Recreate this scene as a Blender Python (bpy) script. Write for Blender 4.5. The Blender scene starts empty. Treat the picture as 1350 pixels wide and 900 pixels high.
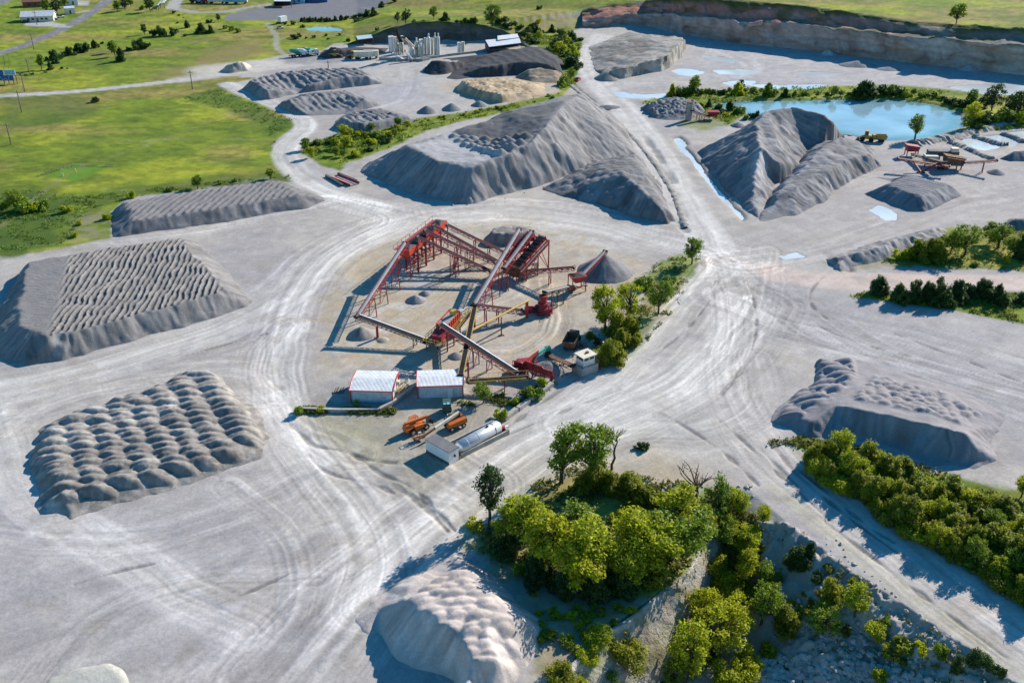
import bpy, math, random
import numpy as np
from mathutils import Vector
from mathutils.geometry import delaunay_2d_cdt

random.seed(7)
scene = bpy.context.scene
COL = scene.collection

# ------------------------------------------------------------------ camera geometry
CAM_H = 95.0
FOC = 1258.0
PITCH = math.radians(28.0)
CP, SP = math.cos(PITCH), math.sin(PITCH)

def P(u, v, h=0.0):
    """photo position + height above the yard -> place in the world"""
    w = (v - 450.0) / FOC
    dy, dz = CP - w * SP, -SP - w * CP
    t = (h - CAM_H) / dz
    return ((u - 675.0) / FOC * t, dy * t, h)

def V(u, v, h=0.0):
    return Vector(P(u, v, h))

def top_height(y, vtop):
    w = (vtop - 450.0) / FOC
    return CAM_H + y * (-SP - w * CP) / (CP - w * SP)

def wall_top(u, v0, v1, back=1.0):
    """place `back` metres behind the foot (u, v0) whose top shows at row v1"""
    y = P(u, v0)[1] + back; z = top_height(y, v1); dep = y * CP + (CAM_H - z) * SP
    return ('w', (u - 675.0) / FOC * dep, y, z)

def px_per_m(v):
    return CP * (FOC * SP / CP + v - 450) / CAM_H

# ------------------------------------------------------------------ numpy helpers
def _hash(ix, iy, seed):
    n = (ix * 374761393 + iy * 668265263 + seed * 974634777) & 0xffffffff
    n = ((n ^ (n >> 13)) * 1274126177) & 0xffffffff
    n = ((n ^ (n >> 15)) * 2246822519) & 0xffffffff
    return ((n ^ (n >> 16)) & 0xffff) / 65535.0

def vnoise(x, y, seed=0):
    fx, fy = np.floor(x), np.floor(y)
    ix, iy = fx.astype(np.int64), fy.astype(np.int64)
    tx, ty = x - fx, y - fy
    tx = tx * tx * (3 - 2 * tx); ty = ty * ty * (3 - 2 * ty)
    a, b = _hash(ix, iy, seed), _hash(ix + 1, iy, seed)
    c, d = _hash(ix, iy + 1, seed), _hash(ix + 1, iy + 1, seed)
    return (a * (1 - tx) + b * tx) * (1 - ty) + (c * (1 - tx) + d * tx) * ty

def fbm(x, y, o=4, seed=0):
    s = np.zeros_like(x); a = 0.5; t = 0
    for k in range(o):
        s += a * vnoise(x * 2 ** k + k * 17.3, y * 2 ** k - k * 9.7, seed + k); t += a; a *= 0.5
    return s / t

def worley(x, y, seed=0, jit=0.8):
    ix, iy = np.floor(x).astype(np.int64), np.floor(y).astype(np.int64)
    best = np.full(x.shape, 9.0); idv = np.zeros(x.shape)
    for dx in (-1, 0, 1):
        for dy in (-1, 0, 1):
            cx = ix + dx + 0.5 + jit * (_hash(ix + dx, iy + dy, seed) - 0.5)
            cy = iy + dy + 0.5 + jit * (_hash(ix + dx, iy + dy, seed + 91) - 0.5)
            d = np.hypot(x - cx, y - cy); m = d < best
            best = np.where(m, d, best); idv = np.where(m, _hash(ix + dx, iy + dy, seed + 7), idv)
    return best, idv

def sstep(a, b, x):
    t = np.clip((x - a) / (b - a), 0, 1)
    return t * t * (3 - 2 * t)

def seg_dist(X, Y, pts, closed):
    """distance to a polyline, signed side offset and arc length of the closest place"""
    n = len(pts); best = np.full(X.shape, 1e9); arc = np.zeros(X.shape); side = np.zeros(X.shape); s0 = 0.0
    for i in range(n if closed else n - 1):
        ax, ay = pts[i][0], pts[i][1]; bx, by = pts[(i + 1) % n][0], pts[(i + 1) % n][1]
        ex, ey = bx - ax, by - ay; L2 = ex * ex + ey * ey + 1e-9; L = math.sqrt(L2)
        t = np.clip(((X - ax) * ex + (Y - ay) * ey) / L2, 0, 1)
        qx, qy = X - ax - t * ex, Y - ay - t * ey
        d = np.hypot(qx, qy); m = d < best
        best = np.where(m, d, best); arc = np.where(m, s0 + t * L, arc)
        side = np.where(m, np.sign(ex * qy - ey * qx) * d, side); s0 += L
    return best, side, arc

def in_poly(X, Y, pts):
    r = np.zeros(X.shape, bool); n = len(pts)
    for i in range(n):
        ax, ay = pts[i][0], pts[i][1]; bx, by = pts[(i + 1) % n][0], pts[(i + 1) % n][1]
        if ay == by: continue
        c = ((ay > Y) != (by > Y)) & (X < (bx - ax) * (Y - ay) / (by - ay) + ax)
        r ^= c
    return r

def sdf(X, Y, pts):
    d, _, _ = seg_dist(X, Y, pts, True)
    return np.where(in_poly(X, Y, pts), -d, d)

def pt(q):
    """(u,v[,h]) photo position or ('w',x,y[,z]) world position"""
    if q[0] == 'w': return (q[1], q[2], q[3] if len(q) > 3 else 0.0)
    return P(*q)

def smooth_line(pts, n=2):
    for _ in range(n):
        out = [pts[0]]
        for a, b in zip(pts[:-1], pts[1:]):
            out.append(tuple(.75 * a[k] + .25 * b[k] for k in range(len(a))))
            out.append(tuple(.25 * a[k] + .75 * b[k] for k in range(len(a))))
        out.append(pts[-1]); pts = out
    return pts

class Tin:
    """surface through a ring and inner break lines"""
    def __init__(self, ring, lines):
        vs, es = [], []
        self.ring = [pt(q) for q in ring]
        n = len(ring)
        for q in self.ring: vs.append(q)
        es += [(i, (i + 1) % n) for i in range(n)]
        for ln in lines:
            b = len(vs)
            for q in ln: vs.append(pt(q))
            es += [(b + i, b + i + 1) for i in range(len(ln) - 1)]
        r = delaunay_2d_cdt([Vector((q[0], q[1])) for q in vs], es, [], 0, 1e-4)
        zs = []
        for ids in r[3]: zs.append(max(vs[i][2] if abs(vs[i][2]) > 0 else 0 for i in ids) if ids else 0)
        zz = []
        for co, ids in zip(r[0], r[3]):
            if ids: zz.append(vs[ids[0]][2])
            else:
                j = min(range(len(vs)), key=lambda k: (vs[k][0] - co[0]) ** 2 + (vs[k][1] - co[1]) ** 2); zz.append(vs[j][2])
        self.v = [(c[0], c[1], z) for c, z in zip(r[0], zz)]
        self.t = [f for f in r[2] if len(f) == 3]
        xs = [q[0] for q in self.ring]; ys = [q[1] for q in self.ring]
        self.box = (min(xs), max(xs), min(ys), max(ys))
    def __call__(self, X, Y):
        Z = np.zeros(X.shape)
        box = (X >= self.box[0]) & (X <= self.box[1]) & (Y >= self.box[2]) & (Y <= self.box[3])
        if not box.any(): return Z, box
        ii = np.nonzero(box); x, y = X[ii], Y[ii]; z = np.zeros(x.shape)
        for a, b, c in self.t:
            A, B, C = self.v[a], self.v[b], self.v[c]
            det = (B[1] - C[1]) * (A[0] - C[0]) + (C[0] - B[0]) * (A[1] - C[1])
            if abs(det) < 1e-9: continue
            l1 = ((B[1] - C[1]) * (x - C[0]) + (C[0] - B[0]) * (y - C[1])) / det
            l2 = ((C[1] - A[1]) * (x - C[0]) + (A[0] - C[0]) * (y - C[1])) / det
            l3 = 1 - l1 - l2
            m = (l1 >= -1e-6) & (l2 >= -1e-6) & (l3 >= -1e-6)
            z[m] = l1[m] * A[2] + l2[m] * B[2] + l3[m] * C[2]
        ins = in_poly(x, y, self.ring)
        z[~ins] = 0
        Z[ii] = z
        M = np.zeros(X.shape, bool); M[ii] = ins
        return Z, M

def blur(Z, n):
    for _ in range(n):
        Q = np.pad(Z, 1, mode='edge')
        Z = (4 * Q[1:-1, 1:-1] + 2 * (Q[:-2, 1:-1] + Q[2:, 1:-1] + Q[1:-1, :-2] + Q[1:-1, 2:]) + Q[:-2, :-2] + Q[2:, 2:] + Q[:-2, 2:] + Q[2:, :-2]) / 16
    return Z

# ------------------------------------------------------------------ object helpers
def tag(o, label=None, cat=None, group=None, kind=None):
    if label: o['label'] = label
    if cat: o['category'] = cat
    if group: o['group'] = group
    if kind: o['kind'] = kind
    return o

def link_mesh(name, me, mat=None, parent=None):
    o = bpy.data.objects.new(name, me); COL.objects.link(o)
    if mat: me.materials.append(mat)
    if parent: o.parent = parent
    return o

def np_mesh(name, verts, faces, smooth=True):
    me = bpy.data.meshes.new(name)
    verts = np.asarray(verts, np.float32); faces = np.asarray(faces, np.int32)
    k = faces.shape[1]
    me.vertices.add(len(verts)); me.vertices.foreach_set('co', verts.ravel())
    me.loops.add(faces.size); me.loops.foreach_set('vertex_index', faces.ravel())
    me.polygons.add(len(faces)); me.polygons.foreach_set('loop_start', np.arange(0, faces.size, k, dtype=np.int32))
    me.polygons.foreach_set('loop_total', np.full(len(faces), k, np.int32))
    me.polygons.foreach_set('use_smooth', np.full(len(faces), smooth, bool))
    me.update(calc_edges=True)
    return me

def grid_faces(ny, nx, keep=None):
    a = np.arange(ny * nx).reshape(ny, nx)
    f = np.stack([a[:-1, :-1], a[:-1, 1:], a[1:, 1:], a[1:, :-1]], -1)
    return (f[keep] if keep is not None else f.reshape(-1, 4))

def thing(name, label, cat, loc=(0, 0, 0), group=None):
    o = bpy.data.objects.new(name, None); COL.objects.link(o); o.location = loc
    o.empty_display_size = 0.5
    return tag(o, label, cat, group)

class MB:
    def __init__(s): s.v = []; s.f = []
    def add(s, vs, fs):
        b = len(s.v); s.v += [tuple(q) for q in vs]; s.f += [tuple(b + i for i in f) for f in fs]; return s
    def box(s, c, size, rz=0.0, tilt=None):
        hx, hy, hz = size[0] / 2, size[1] / 2, size[2] / 2
        ca, sa = math.cos(rz), math.sin(rz); vs = []
        for z in (-hz, hz):
            for x, y in ((-hx, -hy), (hx, -hy), (hx, hy), (-hx, hy)):
                vs.append((c[0] + x * ca - y * sa, c[1] + x * sa + y * ca, c[2] + z))
        return s.add(vs, [(3, 2, 1, 0), (4, 5, 6, 7), (0, 1, 5, 4), (1, 2, 6, 5), (2, 3, 7, 6), (3, 0, 4, 7)])
    def beam(s, p0, p1, w=0.2, h=None):
        h = h or w; p0, p1 = Vector(p0), Vector(p1); d = (p1 - p0)
        if d.length < 1e-6: return s
        d.normalize(); up = Vector((0, 0, 1)) if abs(d.z) < 0.95 else Vector((0, 1, 0))
        a = d.cross(up).normalized() * w / 2; b = a.cross(d).normalized() * h / 2
        vs = [p0 - a - b, p0 + a - b, p0 + a + b, p0 - a + b, p1 - a - b, p1 + a - b, p1 + a + b, p1 - a + b]
        return s.add(vs, [(3, 2, 1, 0), (4, 5, 6, 7), (0, 1, 5, 4), (1, 2, 6, 5), (2, 3, 7, 6), (3, 0, 4, 7)])
    def tube(s, p0, p1, r0, r1=None, n=10, dome=0.0):
        r1 = r0 if r1 is None else r1; p0, p1 = Vector(p0), Vector(p1); d = (p1 - p0).normalized()
        up = Vector((0, 0, 1)) if abs(d.z) < 0.95 else Vector((0, 1, 0))
        a = d.cross(up).normalized(); b = a.cross(d)
        prof = [(p0, r0), (p1, r1)]
        if dome:
            prof = [(p0 - d * dome, r0 * .3), (p0 - d * dome * .7, r0 * .7), (p0, r0), (p1, r1), (p1 + d * dome * .7, r1 * .7), (p1 + d * dome, r1 * .3)]
        vs = []
        for c, r in prof:
            for k in range(n):
                t = 2 * math.pi * k / n; vs.append(c + a * math.cos(t) * r + b * math.sin(t) * r)
        fs = []
        for j in range(len(prof) - 1):
            for k in range(n): fs.append((j * n + k, j * n + (k + 1) % n, (j + 1) * n + (k + 1) % n, (j + 1) * n + k))
        fs.append(tuple(range(n))[::-1]); fs.append(tuple((len(prof) - 1) * n + k for k in range(n)))
        return s.add(vs, fs)
    def loft(s, lo, hi):
        n = len(lo); fs = [tuple(range(n))[::-1], tuple(range(n, 2 * n))]
        fs += [(k, (k + 1) % n, n + (k + 1) % n, n + k) for k in range(n)]
        return s.add(list(lo) + list(hi), fs)
    def build(s, name, mat, parent=None, smooth=False):
        me = bpy.data.meshes.new(name)
        off = parent.location.copy() if parent else Vector((0, 0, 0))
        pp = parent.parent if parent else None
        while pp: off = off + pp.location; pp = pp.parent
        me.from_pydata([(q[0] - off.x, q[1] - off.y, q[2] - off.z) for q in s.v], [], s.f)
        if smooth: me.polygons.foreach_set('use_smooth', [True] * len(me.polygons))
        me.update(); me.validate()
        return link_mesh(name, me, mat, parent)

# ------------------------------------------------------------------ materials
def nt_new(name):
    m = bpy.data.materials.new(name); m.use_nodes = True; nt = m.node_tree; nt.nodes.clear()
    out = nt.nodes.new('ShaderNodeOutputMaterial'); return m, nt, out

def N(nt, t, **kw):
    n = nt.nodes.new(t)
    for k, v in kw.items():
        if k.startswith('_'): setattr(n, k[1:], v)
        else: n.inputs[k.replace('__', ' ')].default_value = v
    return n

def noise_node(nt, vec, scale, detail=4, rough=0.6, lo=0.35, hi=0.65, a=0.0, b=1.0):
    n = N(nt, 'ShaderNodeTexNoise', Scale=scale, Detail=detail, Roughness=rough)
    nt.links.new(vec, n.inputs['Vector'])
    r = N(nt, 'ShaderNodeMapRange'); r.inputs[1].default_value = lo; r.inputs[2].default_value = hi
    r.inputs[3].default_value = a; r.inputs[4].default_value = b
    nt.links.new(n.outputs['Fac'], r.inputs[0]); return r.outputs[0]

def mult(nt, col, fac):
    m = N(nt, 'ShaderNodeMix', _data_type='RGBA', _blend_type='MULTIPLY'); m.inputs[0].default_value = 1
    nt.links.new(col, m.inputs[6]); nt.links.new(fac, m.inputs[7]); return m.outputs[2]

def math2(nt, op, a, b):
    m = N(nt, 'ShaderNodeMath', _operation=op)
    for i, q in enumerate((a, b)):
        if isinstance(q, (int, float)): m.inputs[i].default_value = q
        else: nt.links.new(q, m.inputs[i])
    return m.outputs[0]

def mat(name, col, rough=0.6, metal=0.0, var=0.12, scale=3.0, rust=None, spec=0.3, bump=0.0):
    m, nt, out = nt_new(name)
    b = N(nt, 'ShaderNodeBsdfPrincipled', Roughness=rough, Metallic=metal); b.inputs['Specular IOR Level'].default_value = spec
    tc = N(nt, 'ShaderNodeTexCoord'); vec = tc.outputs['Object']
    rgb = N(nt, 'ShaderNodeRGB'); rgb.outputs[0].default_value = (*col, 1)
    c = mult(nt, rgb.outputs[0], noise_node(nt, vec, scale, 5, .65, .3, .7, 1 - var, 1 + var))
    c = mult(nt, c, noise_node(nt, vec, scale * .2, 3, .6, .3, .7, 1 - var, 1 + var))
    if rust:
        mx = N(nt, 'ShaderNodeMix', _data_type='RGBA'); nt.links.new(noise_node(nt, vec, scale * 1.3, 6, .7, .56, .72), mx.inputs[0])
        nt.links.new(c, mx.inputs[6]); mx.inputs[7].default_value = (*rust, 1); c = mx.outputs[2]
    nt.links.new(c, b.inputs['Base Color'])
    if bump:
        bp = N(nt, 'ShaderNodeBump', Strength=1.0, Distance=bump); nt.links.new(noise_node(nt, vec, scale * 4, 4, .7, 0, 1), bp.inputs['Height'])
        nt.links.new(bp.outputs[0], b.inputs['Normal'])
    nt.links.new(b.outputs[0], out.inputs[0]); return m

def corrugated(name, col, axis, per=0.4, rough=.45):
    m, nt, out = nt_new(name)
    b = N(nt, 'ShaderNodeBsdfPrincipled', Roughness=rough)
    tc = N(nt, 'ShaderNodeTexCoord')
    w = N(nt, 'ShaderNodeTexWave', Scale=1.0 / per / 3.14 * 1.57); w.bands_direction = axis
    nt.links.new(tc.outputs['Object'], w.inputs['Vector'])
    rgb = N(nt, 'ShaderNodeRGB'); rgb.outputs[0].default_value = (*col, 1)
    c = mult(nt, rgb.outputs[0], noise_node(nt, tc.outputs['Object'], .9, 6, .75, .3, .62, .68, 1.05))
    r = N(nt, 'ShaderNodeMapRange'); nt.links.new(w.outputs['Fac'], r.inputs[0]); r.inputs[3].default_value = .86
    c = mult(nt, c, r.outputs[0]); nt.links.new(c, b.inputs['Base Color'])
    bp = N(nt, 'ShaderNodeBump', Strength=.7, Distance=.06); nt.links.new(w.outputs['Fac'], bp.inputs['Height']); nt.links.new(bp.outputs[0], b.inputs['Normal'])
    nt.links.new(b.outputs[0], out.inputs[0]); return m

def attr_ground(name, attr='Col', grain=1.0, bumpd=.12, scale=1.0):
    """loose ground: colour from the painted map, broken up by procedural grain"""
    m, nt, out = nt_new(name)
    b = N(nt, 'ShaderNodeBsdfPrincipled', Roughness=0.95); b.inputs['Specular IOR Level'].default_value = .15
    geo = N(nt, 'ShaderNodeNewGeometry'); vec = geo.outputs['Position']
    at = N(nt, 'ShaderNodeAttribute', _attribute_name=attr); c = at.outputs['Color']
    g = .22 * grain
    c = mult(nt, c, noise_node(nt, vec, 1.7 * scale, 6, .75, .28, .72, 1 - g, 1 + g))
    c = mult(nt, c, noise_node(nt, vec, .23 * scale, 4, .65, .3, .7, 1 - g * .5, 1 + g * .5))
    nt.links.new(c, b.inputs['Base Color'])
    bp = N(nt, 'ShaderNodeBump', Strength=1.0, Distance=bumpd)
    nt.links.new(math2(nt, 'ADD', noise_node(nt, vec, 1.1 * scale, 6, .7, 0, 1), noise_node(nt, vec, 4.5 * scale, 3, .6, 0, 1, 0, .35)), bp.inputs['Height'])
    nt.links.new(bp.outputs[0], b.inputs['Normal']); nt.links.new(b.outputs[0], out.inputs[0]); return m

def leaf_mat(name, dark, light, warm, trans=.35):
    m, nt, out = nt_new(name)
    at = N(nt, 'ShaderNodeAttribute', _attribute_name='tint'); oi = N(nt, 'ShaderNodeObjectInfo')
    mx = N(nt, 'ShaderNodeMix', _data_type='RGBA'); nt.links.new(at.outputs['Fac'], mx.inputs[0])
    mx.inputs[6].default_value = (*dark, 1); mx.inputs[7].default_value = (*light, 1)
    m2 = N(nt, 'ShaderNodeMix', _data_type='RGBA'); nt.links.new(math2(nt, 'MULTIPLY', oi.outputs['Random'], .55), m2.inputs[0])
    nt.links.new(mx.outputs[2], m2.inputs[6]); m2.inputs[7].default_value = (*warm, 1)
    d = N(nt, 'ShaderNodeBsdfPrincipled', Roughness=.6); d.inputs['Specular IOR Level'].default_value = .25
    t = N(nt, 'ShaderNodeBsdfTranslucent'); ms = N(nt, 'ShaderNodeMixShader', Fac=trans)
    for q in (d.inputs['Base Color'], t.inputs['Color']): nt.links.new(m2.outputs[2], q)
    nt.links.new(d.outputs[0], ms.inputs[1]); nt.links.new(t.outputs[0], ms.inputs[2]); nt.links.new(ms.outputs[0], out.inputs[0])
    return m

def water_mat(name, col, rough=.04, rip=.015, scale=.5):
    m, nt, out = nt_new(name)
    b = N(nt, 'ShaderNodeBsdfPrincipled', Roughness=rough); b.inputs['IOR'].default_value = 1.33; b.inputs['Specular IOR Level'].default_value = .6
    geo = N(nt, 'ShaderNodeNewGeometry')
    rgb = N(nt, 'ShaderNodeRGB') if col else N(nt, 'ShaderNodeAttribute', _attribute_name='Col')
    if col: rgb.outputs[0].default_value = (*col, 1)
    nt.links.new(mult(nt, rgb.outputs[0], noise_node(nt, geo.outputs['Position'], .04, 4, .6, .3, .7, .72, 1.25)), b.inputs['Base Color'])
    bp = N(nt, 'ShaderNodeBump', Strength=1, Distance=rip); nt.links.new(noise_node(nt, geo.outputs['Position'], scale, 3, .5, 0, 1), bp.inputs['Height'])
    nt.links.new(bp.outputs[0], b.inputs['Normal']); nt.links.new(b.outputs[0], out.inputs[0]); return m

M = {}
M['ground'] = attr_ground('ground', grain=.85, bumpd=.075)
M['rockface'] = attr_ground('rock_face', grain=.9, bumpd=.5, scale=.5)
M['pile'] = attr_ground('stockpile_gravel', grain=.75, bumpd=.10, scale=1.6)
M['red'] = mat('red_paint', (.32, .034, .032), .55, rust=(.12, .05, .035), var=.3)
M['bright_red'] = mat('bright_red_paint', (.52, .05, .03), .5, rust=(.2, .06, .04), var=.2)
M['maroon'] = mat('maroon_paint', (.28, .03, .045), .55, rust=(.12, .05, .04), var=.25)
M['yellow'] = mat('yellow_paint', (.5, .33, .06), .55, rust=(.3, .2, .1), var=.2)
M['orange'] = mat('orange_paint', (.52, .13, .025), .5, rust=(.3, .1, .04), var=.15)
M['teal'] = mat('teal_paint', (.02, .28, .21), .5, var=.15)
M['green'] = mat('dark_green_paint', (.05, .10, .08), .5, var=.2)
M['belt'] = mat('belt_rubber', (.026, .026, .03), .85, var=.3, spec=.08)
M['belt_dusty'] = mat('dusty_belt', (.25, .265, .28), .75, var=.15)
M['steel'] = mat('dark_steel', (.09, .085, .085), .5, rust=(.14, .08, .05), var=.3)
M['rusty'] = mat('rusty_steel', (.17, .085, .05), .8, var=.35, rust=(.08, .045, .03))
M['silver'] = mat('silver_paint', (.55, .57, .6), .38, metal=.35, var=.07, scale=1.2)
M['white'] = mat('white_paint', (.7, .71, .72), .5, var=.07)
M['offwhite'] = mat('offwhite_paint', (.68, .61, .48), .6, var=.12, rust=(.42, .33, .22))
M['white_wall'] = corrugated('white_sheet_wall', (.66, .69, .74), 'X')
M['white_roof'] = corrugated('white_sheet_roof', (.74, .76, .78), 'X')
M['grey_roof'] = mat('grey_roof', (.16, .155, .16), .8, var=.15)
M['concrete'] = mat('concrete', (.36, .34, .31), .9, var=.2, scale=1.5, rust=(.22, .2, .17), bump=.03)
M['wood'] = mat('weathered_wood', (.2, .16, .12), .9, var=.2)
M['glass'] = mat('dark_glass', (.02, .03, .04), .12, spec=.6, var=.05)
M['tyre'] = mat('tyre_rubber', (.03, .03, .032), .9, var=.3)
M['black'] = mat('black_steel', (.025, .025, .028), .6, var=.3)
M['blue'] = mat('blue_paint', (.03, .10, .32), .5, var=.15)
M['lightblue'] = mat('pale_blue_paint', (.2, .45, .62), .5, var=.1)
M['cat_yellow'] = mat('machine_yellow', (.5, .30, .03), .5, rust=(.3, .2, .08), var=.15)
M['dusty_yellow'] = mat('dusty_yellow_paint', (.38, .25, .06), .7, rust=(.28, .22, .14), var=.2)
M['spoil'] = mat('grey_spoil', (.28, .265, .25), .95, var=.25, scale=1.5, bump=.08)
M['rock'] = mat('loose_rock', (.42, .39, .35), .95, var=.25, scale=1.0, bump=.06)
M['bark'] = mat('bark', (.10, .08, .06), .95, var=.3)
M['dead_bark'] = mat('dead_bark', (.12, .085, .065), .95, var=.3)
M['brown_roof'] = mat('brown_roof', (.22, .10, .07), .85, var=.15)
M['leaf_bright'] = leaf_mat('bright_leaves', (.07, .13, .012), (.46, .53, .024), (.54, .52, .026), .52)
M['leaf_mid'] = leaf_mat('green_leaves', (.04, .09, .016), (.22, .33, .026), (.30, .36, .026))
M['leaf_dark'] = leaf_mat('dark_leaves', (.02, .055, .018), (.065, .125, .026), (.07, .115, .018), .3)
M['leaf_cedar'] = leaf_mat('cedar_sprays', (.035, .06, .010), (.30, .34, .026), (.38, .37, .028), .48)
M['weeds'] = leaf_mat('weeds', (.07, .10, .016), (.19, .22, .03), (.25, .22, .05), .3)
M['pond'] = water_mat('pond_water', None, .05, .012, .6)
M['puddle'] = water_mat('puddle_water', (.58, .63, .65), .06, .006, .8)
# ------------------------------------------------------------------ terrain
FAR_E = [(470, 58, 54.5), (517, 57, 37), (550, 56, 30), (590, 55, 29), (630, 56, 33), (663, 57, 40), (683, 61, 52)]
QW = [(768, 37, 30, 21, 13), (800, 36.5, 24, 15, 8), (850, 35, 19, 12, 2), (900, 46.5, 22, 17, -3), (980, 58.5, 28, 23, 2), (1060, 66.5, 33.5, 28.5, 9), (1200, 83.5, 47.5, 43, 29), (1350, 100.5, 61.5, 57, 40), (1480, 116, 76, 72, 52)]
RIM = [wall_top(u, v0, v3, 18) for u, v0, v1, v2, v3 in QW]
FAR = Tin(
    [('w', -170, 1000), (472, 10), (464, 45), (455, 61), (520, 56.5), (600, 54.5), (660, 56.5), (692, 62), (735, 46), (765, 36.2), (850, 34.2), (900, 45.5), (980, 57.3), (1060, 65),
     (1200, 82), (1350, 99), (1480, 114), ('w', 370, 390), ('w', 800, 480), ('w', 1700, 1700), ('w', 0, 2600), ('w', -300, 1800)],
    [[wall_top(u, v0, v1, 14) for u, v0, v1 in FAR_E],
     [wall_top(u, v0, v2 + .8, 14) for u, v0, v1, v2, v3 in QW], RIM,
     [('w', 0, 680, 12), ('w', 140, 680, 19), ('w', 340, 660, 21)], [('w', -70, 720, 6), ('w', 0, 960, 14), ('w', 340, 1100, 18)]])
PIT = Tin([(960, 640), (990, 648), (1040, 690), (1120, 750), (1200, 803), (1290, 862), (1345, 903), (1420, 960), (1500, 1120), (690, 1120), (690, 960), (722, 905),
           (745, 880), (795, 832), (838, 803), (872, 776), (903, 752), (932, 705), (935, 665)],
          [[(955, 690, -2.31), (962, 722, -4.62), (966, 770, -6.93), (1000, 850, -8.47), (1060, 905, -8.47), (1150, 985, -8.47), (1250, 1080, -8.47)],
           [(937, 735, -5.39), (925, 790, -8.47), (905, 842, -8.47), (875, 882, -8.47), (840, 920, -8.47), (800, 965, -8.47), (760, 1040, -8.47)]])
TINS = [FAR, PIT]

def base_z(X, Y):
    Z = np.zeros(X.shape)
    for t in TINS:
        z, m = t(X, Y); Z = np.where(m, z, Z)
    return Z

def gz(x, y):
    return float(base_z(np.array([[x]], float), np.array([[y]], float))[0, 0])

WATER = {
    'pond': [(935, 136), (977, 130.5), (1033, 131), (1127, 129.5), (1177, 128.5), (1233, 136), (1268, 146), (1273, 166), (1237, 179), (1200, 184.5), (1160, 185), (1120, 178), (1080, 168), (1000, 152), (975, 147), (950, 142)],
    'farm': [(402.6, 37.4), (415, 35), (432, 35), (451, 38), (451, 40.7), (427, 41), (406, 40)],
    'ditch': [(886, 181), (896, 180), (906, 187), (905, 194), (912, 203), (924, 217), (948, 248), (983, 286), (978, 290), (933, 242), (907, 206), (897, 198)],
    'pool_a': [(810, 122.5), (821, 121), (831, 124), (860, 125), (887, 122.5), (895, 123), (872, 128.5), (838, 129.5), (818, 128)],
    'pool_b': [(884, 93), (896, 91), (913, 92), (929, 95.5), (911, 100), (896, 98)],
    'pool_c': [(951, 109), (980, 106), (999, 108), (991, 111), (1030, 113.5), (1070, 111), (1087, 112), (1087, 114), (1045, 118), (1010, 116), (985, 111.5), (962, 113)],
    'pool_d': [(1250, 115), (1283, 112), (1313, 111), (1350, 113), (1420, 116), (1420, 128), (1350, 124.5), (1300, 124.5), (1270, 120)],
    'pool_e': [(925, 73), (950, 76), (975, 80), (965, 83), (935, 79)], 'pool_f': [(940, 93), (975, 92), (1005, 95), (985, 99), (950, 97)], 'pool_g': [(1040, 97), (1075, 95), (1110, 98), (1080, 101.5)],
    'pool_h': [(1145, 277), (1160, 272), (1176, 280), (1185, 288), (1168, 290), (1160, 283)], 'pool_i': [(1028, 338), (1050, 333), (1062, 338), (1040, 342)],
    'settle_a': [(1265, 183), (1281, 181.5), (1301, 186.5), (1323, 193), (1298, 197.5), (1280, 195)],
    'settle_b': [(1291, 180), (1325, 177), (1347, 187), (1338, 191.5), (1326, 189)],
    'settle_c': [(1318, 174.5), (1350, 172), (1420, 178), (1420, 184), (1352, 185)],
}
WSPEC = {'pond': (2.0, .55), 'farm': (.8, .25), 'ditch': (1.3, .5), 'settle_a': (.9, .3), 'settle_b': (.9, .3), 'settle_c': (.9, .3)}
WPOLY = {k: [P(u, v) for u, v in q] for k, q in WATER.items()}

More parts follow.
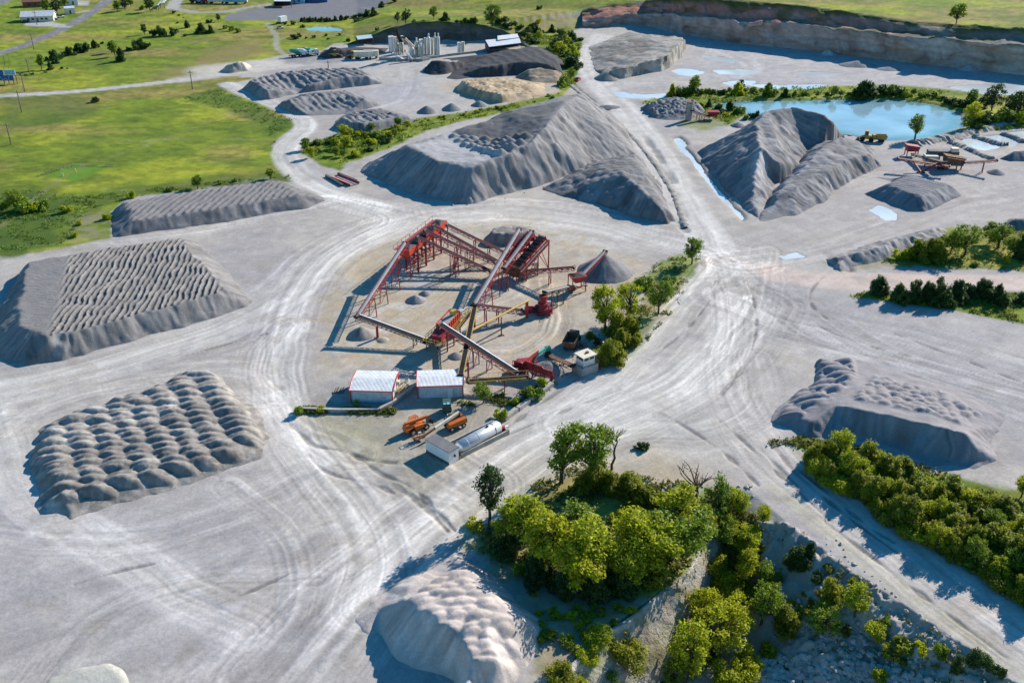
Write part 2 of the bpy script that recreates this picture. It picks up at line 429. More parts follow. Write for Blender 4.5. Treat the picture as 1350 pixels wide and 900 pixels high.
def build_ground():
    du = 1.75
    us = np.arange(-70, 1421, du)
    us = np.concatenate([[-6000, -2500, -1200, -700, -450, -300, -200, -120], us, [1470, 1550, 1650, 1800, 2050, 2500, 3800, 7000]])
    vs = np.concatenate([np.arange(975, -28, -1.6)])
    ys = np.array([P(675, v)[1] for v in vs])
    ys = np.concatenate([[-400, -150, -60, 0, 30, 50, 60, 68], ys, [860, 950, 1100, 1300, 1700, 2400, 3500, 6000, 9000]])
    ys = np.unique(ys)
    Uc = (us - 675) / FOC
    dep = np.maximum(ys, 30) * CP + CAM_H * SP          # lateral spread grows with distance
    X = Uc[None, :] * dep[:, None]; Y = np.repeat(ys[:, None], len(us), 1)
    Z = base_z(X, Y)
    inside_pit = PIT(X, Y)[1]; inside_far = FAR(X, Y)[1] & (Z > .3)
    # slope for rock faces
    gy, gx = np.gradient(Z); dyy = np.gradient(Y, axis=0); dxx = np.gradient(X, axis=1)
    slope = np.hypot(gy / dyy, gx / dxx)
    n1 = fbm(X / 9, Y / 9, 5, 3); n2 = fbm(X / 2.3, Y / 2.3, 4, 11); n3 = fbm(X / 40, Y / 40, 4, 21); n4 = fbm(X / .9, Y / .9, 3, 31)
    Z += (n1 - .5) * .22 + (n2 - .5) * .07
    steep = sstep(.3, .8, slope)
    Z += steep * inside_pit * ((n2 - .5) * 2.6 + (fbm(X / 1.1, Y / 1.1 , 4, 55) - .5) * 1.5)
    C = np.empty(X.shape + (3,)); C[:] = (.365, .343, .33)
    def mixc(mask, col, var=0.0):
        m = np.clip(mask, 0, 1)[..., None]; C[:] = C * (1 - m) + np.asarray(col) * m
    def bb(poly, pad):
        xs = [q[0] for q in poly]; yy = [q[1] for q in poly]
        r = np.nonzero((ys > min(yy) - pad) & (ys < max(yy) + pad))[0]
        if len(r) == 0: return None
        sl = slice(r[0], r[-1] + 1); sub = X[sl]
        cc = np.nonzero(((sub > min(xs) - pad) & (sub < max(xs) + pad)).any(0))[0]
        return (sl, slice(cc[0], cc[-1] + 1)) if len(cc) else None
    def area(pts, col, soft=1.0, wob=1.5, a=1.0, patch=None):
        poly = [pt(q) for q in pts]; s = bb(poly, soft + wob + 3)
        if s is None: return
        x, y = X[s], Y[s]; d = sdf(x, y, poly) + (n2[s] - .5) * 2 * wob + (n1[s] - .5) * 2 * wob
        m = (1 - sstep(-soft, soft, d)) * a
        if patch is not None: m = m * sstep(patch - .12, patch + .12, (n1[s] + n2[s]) / 2)
        m = m[..., None]; C[s] = C[s] * (1 - m) + np.asarray(col) * m
    GRASS = np.zeros(X.shape)
    def grass(pts, soft=1.0, wob=1.5, brown=.5, a=1.0):
        poly = [pt(q) for q in pts]; s = bb(poly, soft + wob + 3)
        if s is None: return
        d = sdf(X[s], Y[s], poly) + (n2[s] - .5) * 2 * wob + (n1[s] - .5) * 2 * wob
        m = (1 - sstep(-soft, soft, d)) * a
        g = np.empty(m.shape + (3,)); g[:] = (.16, .215, .018)
        x, y = X[s], Y[s]
        k = sstep(.42, .62, fbm(x / 28, y / 22, 4, 71))[..., None]; g = g * (1 - k) + np.array((.26, .285, .024)) * k
        k = (sstep(.44, .64, fbm(x / 45, y / 20, 4, 77)) * brown)[..., None]; g = g * (1 - k) + np.array((.26, .205, .065)) * k
        k = (sstep(.5, .66, fbm(x / 16, y / 9, 5, 78)) * .7)[..., None]; g = g * (1 - k) + np.array((.10, .15, .016)) * k
        k = (sstep(.52, .6, fbm(x / 5, y / 3, 4, 79)) * .35)[..., None]; g = g * (1 - k) + np.array((.06, .10, .015)) * k
        g = g * (1 + .7 * (fbm(x / 2.2, y / 1.3, 4, 83) - .5) + .35 * (fbm(x / 9, y / 3, 3, 84) - .5))[..., None]
        m3 = m[..., None]; C[s] = C[s] * (1 - m3) + g * m3; GRASS[s] = np.maximum(GRASS[s] , m)
    def strip(pts, w, col, soft=.5, a=1.0, wob=.4, sm=2):
        ln = smooth_line([pt(q) for q in pts], sm); s = bb(ln, w + 3)
        if s is None: return
        d, _, _ = seg_dist(X[s], Y[s], ln, False); d = d + (n2[s] - .5) * 2 * wob
        m = ((1 - sstep(w / 2 - soft, w / 2 + soft, d)) * a)[..., None]; C[s] = C[s] * (1 - m) + np.asarray(col) * m
        GRASS[s] *= 1 - m[..., 0]
    def tracks(pts, w, gain=.16, fine=.8, seed=0, tone=.0, rut=.05, sm=3):
        """wheel marks that follow a line of traffic"""
        ln = smooth_line([pt(q) for q in pts], sm); s = bb(ln, w * .75)
        if s is None: return
        d, side, arc = seg_dist(X[s], Y[s], ln, False)
        env = (1 - sstep(w * .30, w * .62, d)) * sstep(.25, .5, vnoise(arc / 14, side / 4, seed + 5) * .6 + .35)
        side = side + (fbm(arc / 18, arc * 0 + .3, 3, seed + 9) - .5) * 3
        k = (vnoise(side / fine, arc / 22, seed) - .5) * 1.2 + (vnoise(side / (fine * 2.7), arc / 40, seed + 1) - .5) + (vnoise(side / (fine * .45), arc / 12, seed + 2) - .5) * 1.0
        f = 1 + env * (gain * (np.maximum(k, 0) * 2.6 + np.minimum(k, 0) * 1.5) + tone); C[s] *= f[..., None]
        Z[s] += env * k * rut
    G0, W0 = (.36, .35, .355), (.45, .44, .435)
    # broad tone of the yard
    mixc(sstep(.35, .65, n3) * .65, (.325, .312, .335)); mixc(sstep(.46, .66, fbm(X / 22, Y / 14, 4, 41)) * .6, (.45, .42, .385)); mixc(sstep(.5, .62, fbm(X / 8, Y / 5, 4, 45)) * .25, (.28, .27, .275))
    area([(440, 330), (560, 285), (720, 285), (800, 330), (860, 350), (830, 420), (780, 455), (720, 505), (600, 500), (430, 500), (430, 420)], (.40, .335, .25), 5, 4, .95)
    area([(440, 330), (560, 285), (720, 285), (800, 330), (860, 350), (830, 420), (780, 455), (720, 505), (600, 500), (430, 500), (430, 420)], (.47, .45, .42), 4, 3, .8, .53)
    area([(440, 330), (560, 285), (720, 285), (800, 330), (860, 350), (830, 420), (780, 455), (720, 505), (600, 500), (430, 500), (430, 420)], (.27, .23, .18), 4, 3, .6, .585)
    area([(395, 535), (520, 500), (640, 505), (690, 530), (660, 570), (620, 610), (560, 650), (480, 610), (400, 570)], (.30, .275, .22), 3, 2, .95)
    area([(395, 545), (500, 545), (540, 560), (480, 590), (420, 575)], (.30, .30, .2), 3, 3, .5, .5)
    area([(590, 640), (700, 590), (830, 560), (960, 640), (900, 660), (700, 720), (600, 720)], (.38, .325, .235), 4, 3, .85)
    area([(450, 490), (545, 480), (545, 535), (420, 535)], (.27, .265, .265), 3, 2, .8)
    area([(640, 560), (720, 520), (850, 500), (1000, 440), (1010, 560), (900, 600), (750, 600)], (.43, .42, .405), 8, 4, .6)
    area([(0, 640), (350, 600), (480, 760), (440, 900), (0, 960)], (.335, .322, .332), 10, 6, .7)
    area([(0, 850), (120, 830), (300, 900), (0, 960)], (.33, .31, .30), 6, 5, .5)
    area([(1040, 380), (1350, 430), (1350, 560), (1100, 470)], (.345, .333, .345), 8, 4, .8)
    area([(1000, 300), (1180, 230), (1350, 220), (1350, 290), (1180, 310), (1060, 350)], (.37, .345, .34), 8, 5, .7)
    area([(830, 30), (1000, 55), (1350, 105), (1350, 125), (1000, 110), (900, 105), (860, 100), (890, 60)], (.35, .34, .36), 8, 5, .9)
    area([(880, 50), (1000, 70), (1350, 110), (1350, 122), (1060, 108), (930, 98)], (.46, .44, .42), 5, 6, .7, .56)
    area([(430, 60), (700, 62), (720, 130), (520, 160), (470, 110)], (.40, .385, .375), 8, 5, .8)
    area([(480, 120), (560, 100), (560, 130), (500, 140)], (.33, .33, .37), 8, 4, .7)
    area([(575, 110), (735, 95), (760, 125), (640, 145)], (.40, .34, .27), 6, 4, .8)
    area([(1040, 690), (1120, 750), (1200, 803), (1345, 905), (1345, 960), (690, 960), (722, 905), (838, 803), (903, 752), (935, 665), (990, 650)], (.35, .335, .30), .6, 1.2, 1)
    area([(640, 745), (700, 780), (780, 760), (880, 775), (850, 810), (760, 900), (690, 910), (722, 835)], (.33, .27, .19), 2, 2, .9)
    area([(690, 800), (780, 770), (870, 775), (840, 805), (750, 880), (700, 900)], (.16, .17, .06), 1.5, 2, .7, .5)
    # pale wet patches and salt
    for q in ([(1145, 276), (1165, 271), (1190, 285), (1170, 293), (1150, 290)], [(1020, 335), (1060, 325), (1075, 338), (1040, 345)], [(990, 322), (1012, 326), (1005, 332)],
              [(1060, 450), (1090, 455), (1110, 475), (1080, 470)], [(1240, 415), (1275, 420), (1290, 430), (1250, 426)], [(440, 500), (470, 420), (520, 395), (560, 400), (500, 450), (470, 470)],
              [(500, 370), (520, 350), (580, 355), (560, 400)], [(640, 300), (720, 290), (900, 320), (800, 330)]):
        area(q, (.55, .54, .53), 2, 3, .55, .5)
    # grass
    grass([(-700, 350), (20, 337), (70, 330), (146, 314), (146, 280), (165, 262), (260, 248), (352, 234), (372, 238), (385, 240), (363, 208), (360, 190), (385, 170), (395, 162), (380, 150), (335, 134), (308, 124), (290, 114),
           (335, 103), (277, 98), (279, 90), (300, 83), (345, 79), (375, 72), (425, 67), (440, 58), (455, 57), (470, 57)] + [wall_top(u, v0, v1, 14) for u, v0, v1 in FAR_E] + [(695, 63), (735, 48.5), (762, 39)] + RIM + [('w', 900, 400), ('w', 3000, 300), ('w', 4000, 4000), ('w', -4000, 4000), ('w', -3000, 200)], .8, .6, .85)
    grass([(690, 42), (770, 50), (768, 70), (757, 112), (742, 122), (733, 112), (745, 90), (737, 75), (700, 58)], 1, 1.5, .3)
    grass([(787, 60), (800, 50), (850, 48), (861, 60), (840, 74), (817, 80), (783, 77)], 2, 3, .9, .75)
    grass([(395, 203), (402, 190), (450, 176), (505, 158), (540, 158), (610, 148), (663, 139), (740, 121), (745, 127), (660, 150), (600, 162), (560, 172), (515, 196), (455, 216), (448, 224), (420, 217)], 1, 1, .2)
    grass([(870, 343), (928, 328), (912, 360), (890, 410), (852, 452), (812, 478), (787, 486), (778, 462), (795, 440), (830, 418), (850, 392), (852, 362)], 1.2, 2, 1, .85)
    grass([(1117, 391), (1140, 384), (1177, 387), (1277, 382), (1350, 386), (1500, 392), (1500, 455), (1350, 427), (1267, 411), (1177, 398)], .8, .6, .3)
    grass([(1160, 345), (1190, 320), (1250, 300), (1290, 300), (1400, 305), (1420, 360), (1350, 357), (1185, 352)], 1, 1.5, .5)
    grass([(590, 720), (650, 690), (700, 640), (760, 610), (840, 640), (960, 645), (985, 660), (965, 700), (930, 760), (870, 790), (800, 790), (720, 770), (640, 735)], 1.5, 2, 1, .85)
    grass([(945, 665), (985, 655), (1005, 690, -1.54), (1000, 740, -5.39), (1010, 800, -7.7), (960, 860, -8.47), (900, 905, -8.47), (870, 905, -8.47), (925, 840, -8.47), (950, 780, -7.7)], 1.5, 2, 1, .75)
    grass([(1010, 580), (1060, 575), (1140, 590), (1230, 620), (1350, 650), (1500, 700), (1500, 880), (1350, 805), (1200, 700), (1100, 640)], 1, 1.5, .7)
    grass([(835, 136), (900, 124), (990, 116), (1087, 114), (1180, 112), (1250, 118), (1300, 124), (1420, 128), (1420, 168), (1350, 165), (1280, 178), (1235, 181), (1275, 165), (1266, 147), (1232, 137), (1177, 129), (1033, 132), (977, 131), (945, 138), (985, 150), (960, 165), (905, 140)], 1, 1, .4)
    grass([(895, 155), (950, 152), (955, 165), (925, 172), (900, 166)], 2, 2, .8, .7)
    grass([(1080, 345), (1110, 352), (1190, 340), (1190, 350), (1150, 355)], 1, 2, 1, .7)
    area([(-100, 255), (30, 250), (100, 258), (90, 300), (80, 325), (20, 334), (-100, 340)], (.055, .10, .02), 4, 3, .85)
    area([(80, 262), (160, 250), (380, 228), (390, 240), (200, 256), (120, 275)], (.075, .11, .02), 3, 3, .8)
    area([(95, 285), (145, 275), (146, 311), (90, 322)], (.24, .22, .13), 3, 3, .8, .48)
    area([(232, 128), (290, 117), (330, 136), (385, 158), (360, 190), (350, 165), (300, 145)], (.06, .115, .02), 3, 3, .75)
    area([(55, 232), (100, 217), (145, 220), (100, 240)], (.10, .21, .02), .8, .3, .9)
    strip([(50, 233), (100, 217), (147, 220)], .8, (.04, .07, .02), .3, .9)
    area([(0, 128), (120, 128), (130, 150), (60, 165), (0, 175)], (.07, .11, .025), 4, 3, .6)
    area([(200, 105), (290, 60), (345, 55), (360, 70), (300, 80), (270, 95)], (.24, .18, .08), 8, 6, .7)
    area([(1100, 340), (1180, 350), (1180, 358), (1110, 358)], (.3, .27, .2), 2, 2, .6)
    area([(700, 100), (740, 96), (742, 110), (705, 112)], (.30, .25, .17), 2, 2, .7)
    for q in ([(0, 300), (90, 225), (200, 190), (330, 140)], [(30, 170), (150, 190), (250, 180), (350, 185)], [(120, 75), (200, 68), (300, 45)], [(60, 240), (160, 255), (300, 235)], [(560, 20), (700, 14), (800, 2)]): strip(q, 2.2, (.20, .19, .05), .8, .35, .6)
    # rock faces
    rk = steep * inside_far
    mixc(rk, (.30, .275, .25)); mixc(rk * sstep(.5, .62, fbm(X / 14, Y * 0 + Z / 3, 4, 91)) * .8, (.23, .19, .16))
    red = sstep(9, 12.5, Z) * (X > 30) * (1 - sstep(.15, .75, fbm(X / 80, Y / 200, 2, 93) * .8)) * sstep(.15, .35, slope) * inside_far
    mixc(np.clip(red * 1.3, 0, 1) * .85, (.27, .14, .11))
    mixc(sstep(.52, .6, fbm(X / 5, Z / 1.5 + Y / 30, 4, 97)) * rk * .35, (.14, .13, .12))
    # roads
    A = (.17, .17, .185)
    strip([(-60, 88), (0, 71), (60, 50), (110, 24), (136, 6), (150, -8)], 7, A, .4)
    strip([(-20, 12), (0, 4), (20, -6)], 9, A, .4)
    strip([(0, 126.5), (100, 121.5), (240, 106), (300, 98), (430, 82), (510, 72)], 6, (.42, .41, .40), .8)
    strip([(240, 105), (300, 97), (350, 86), (420, 80)], 11, (.44, .42, .40), 3, .8)
    strip([(280, 92), (320, 88), (345, 86)], 22, (.50, .47, .42), 5, .8)
    strip([(374, 71), (362, 62), (366, 50), (357, 36), (352, 31)], 3, (.30, .30, .24), .8, .8)
    area([(295, 27), (345, 27.5), (440, 26.5), (490, 19), (520, 2), (520, -20), (380, -20), (385, 6), (330, 13), (298, 20)], A, .8, .3, 1)
    strip([(225, 10), (240, 14), (262, 17), (300, 16), (330, 9), (390, 2)], 6, (.3, .3, .31), .8); strip([(228, 11), (234, -4), (300, -8)], 8, (.34, .34, .33), .8)
    area([(36, 30), (60, 27), (88, 33), (85, 36), (66, 35), (30, 34)], (.38, .37, .36), .8, .3, 1)
    strip([(112, 15), (120, 14), (106, 16)], 4, (.33, .33, .33), .8); strip([(66, 34), (88, 36)], 5, (.36, .36, .35), .6)
    area([(98, 2), (118, 1), (117, 7), (103, 8)], (.35, .35, .36), .8, .3, .9)
    area([(425, 68), (470, 74), (440, 84), (380, 84), (370, 76), (400, 72)], (.22, .22, .24), 3, 2, .8)
    strip([(794, 48), (778, 68), (775, 85), (790, 112), (820, 140), (852, 180), (888, 240), (918, 290), (945, 335)], 12, (.50, .485, .475), 1.2, .9)
    strip([(782, 104), (800, 95), (815, 84), (826, 80)], 7, (.40, .39, .38), 1.5, .8)
    strip([(788, 107), (850, 108), (910, 102), (985, 95)], 8, (.40, .39, .385), 2, .7)
    strip([(300, 111), (335, 126), (390, 150), (408, 166), (380, 190), (372, 205), (392, 232), (440, 255), (500, 275)], 8, (.49, .475, .46), 1.2, .9)
    strip([(372, 208), (386, 214), (425, 236), (450, 247)], 5, (.41, .40, .395), 1, .8)
    strip([(950, 345), (1000, 355), (1080, 372), (1180, 370), (1270, 372), (1360, 372)], 9, (.52, .43, .39), 1.2, .95)
    strip([(965, 360), (970, 440), (960, 520), (1000, 590), (1060, 640), (1130, 700), (1220, 765), (1300, 820), (1370, 870)], 12, (.44, .415, .40), 1.2, .85)
    strip([(1020, 640), (1080, 690), (1160, 755), (1260, 825), (1345, 885)], 3, (.42, .40, .33), 1, .7)
    for q, w_ in (([(430, 262), (530, 290), (470, 320), (420, 350), (388, 400), (372, 470), (376, 550), (415, 610), (465, 665), (490, 720)], 7), ([(-30, 520), (80, 500), (200, 462), (310, 425), (390, 375), (440, 330), (520, 300), (640, 280), (760, 290), (880, 318), (980, 340)], 12),
                  ([(990, 400), (965, 450), (910, 500), (850, 535), (770, 570), (690, 612), (630, 655), (550, 715), (490, 775)], 12), ([(0, 545), (12, 600), (42, 668), (110, 703), (190, 738), (250, 785)], 6), ([(960, 350), (900, 395), (868, 450), (795, 512), (735, 560)], 7)):
        strip(q, w_, (.50, .485, .47), 2.5, .55, 1.5)
    # traffic
    T = tracks
    T([(794, 48), (778, 68), (775, 85), (790, 112), (820, 140), (852, 180), (888, 240), (918, 290), (945, 335), (975, 380)], 12, .10, .8, 1, .03)
    T([(950, 345), (975, 420), (950, 500), (1000, 590), (1060, 640), (1130, 700), (1220, 765), (1300, 820), (1370, 870)], 13, .16, .7, 2, .02, .07)
    T([(1000, 400), (975, 450), (920, 500), (860, 530), (780, 565), (700, 605), (640, 650), (560, 710), (500, 770), (430, 830), (380, 900)], 24, .16, .8, 3, .05)
    T([(960, 360), (900, 400), (870, 450), (800, 510), (740, 560)], 12, .13, .7, 4, .04)
    T([(430, 265), (520, 285), (480, 310), (420, 345), (385, 400), (368, 470), (372, 555), (415, 615), (470, 670), (500, 730), (480, 800)], 14, .18, .7, 5, .10)
    T([(-30, 520), (80, 500), (200, 465), (310, 430), (390, 380), (440, 330), (520, 295), (640, 275), (760, 285), (880, 315), (980, 340)], 26, .13, .9, 6, .03)
    T([(300, 111), (335, 126), (390, 150), (408, 166), (380, 190), (372, 205), (392, 232), (440, 255), (540, 280), (650, 285)], 9, .16, .7, 7, .03)
    T([(0, 540), (10, 600), (40, 670), (110, 705), (190, 740), (250, 790), (330, 830)], 10, .11, 1.0, 8, .13)
    T([(-20, 570), (60, 520), (200, 490), (330, 480), (370, 520)], 12, .14, .7, 9, .06)
    T([(0, 820), (150, 770), (300, 720), (420, 690), (520, 640)], 30, .05, 1.4, 10)
    T([(100, 900), (250, 840), (400, 740), (470, 660)], 24, .07, 1.2, 11, .02); T([(-20, 700), (120, 720), (260, 700), (400, 620)], 9, .12, .7, 31, .02); T([(60, 900), (140, 800), (300, 760), (420, 760)], 8, .12, .7, 32, .02); T([(300, 640), (380, 700), (400, 800), (330, 880)], 8, .12, .7, 33); T([(1010, 330), (1010, 400), (960, 470), (900, 520)], 10, .14, .6, 34, .04); T([(930, 330), (1000, 380), (1060, 440), (1200, 480), (1360, 520)], 10, .13, .6, 35, .03); T([(300, 900), (420, 790), (560, 690)], 18, .09, .9, 12, .03)
    T([(1360, 500), (1250, 470), (1130, 440), (1030, 420), (960, 390)], 26, .12, .8, 14, .0); T([(1360, 540), (1240, 500), (1140, 460), (1050, 400)], 14, .13, .7, 15)
    T([(1000, 470), (1010, 520), (980, 555), (930, 575), (860, 572), (800, 590)], 12, .12, .7, 16, .0, .04)
    T([(1350, 250), (1240, 270), (1140, 310), (1050, 335), (960, 345)], 16, .12, .9, 17)
    T([(930, 60), (960, 70), (1000, 90), (985, 100), (900, 110), (830, 112), (788, 107)], 10, .12, 1.2, 19, .05)
    T([(690, 350), (680, 385), (640, 400), (600, 430)], 7, .2, .5, 20, .0, .06); T([(720, 370), (735, 410), (730, 440), (690, 470), (640, 470)], 8, .25, .5, 21, .0, .08)
    T([(500, 440), (545, 410), (600, 370), (660, 350)], 6, .16, .5, 22); T([(610, 520), (560, 600), (640, 640)], 16, .1, .6, 23)
    T([(540, 90), (545, 115), (530, 135), (480, 145)], 10, .1, 1.2, 24, .05)
    T([(380, 430), (330, 480), (380, 560), (470, 600)], 12, .14, .6, 26, .05); T([(860, 420), (900, 380), (930, 350)], 7, .2, .6, 27)
    T([(-20, 330), (120, 322), (300, 300), (440, 268)], 7, .1, .7, 28, .08)
    p_, q_ = X * .80 + Y * .6, -X * .6 + Y * .80; C *= (1 + (.16 * (fbm(p_ / 11, q_ / 1.6, 4, 201) - .5) + .14 * (fbm(p_ / 5, q_ / .7, 3, 202) - .5)) * (1 - GRASS))[..., None]
    # brown spots, oil and puddle marks
    k = sstep(.66, .74, fbm(X / 7, Y / 5, 4, 61)) * (1 - GRASS) * .3; mixc(k, (.29, .25, .20))
    k = sstep(.62, .7, fbm(X / 3, Y / 3, 4, 63)) * (1 - GRASS) * .25; mixc(k, (.5, .49, .48))
    k = sstep(.40, .30, fbm(X / 4, Y / 4, 4, 65)) * (1 - GRASS) * .25; mixc(k, (.25, .245, .26))
    # erosion cracks of the yard: thin dark runnels
    for q, w in (([(382, 560), (400, 575), (412, 588), (440, 592), (462, 597), (480, 606), (520, 610)], .8), ([(405, 600), (430, 625), (500, 640), (520, 650)], .6), ([(1015, 585), (1040, 615), (1080, 650), (1130, 690), (1200, 740)], .6),
                 ([(1090, 335), (1110, 352), (1120, 356)], 2.5), ([(1085, 365), (1066, 385), (1070, 405), (1090, 420)], .6), ([(890, 290), (905, 305)], 2.), ([(850, 180), (868, 205), (893, 250), (902, 285)], 2.5),
                 ([(755, 112), (775, 130), (800, 145)], 2.5), ([(905, 195), (945, 250), (985, 300)], 1.2), ([(1000, 590), (1030, 620), (1062, 650)], .6), ([(870, 545), (900, 560), (960, 600), (1000, 640)], .6), ([(760, 500), (700, 540), (660, 570)], .7), ([(1090, 690), (1150, 735), (1220, 788), (1290, 840), (1350, 885)], .55), ([(1030, 600), (1080, 640), (1140, 690), (1180, 715)], .5), ([(950, 555), (1000, 600), (1060, 655), (1110, 700)], .5), ([(640, 585), (700, 560), (760, 535), (840, 505)], .5), ([(990, 380), (1000, 430), (985, 480), (950, 520)], .5), ([(470, 600), (500, 625), (545, 640), (600, 700)], .7), ([(520, 640), (560, 665), (590, 700)], 1.2), ([(860, 470), (900, 440), (935, 400), (945, 370)], .5), ([(240, 470), (310, 450), (350, 440)], .5), ([(1180, 440), (1260, 470), (1350, 505)], .5), ([(1060, 420), (1120, 450), (1200, 470)], .5), ([(100, 770), (160, 752), (240, 735)], .45), ([(280, 800), (340, 775), (420, 740)], .45)):
        ln = smooth_line([pt(p) for p in q], 2); s = bb(ln, 6)
        if s is None: continue
        d, _, arc = seg_dist(X[s], Y[s], ln, False); d = d + (vnoise(arc / 3, arc * 0, 5) - .5) * .8
        m = (1 - sstep(w * .2, w * .8, np.abs(d))) * sstep(.3, .55, vnoise(arc / 7, arc * 0 + .7, 6)); Z[s] -= m * (.10 + .12 * w); C[s] *= (1 - .42 * m)[..., None]
    C *= (1.0 - .0 * GRASS[..., None]); C[..., 1] *= 1 - .018 * (1 - GRASS); C[..., 2] *= 1 - .05 * (1 - GRASS)
    # hollows that hold water
    for kx, poly in WPOLY.items():
        depth, lev = WSPEC.get(kx, (.35, .06)); s = bb(poly, 8)
        d = sdf(X[s], Y[s], poly) + (n2[s] - .5) * 1.2
        Z[s] -= depth * (1 - sstep(-4 if kx == 'pond' else -2.2, 1.2, d))
        m = (1 - sstep(-.5, 1.8, d))[..., None]; C[s] = C[s] * (1 - .3 * m)
    me = np_mesh('ground', np.stack([X, Y, Z], -1).reshape(-1, 3), grid_faces(*X.shape))
    ca = me.color_attributes.new('Col', 'FLOAT_COLOR', 'POINT')
    ca.data.foreach_set('color', np.concatenate([np.clip(C, .005, .8), np.ones(X.shape + (1,))], -1).astype(np.float32).ravel())
    tag(link_mesh('ground', me, M['ground']), kind='structure')

build_ground()

def cliff(cols, subs, paint, seed, amp=1.0, name='quarry_wall', step=1.3):
    """rock face built as a ribbon: each column runs from the foot up to the rim"""
    cols = [[np.array(pt(q)) for q in c] for c in cols]; out = []
    for a, b in zip(cols[:-1], cols[1:]):
        n = max(2, int(np.linalg.norm(a[0] - b[0]) / step))
        for i in range(n): out.append([p * (1 - i / n) + q * (i / n) for p, q in zip(a, b)])
    out.append(cols[-1]); nx = len(out); ny = sum(subs) + 1; G = np.zeros((nx, ny, 3)); lev = np.zeros((nx, ny))
    for i, c in enumerate(out):
        r = []
        for k, n in enumerate(subs):
            for j in range(n): r.append((c[k] * (1 - j / n) + c[k + 1] * (j / n), k + j / n))
        r.append((c[-1], len(subs)))
        G[i] = [q[0] for q in r]; lev[i] = [q[1] for q in r]
    s = np.cumsum(np.r_[0, np.linalg.norm(np.diff(G[:, 0, :2], axis=0), axis=1)])[:, None] * np.ones((1, ny)); z = G[..., 2] + 0
    w, idv = worley(s / 7 + fbm(s / 9, z / 4, 2, seed), z / 3.2, seed, .9)
    edge = np.minimum(1, np.minimum(lev, len(subs) - lev) * 3)
    G[..., 1] -= ((idv - .5) * 1.6 + (fbm(s / 4, z / 2.5, 4, seed + 3) - .5) * 2.4 + (fbm(s / 30, z / 40, 3, seed + 4) - .5) * 6) * amp * edge
    G[..., 2] += (fbm(s / 6, lev * 2, 3, seed + 5) - .5) * 1.6 * amp * edge
    C = paint(s, z, lev, idv, seed); me = np_mesh(name, G.reshape(-1, 3), grid_faces(nx, ny)[:, ::-1])
    ca = me.color_attributes.new('Col', 'FLOAT_COLOR', 'POINT'); ca.data.foreach_set('color', np.concatenate([np.clip(C, .01, .8), np.ones(C.shape[:2] + (1,))], -1).astype(np.float32).ravel())
    tag(link_mesh(name, me, M['rockface']), kind='structure')

def lerpc(a, b, k): return np.asarray(a) * (1 - k[..., None]) + np.asarray(b) * k[..., None]
def paint_quarry(s, z, lev, idv, seed):
    f = s / s.max(); C = np.empty(s.shape + (3,)); C[:] = (.43, .40, .37)
    C = C * (1 + .55 * (vnoise(z / .9 + fbm(s / 30, z * 0, 2, 3) * 3, s / 60, seed) - .5) + .3 * (idv - .5))[..., None]
    C = lerpc(C, (.17, .15, .13), sstep(.52, .68, fbm(s / 5, z / 14, 4, seed + 8)) * .7); C = lerpc(C, (.36, .27, .20), sstep(.55, .7, fbm(s / 18, z / 7, 4, seed + 9)) * .6)
    red = sstep(.95, .4, f + (fbm(s / 25, z / 6, 3, seed + 10) - .5) * .4); up = sstep(.85, 1.1, lev + (fbm(s / 8, z / 3, 3, seed + 12) - .5) * .35)
    C = lerpc(C, (.40, .165, .125), np.clip(red * (.5 + .5 * up), 0, 1) * .9); C = lerpc(C, (.135, .115, .09), up * (1 - red) * .8)
    C = lerpc(C, (.46, .43, .39), (1 - sstep(.0, .16, np.abs(lev - 1.04 + (fbm(s / 5, s * 0, 2, 2) - .5) * .1))) * .8)
    C = lerpc(C, (.055, .075, .02), sstep(.54, .66, fbm(s / 9, lev * 3, 4, seed + 14)) * up * .6); C = lerpc(C, (.06, .09, .02), sstep(2.55, 2.85, lev + (fbm(s / 4, lev, 3, 4) - .5) * .3) * .85)
    return C * (1 + .5 * (fbm(s / 1.5, z / 1.2, 3, seed + 15) - .5))[..., None]
def paint_dark(s, z, lev, idv, seed):
    C = np.empty(s.shape + (3,)); C[:] = (.10, .097, .09); C = C * (1 + .5 * (idv - .5) + .8 * (fbm(s / 4, z / 5, 4, seed) - .5))[..., None]
    C = lerpc(C, (.16, .14, .11), sstep(.5, .65, fbm(s / 12, z / 4, 3, seed + 2)) * .6)
    return lerpc(C, (.05, .075, .018), sstep(.75, .95, lev + (fbm(s / 5, z, 3, seed + 1) - .5) * .4) * .9)
def paint_bluff(s, z, lev, idv, seed):
    C = np.empty(s.shape + (3,)); C[:] = (.40, .365, .31); C = C * (1 + .45 * (vnoise(z / .7 + fbm(s / 12, z * 0, 2, 3) * 3, s / 18, seed) - .5) + .3 * (idv - .5))[..., None]
    C = lerpc(C, (.26, .20, .13), sstep(.5, .62, fbm(s / 3, z / 3, 4, seed + 8)) * .6); C = lerpc(C, (.15, .16, .04), sstep(.5, .6, fbm(s / 4, lev * 3, 4, seed + 14)) * (.35 + .4 * sstep(1.2, 2, lev)))
    return C * (1 + .5 * (fbm(s / .6, z / .5, 3, seed + 15) - .5))[..., None]
def fwd(q, d): return ('w', q[1], q[2] + d, q[3] - .5)
cliff([[(u, v0 + .4, -.3), wall_top(u, v0, v1, 2), wall_top(u, v0, v2, 9.5), wall_top(u, v0, v3 - .3, 16.5), fwd(wall_top(u, v0, v3, 18), 6)] for u, v0, v1, v2, v3 in QW], (16, 5, 10, 2), paint_quarry, 5, 1.5)
cliff([[(u, v0 + .3, -.3), wall_top(u, v0, v1 - .5, 5), fwd(wall_top(u, v0, v1, 14), 6)] for u, v0, v1 in [(452, 61.5, 60)] + FAR_E + [(698, 64, 61)]], (10, 3), paint_dark, 8, .7, 'cut_bank')

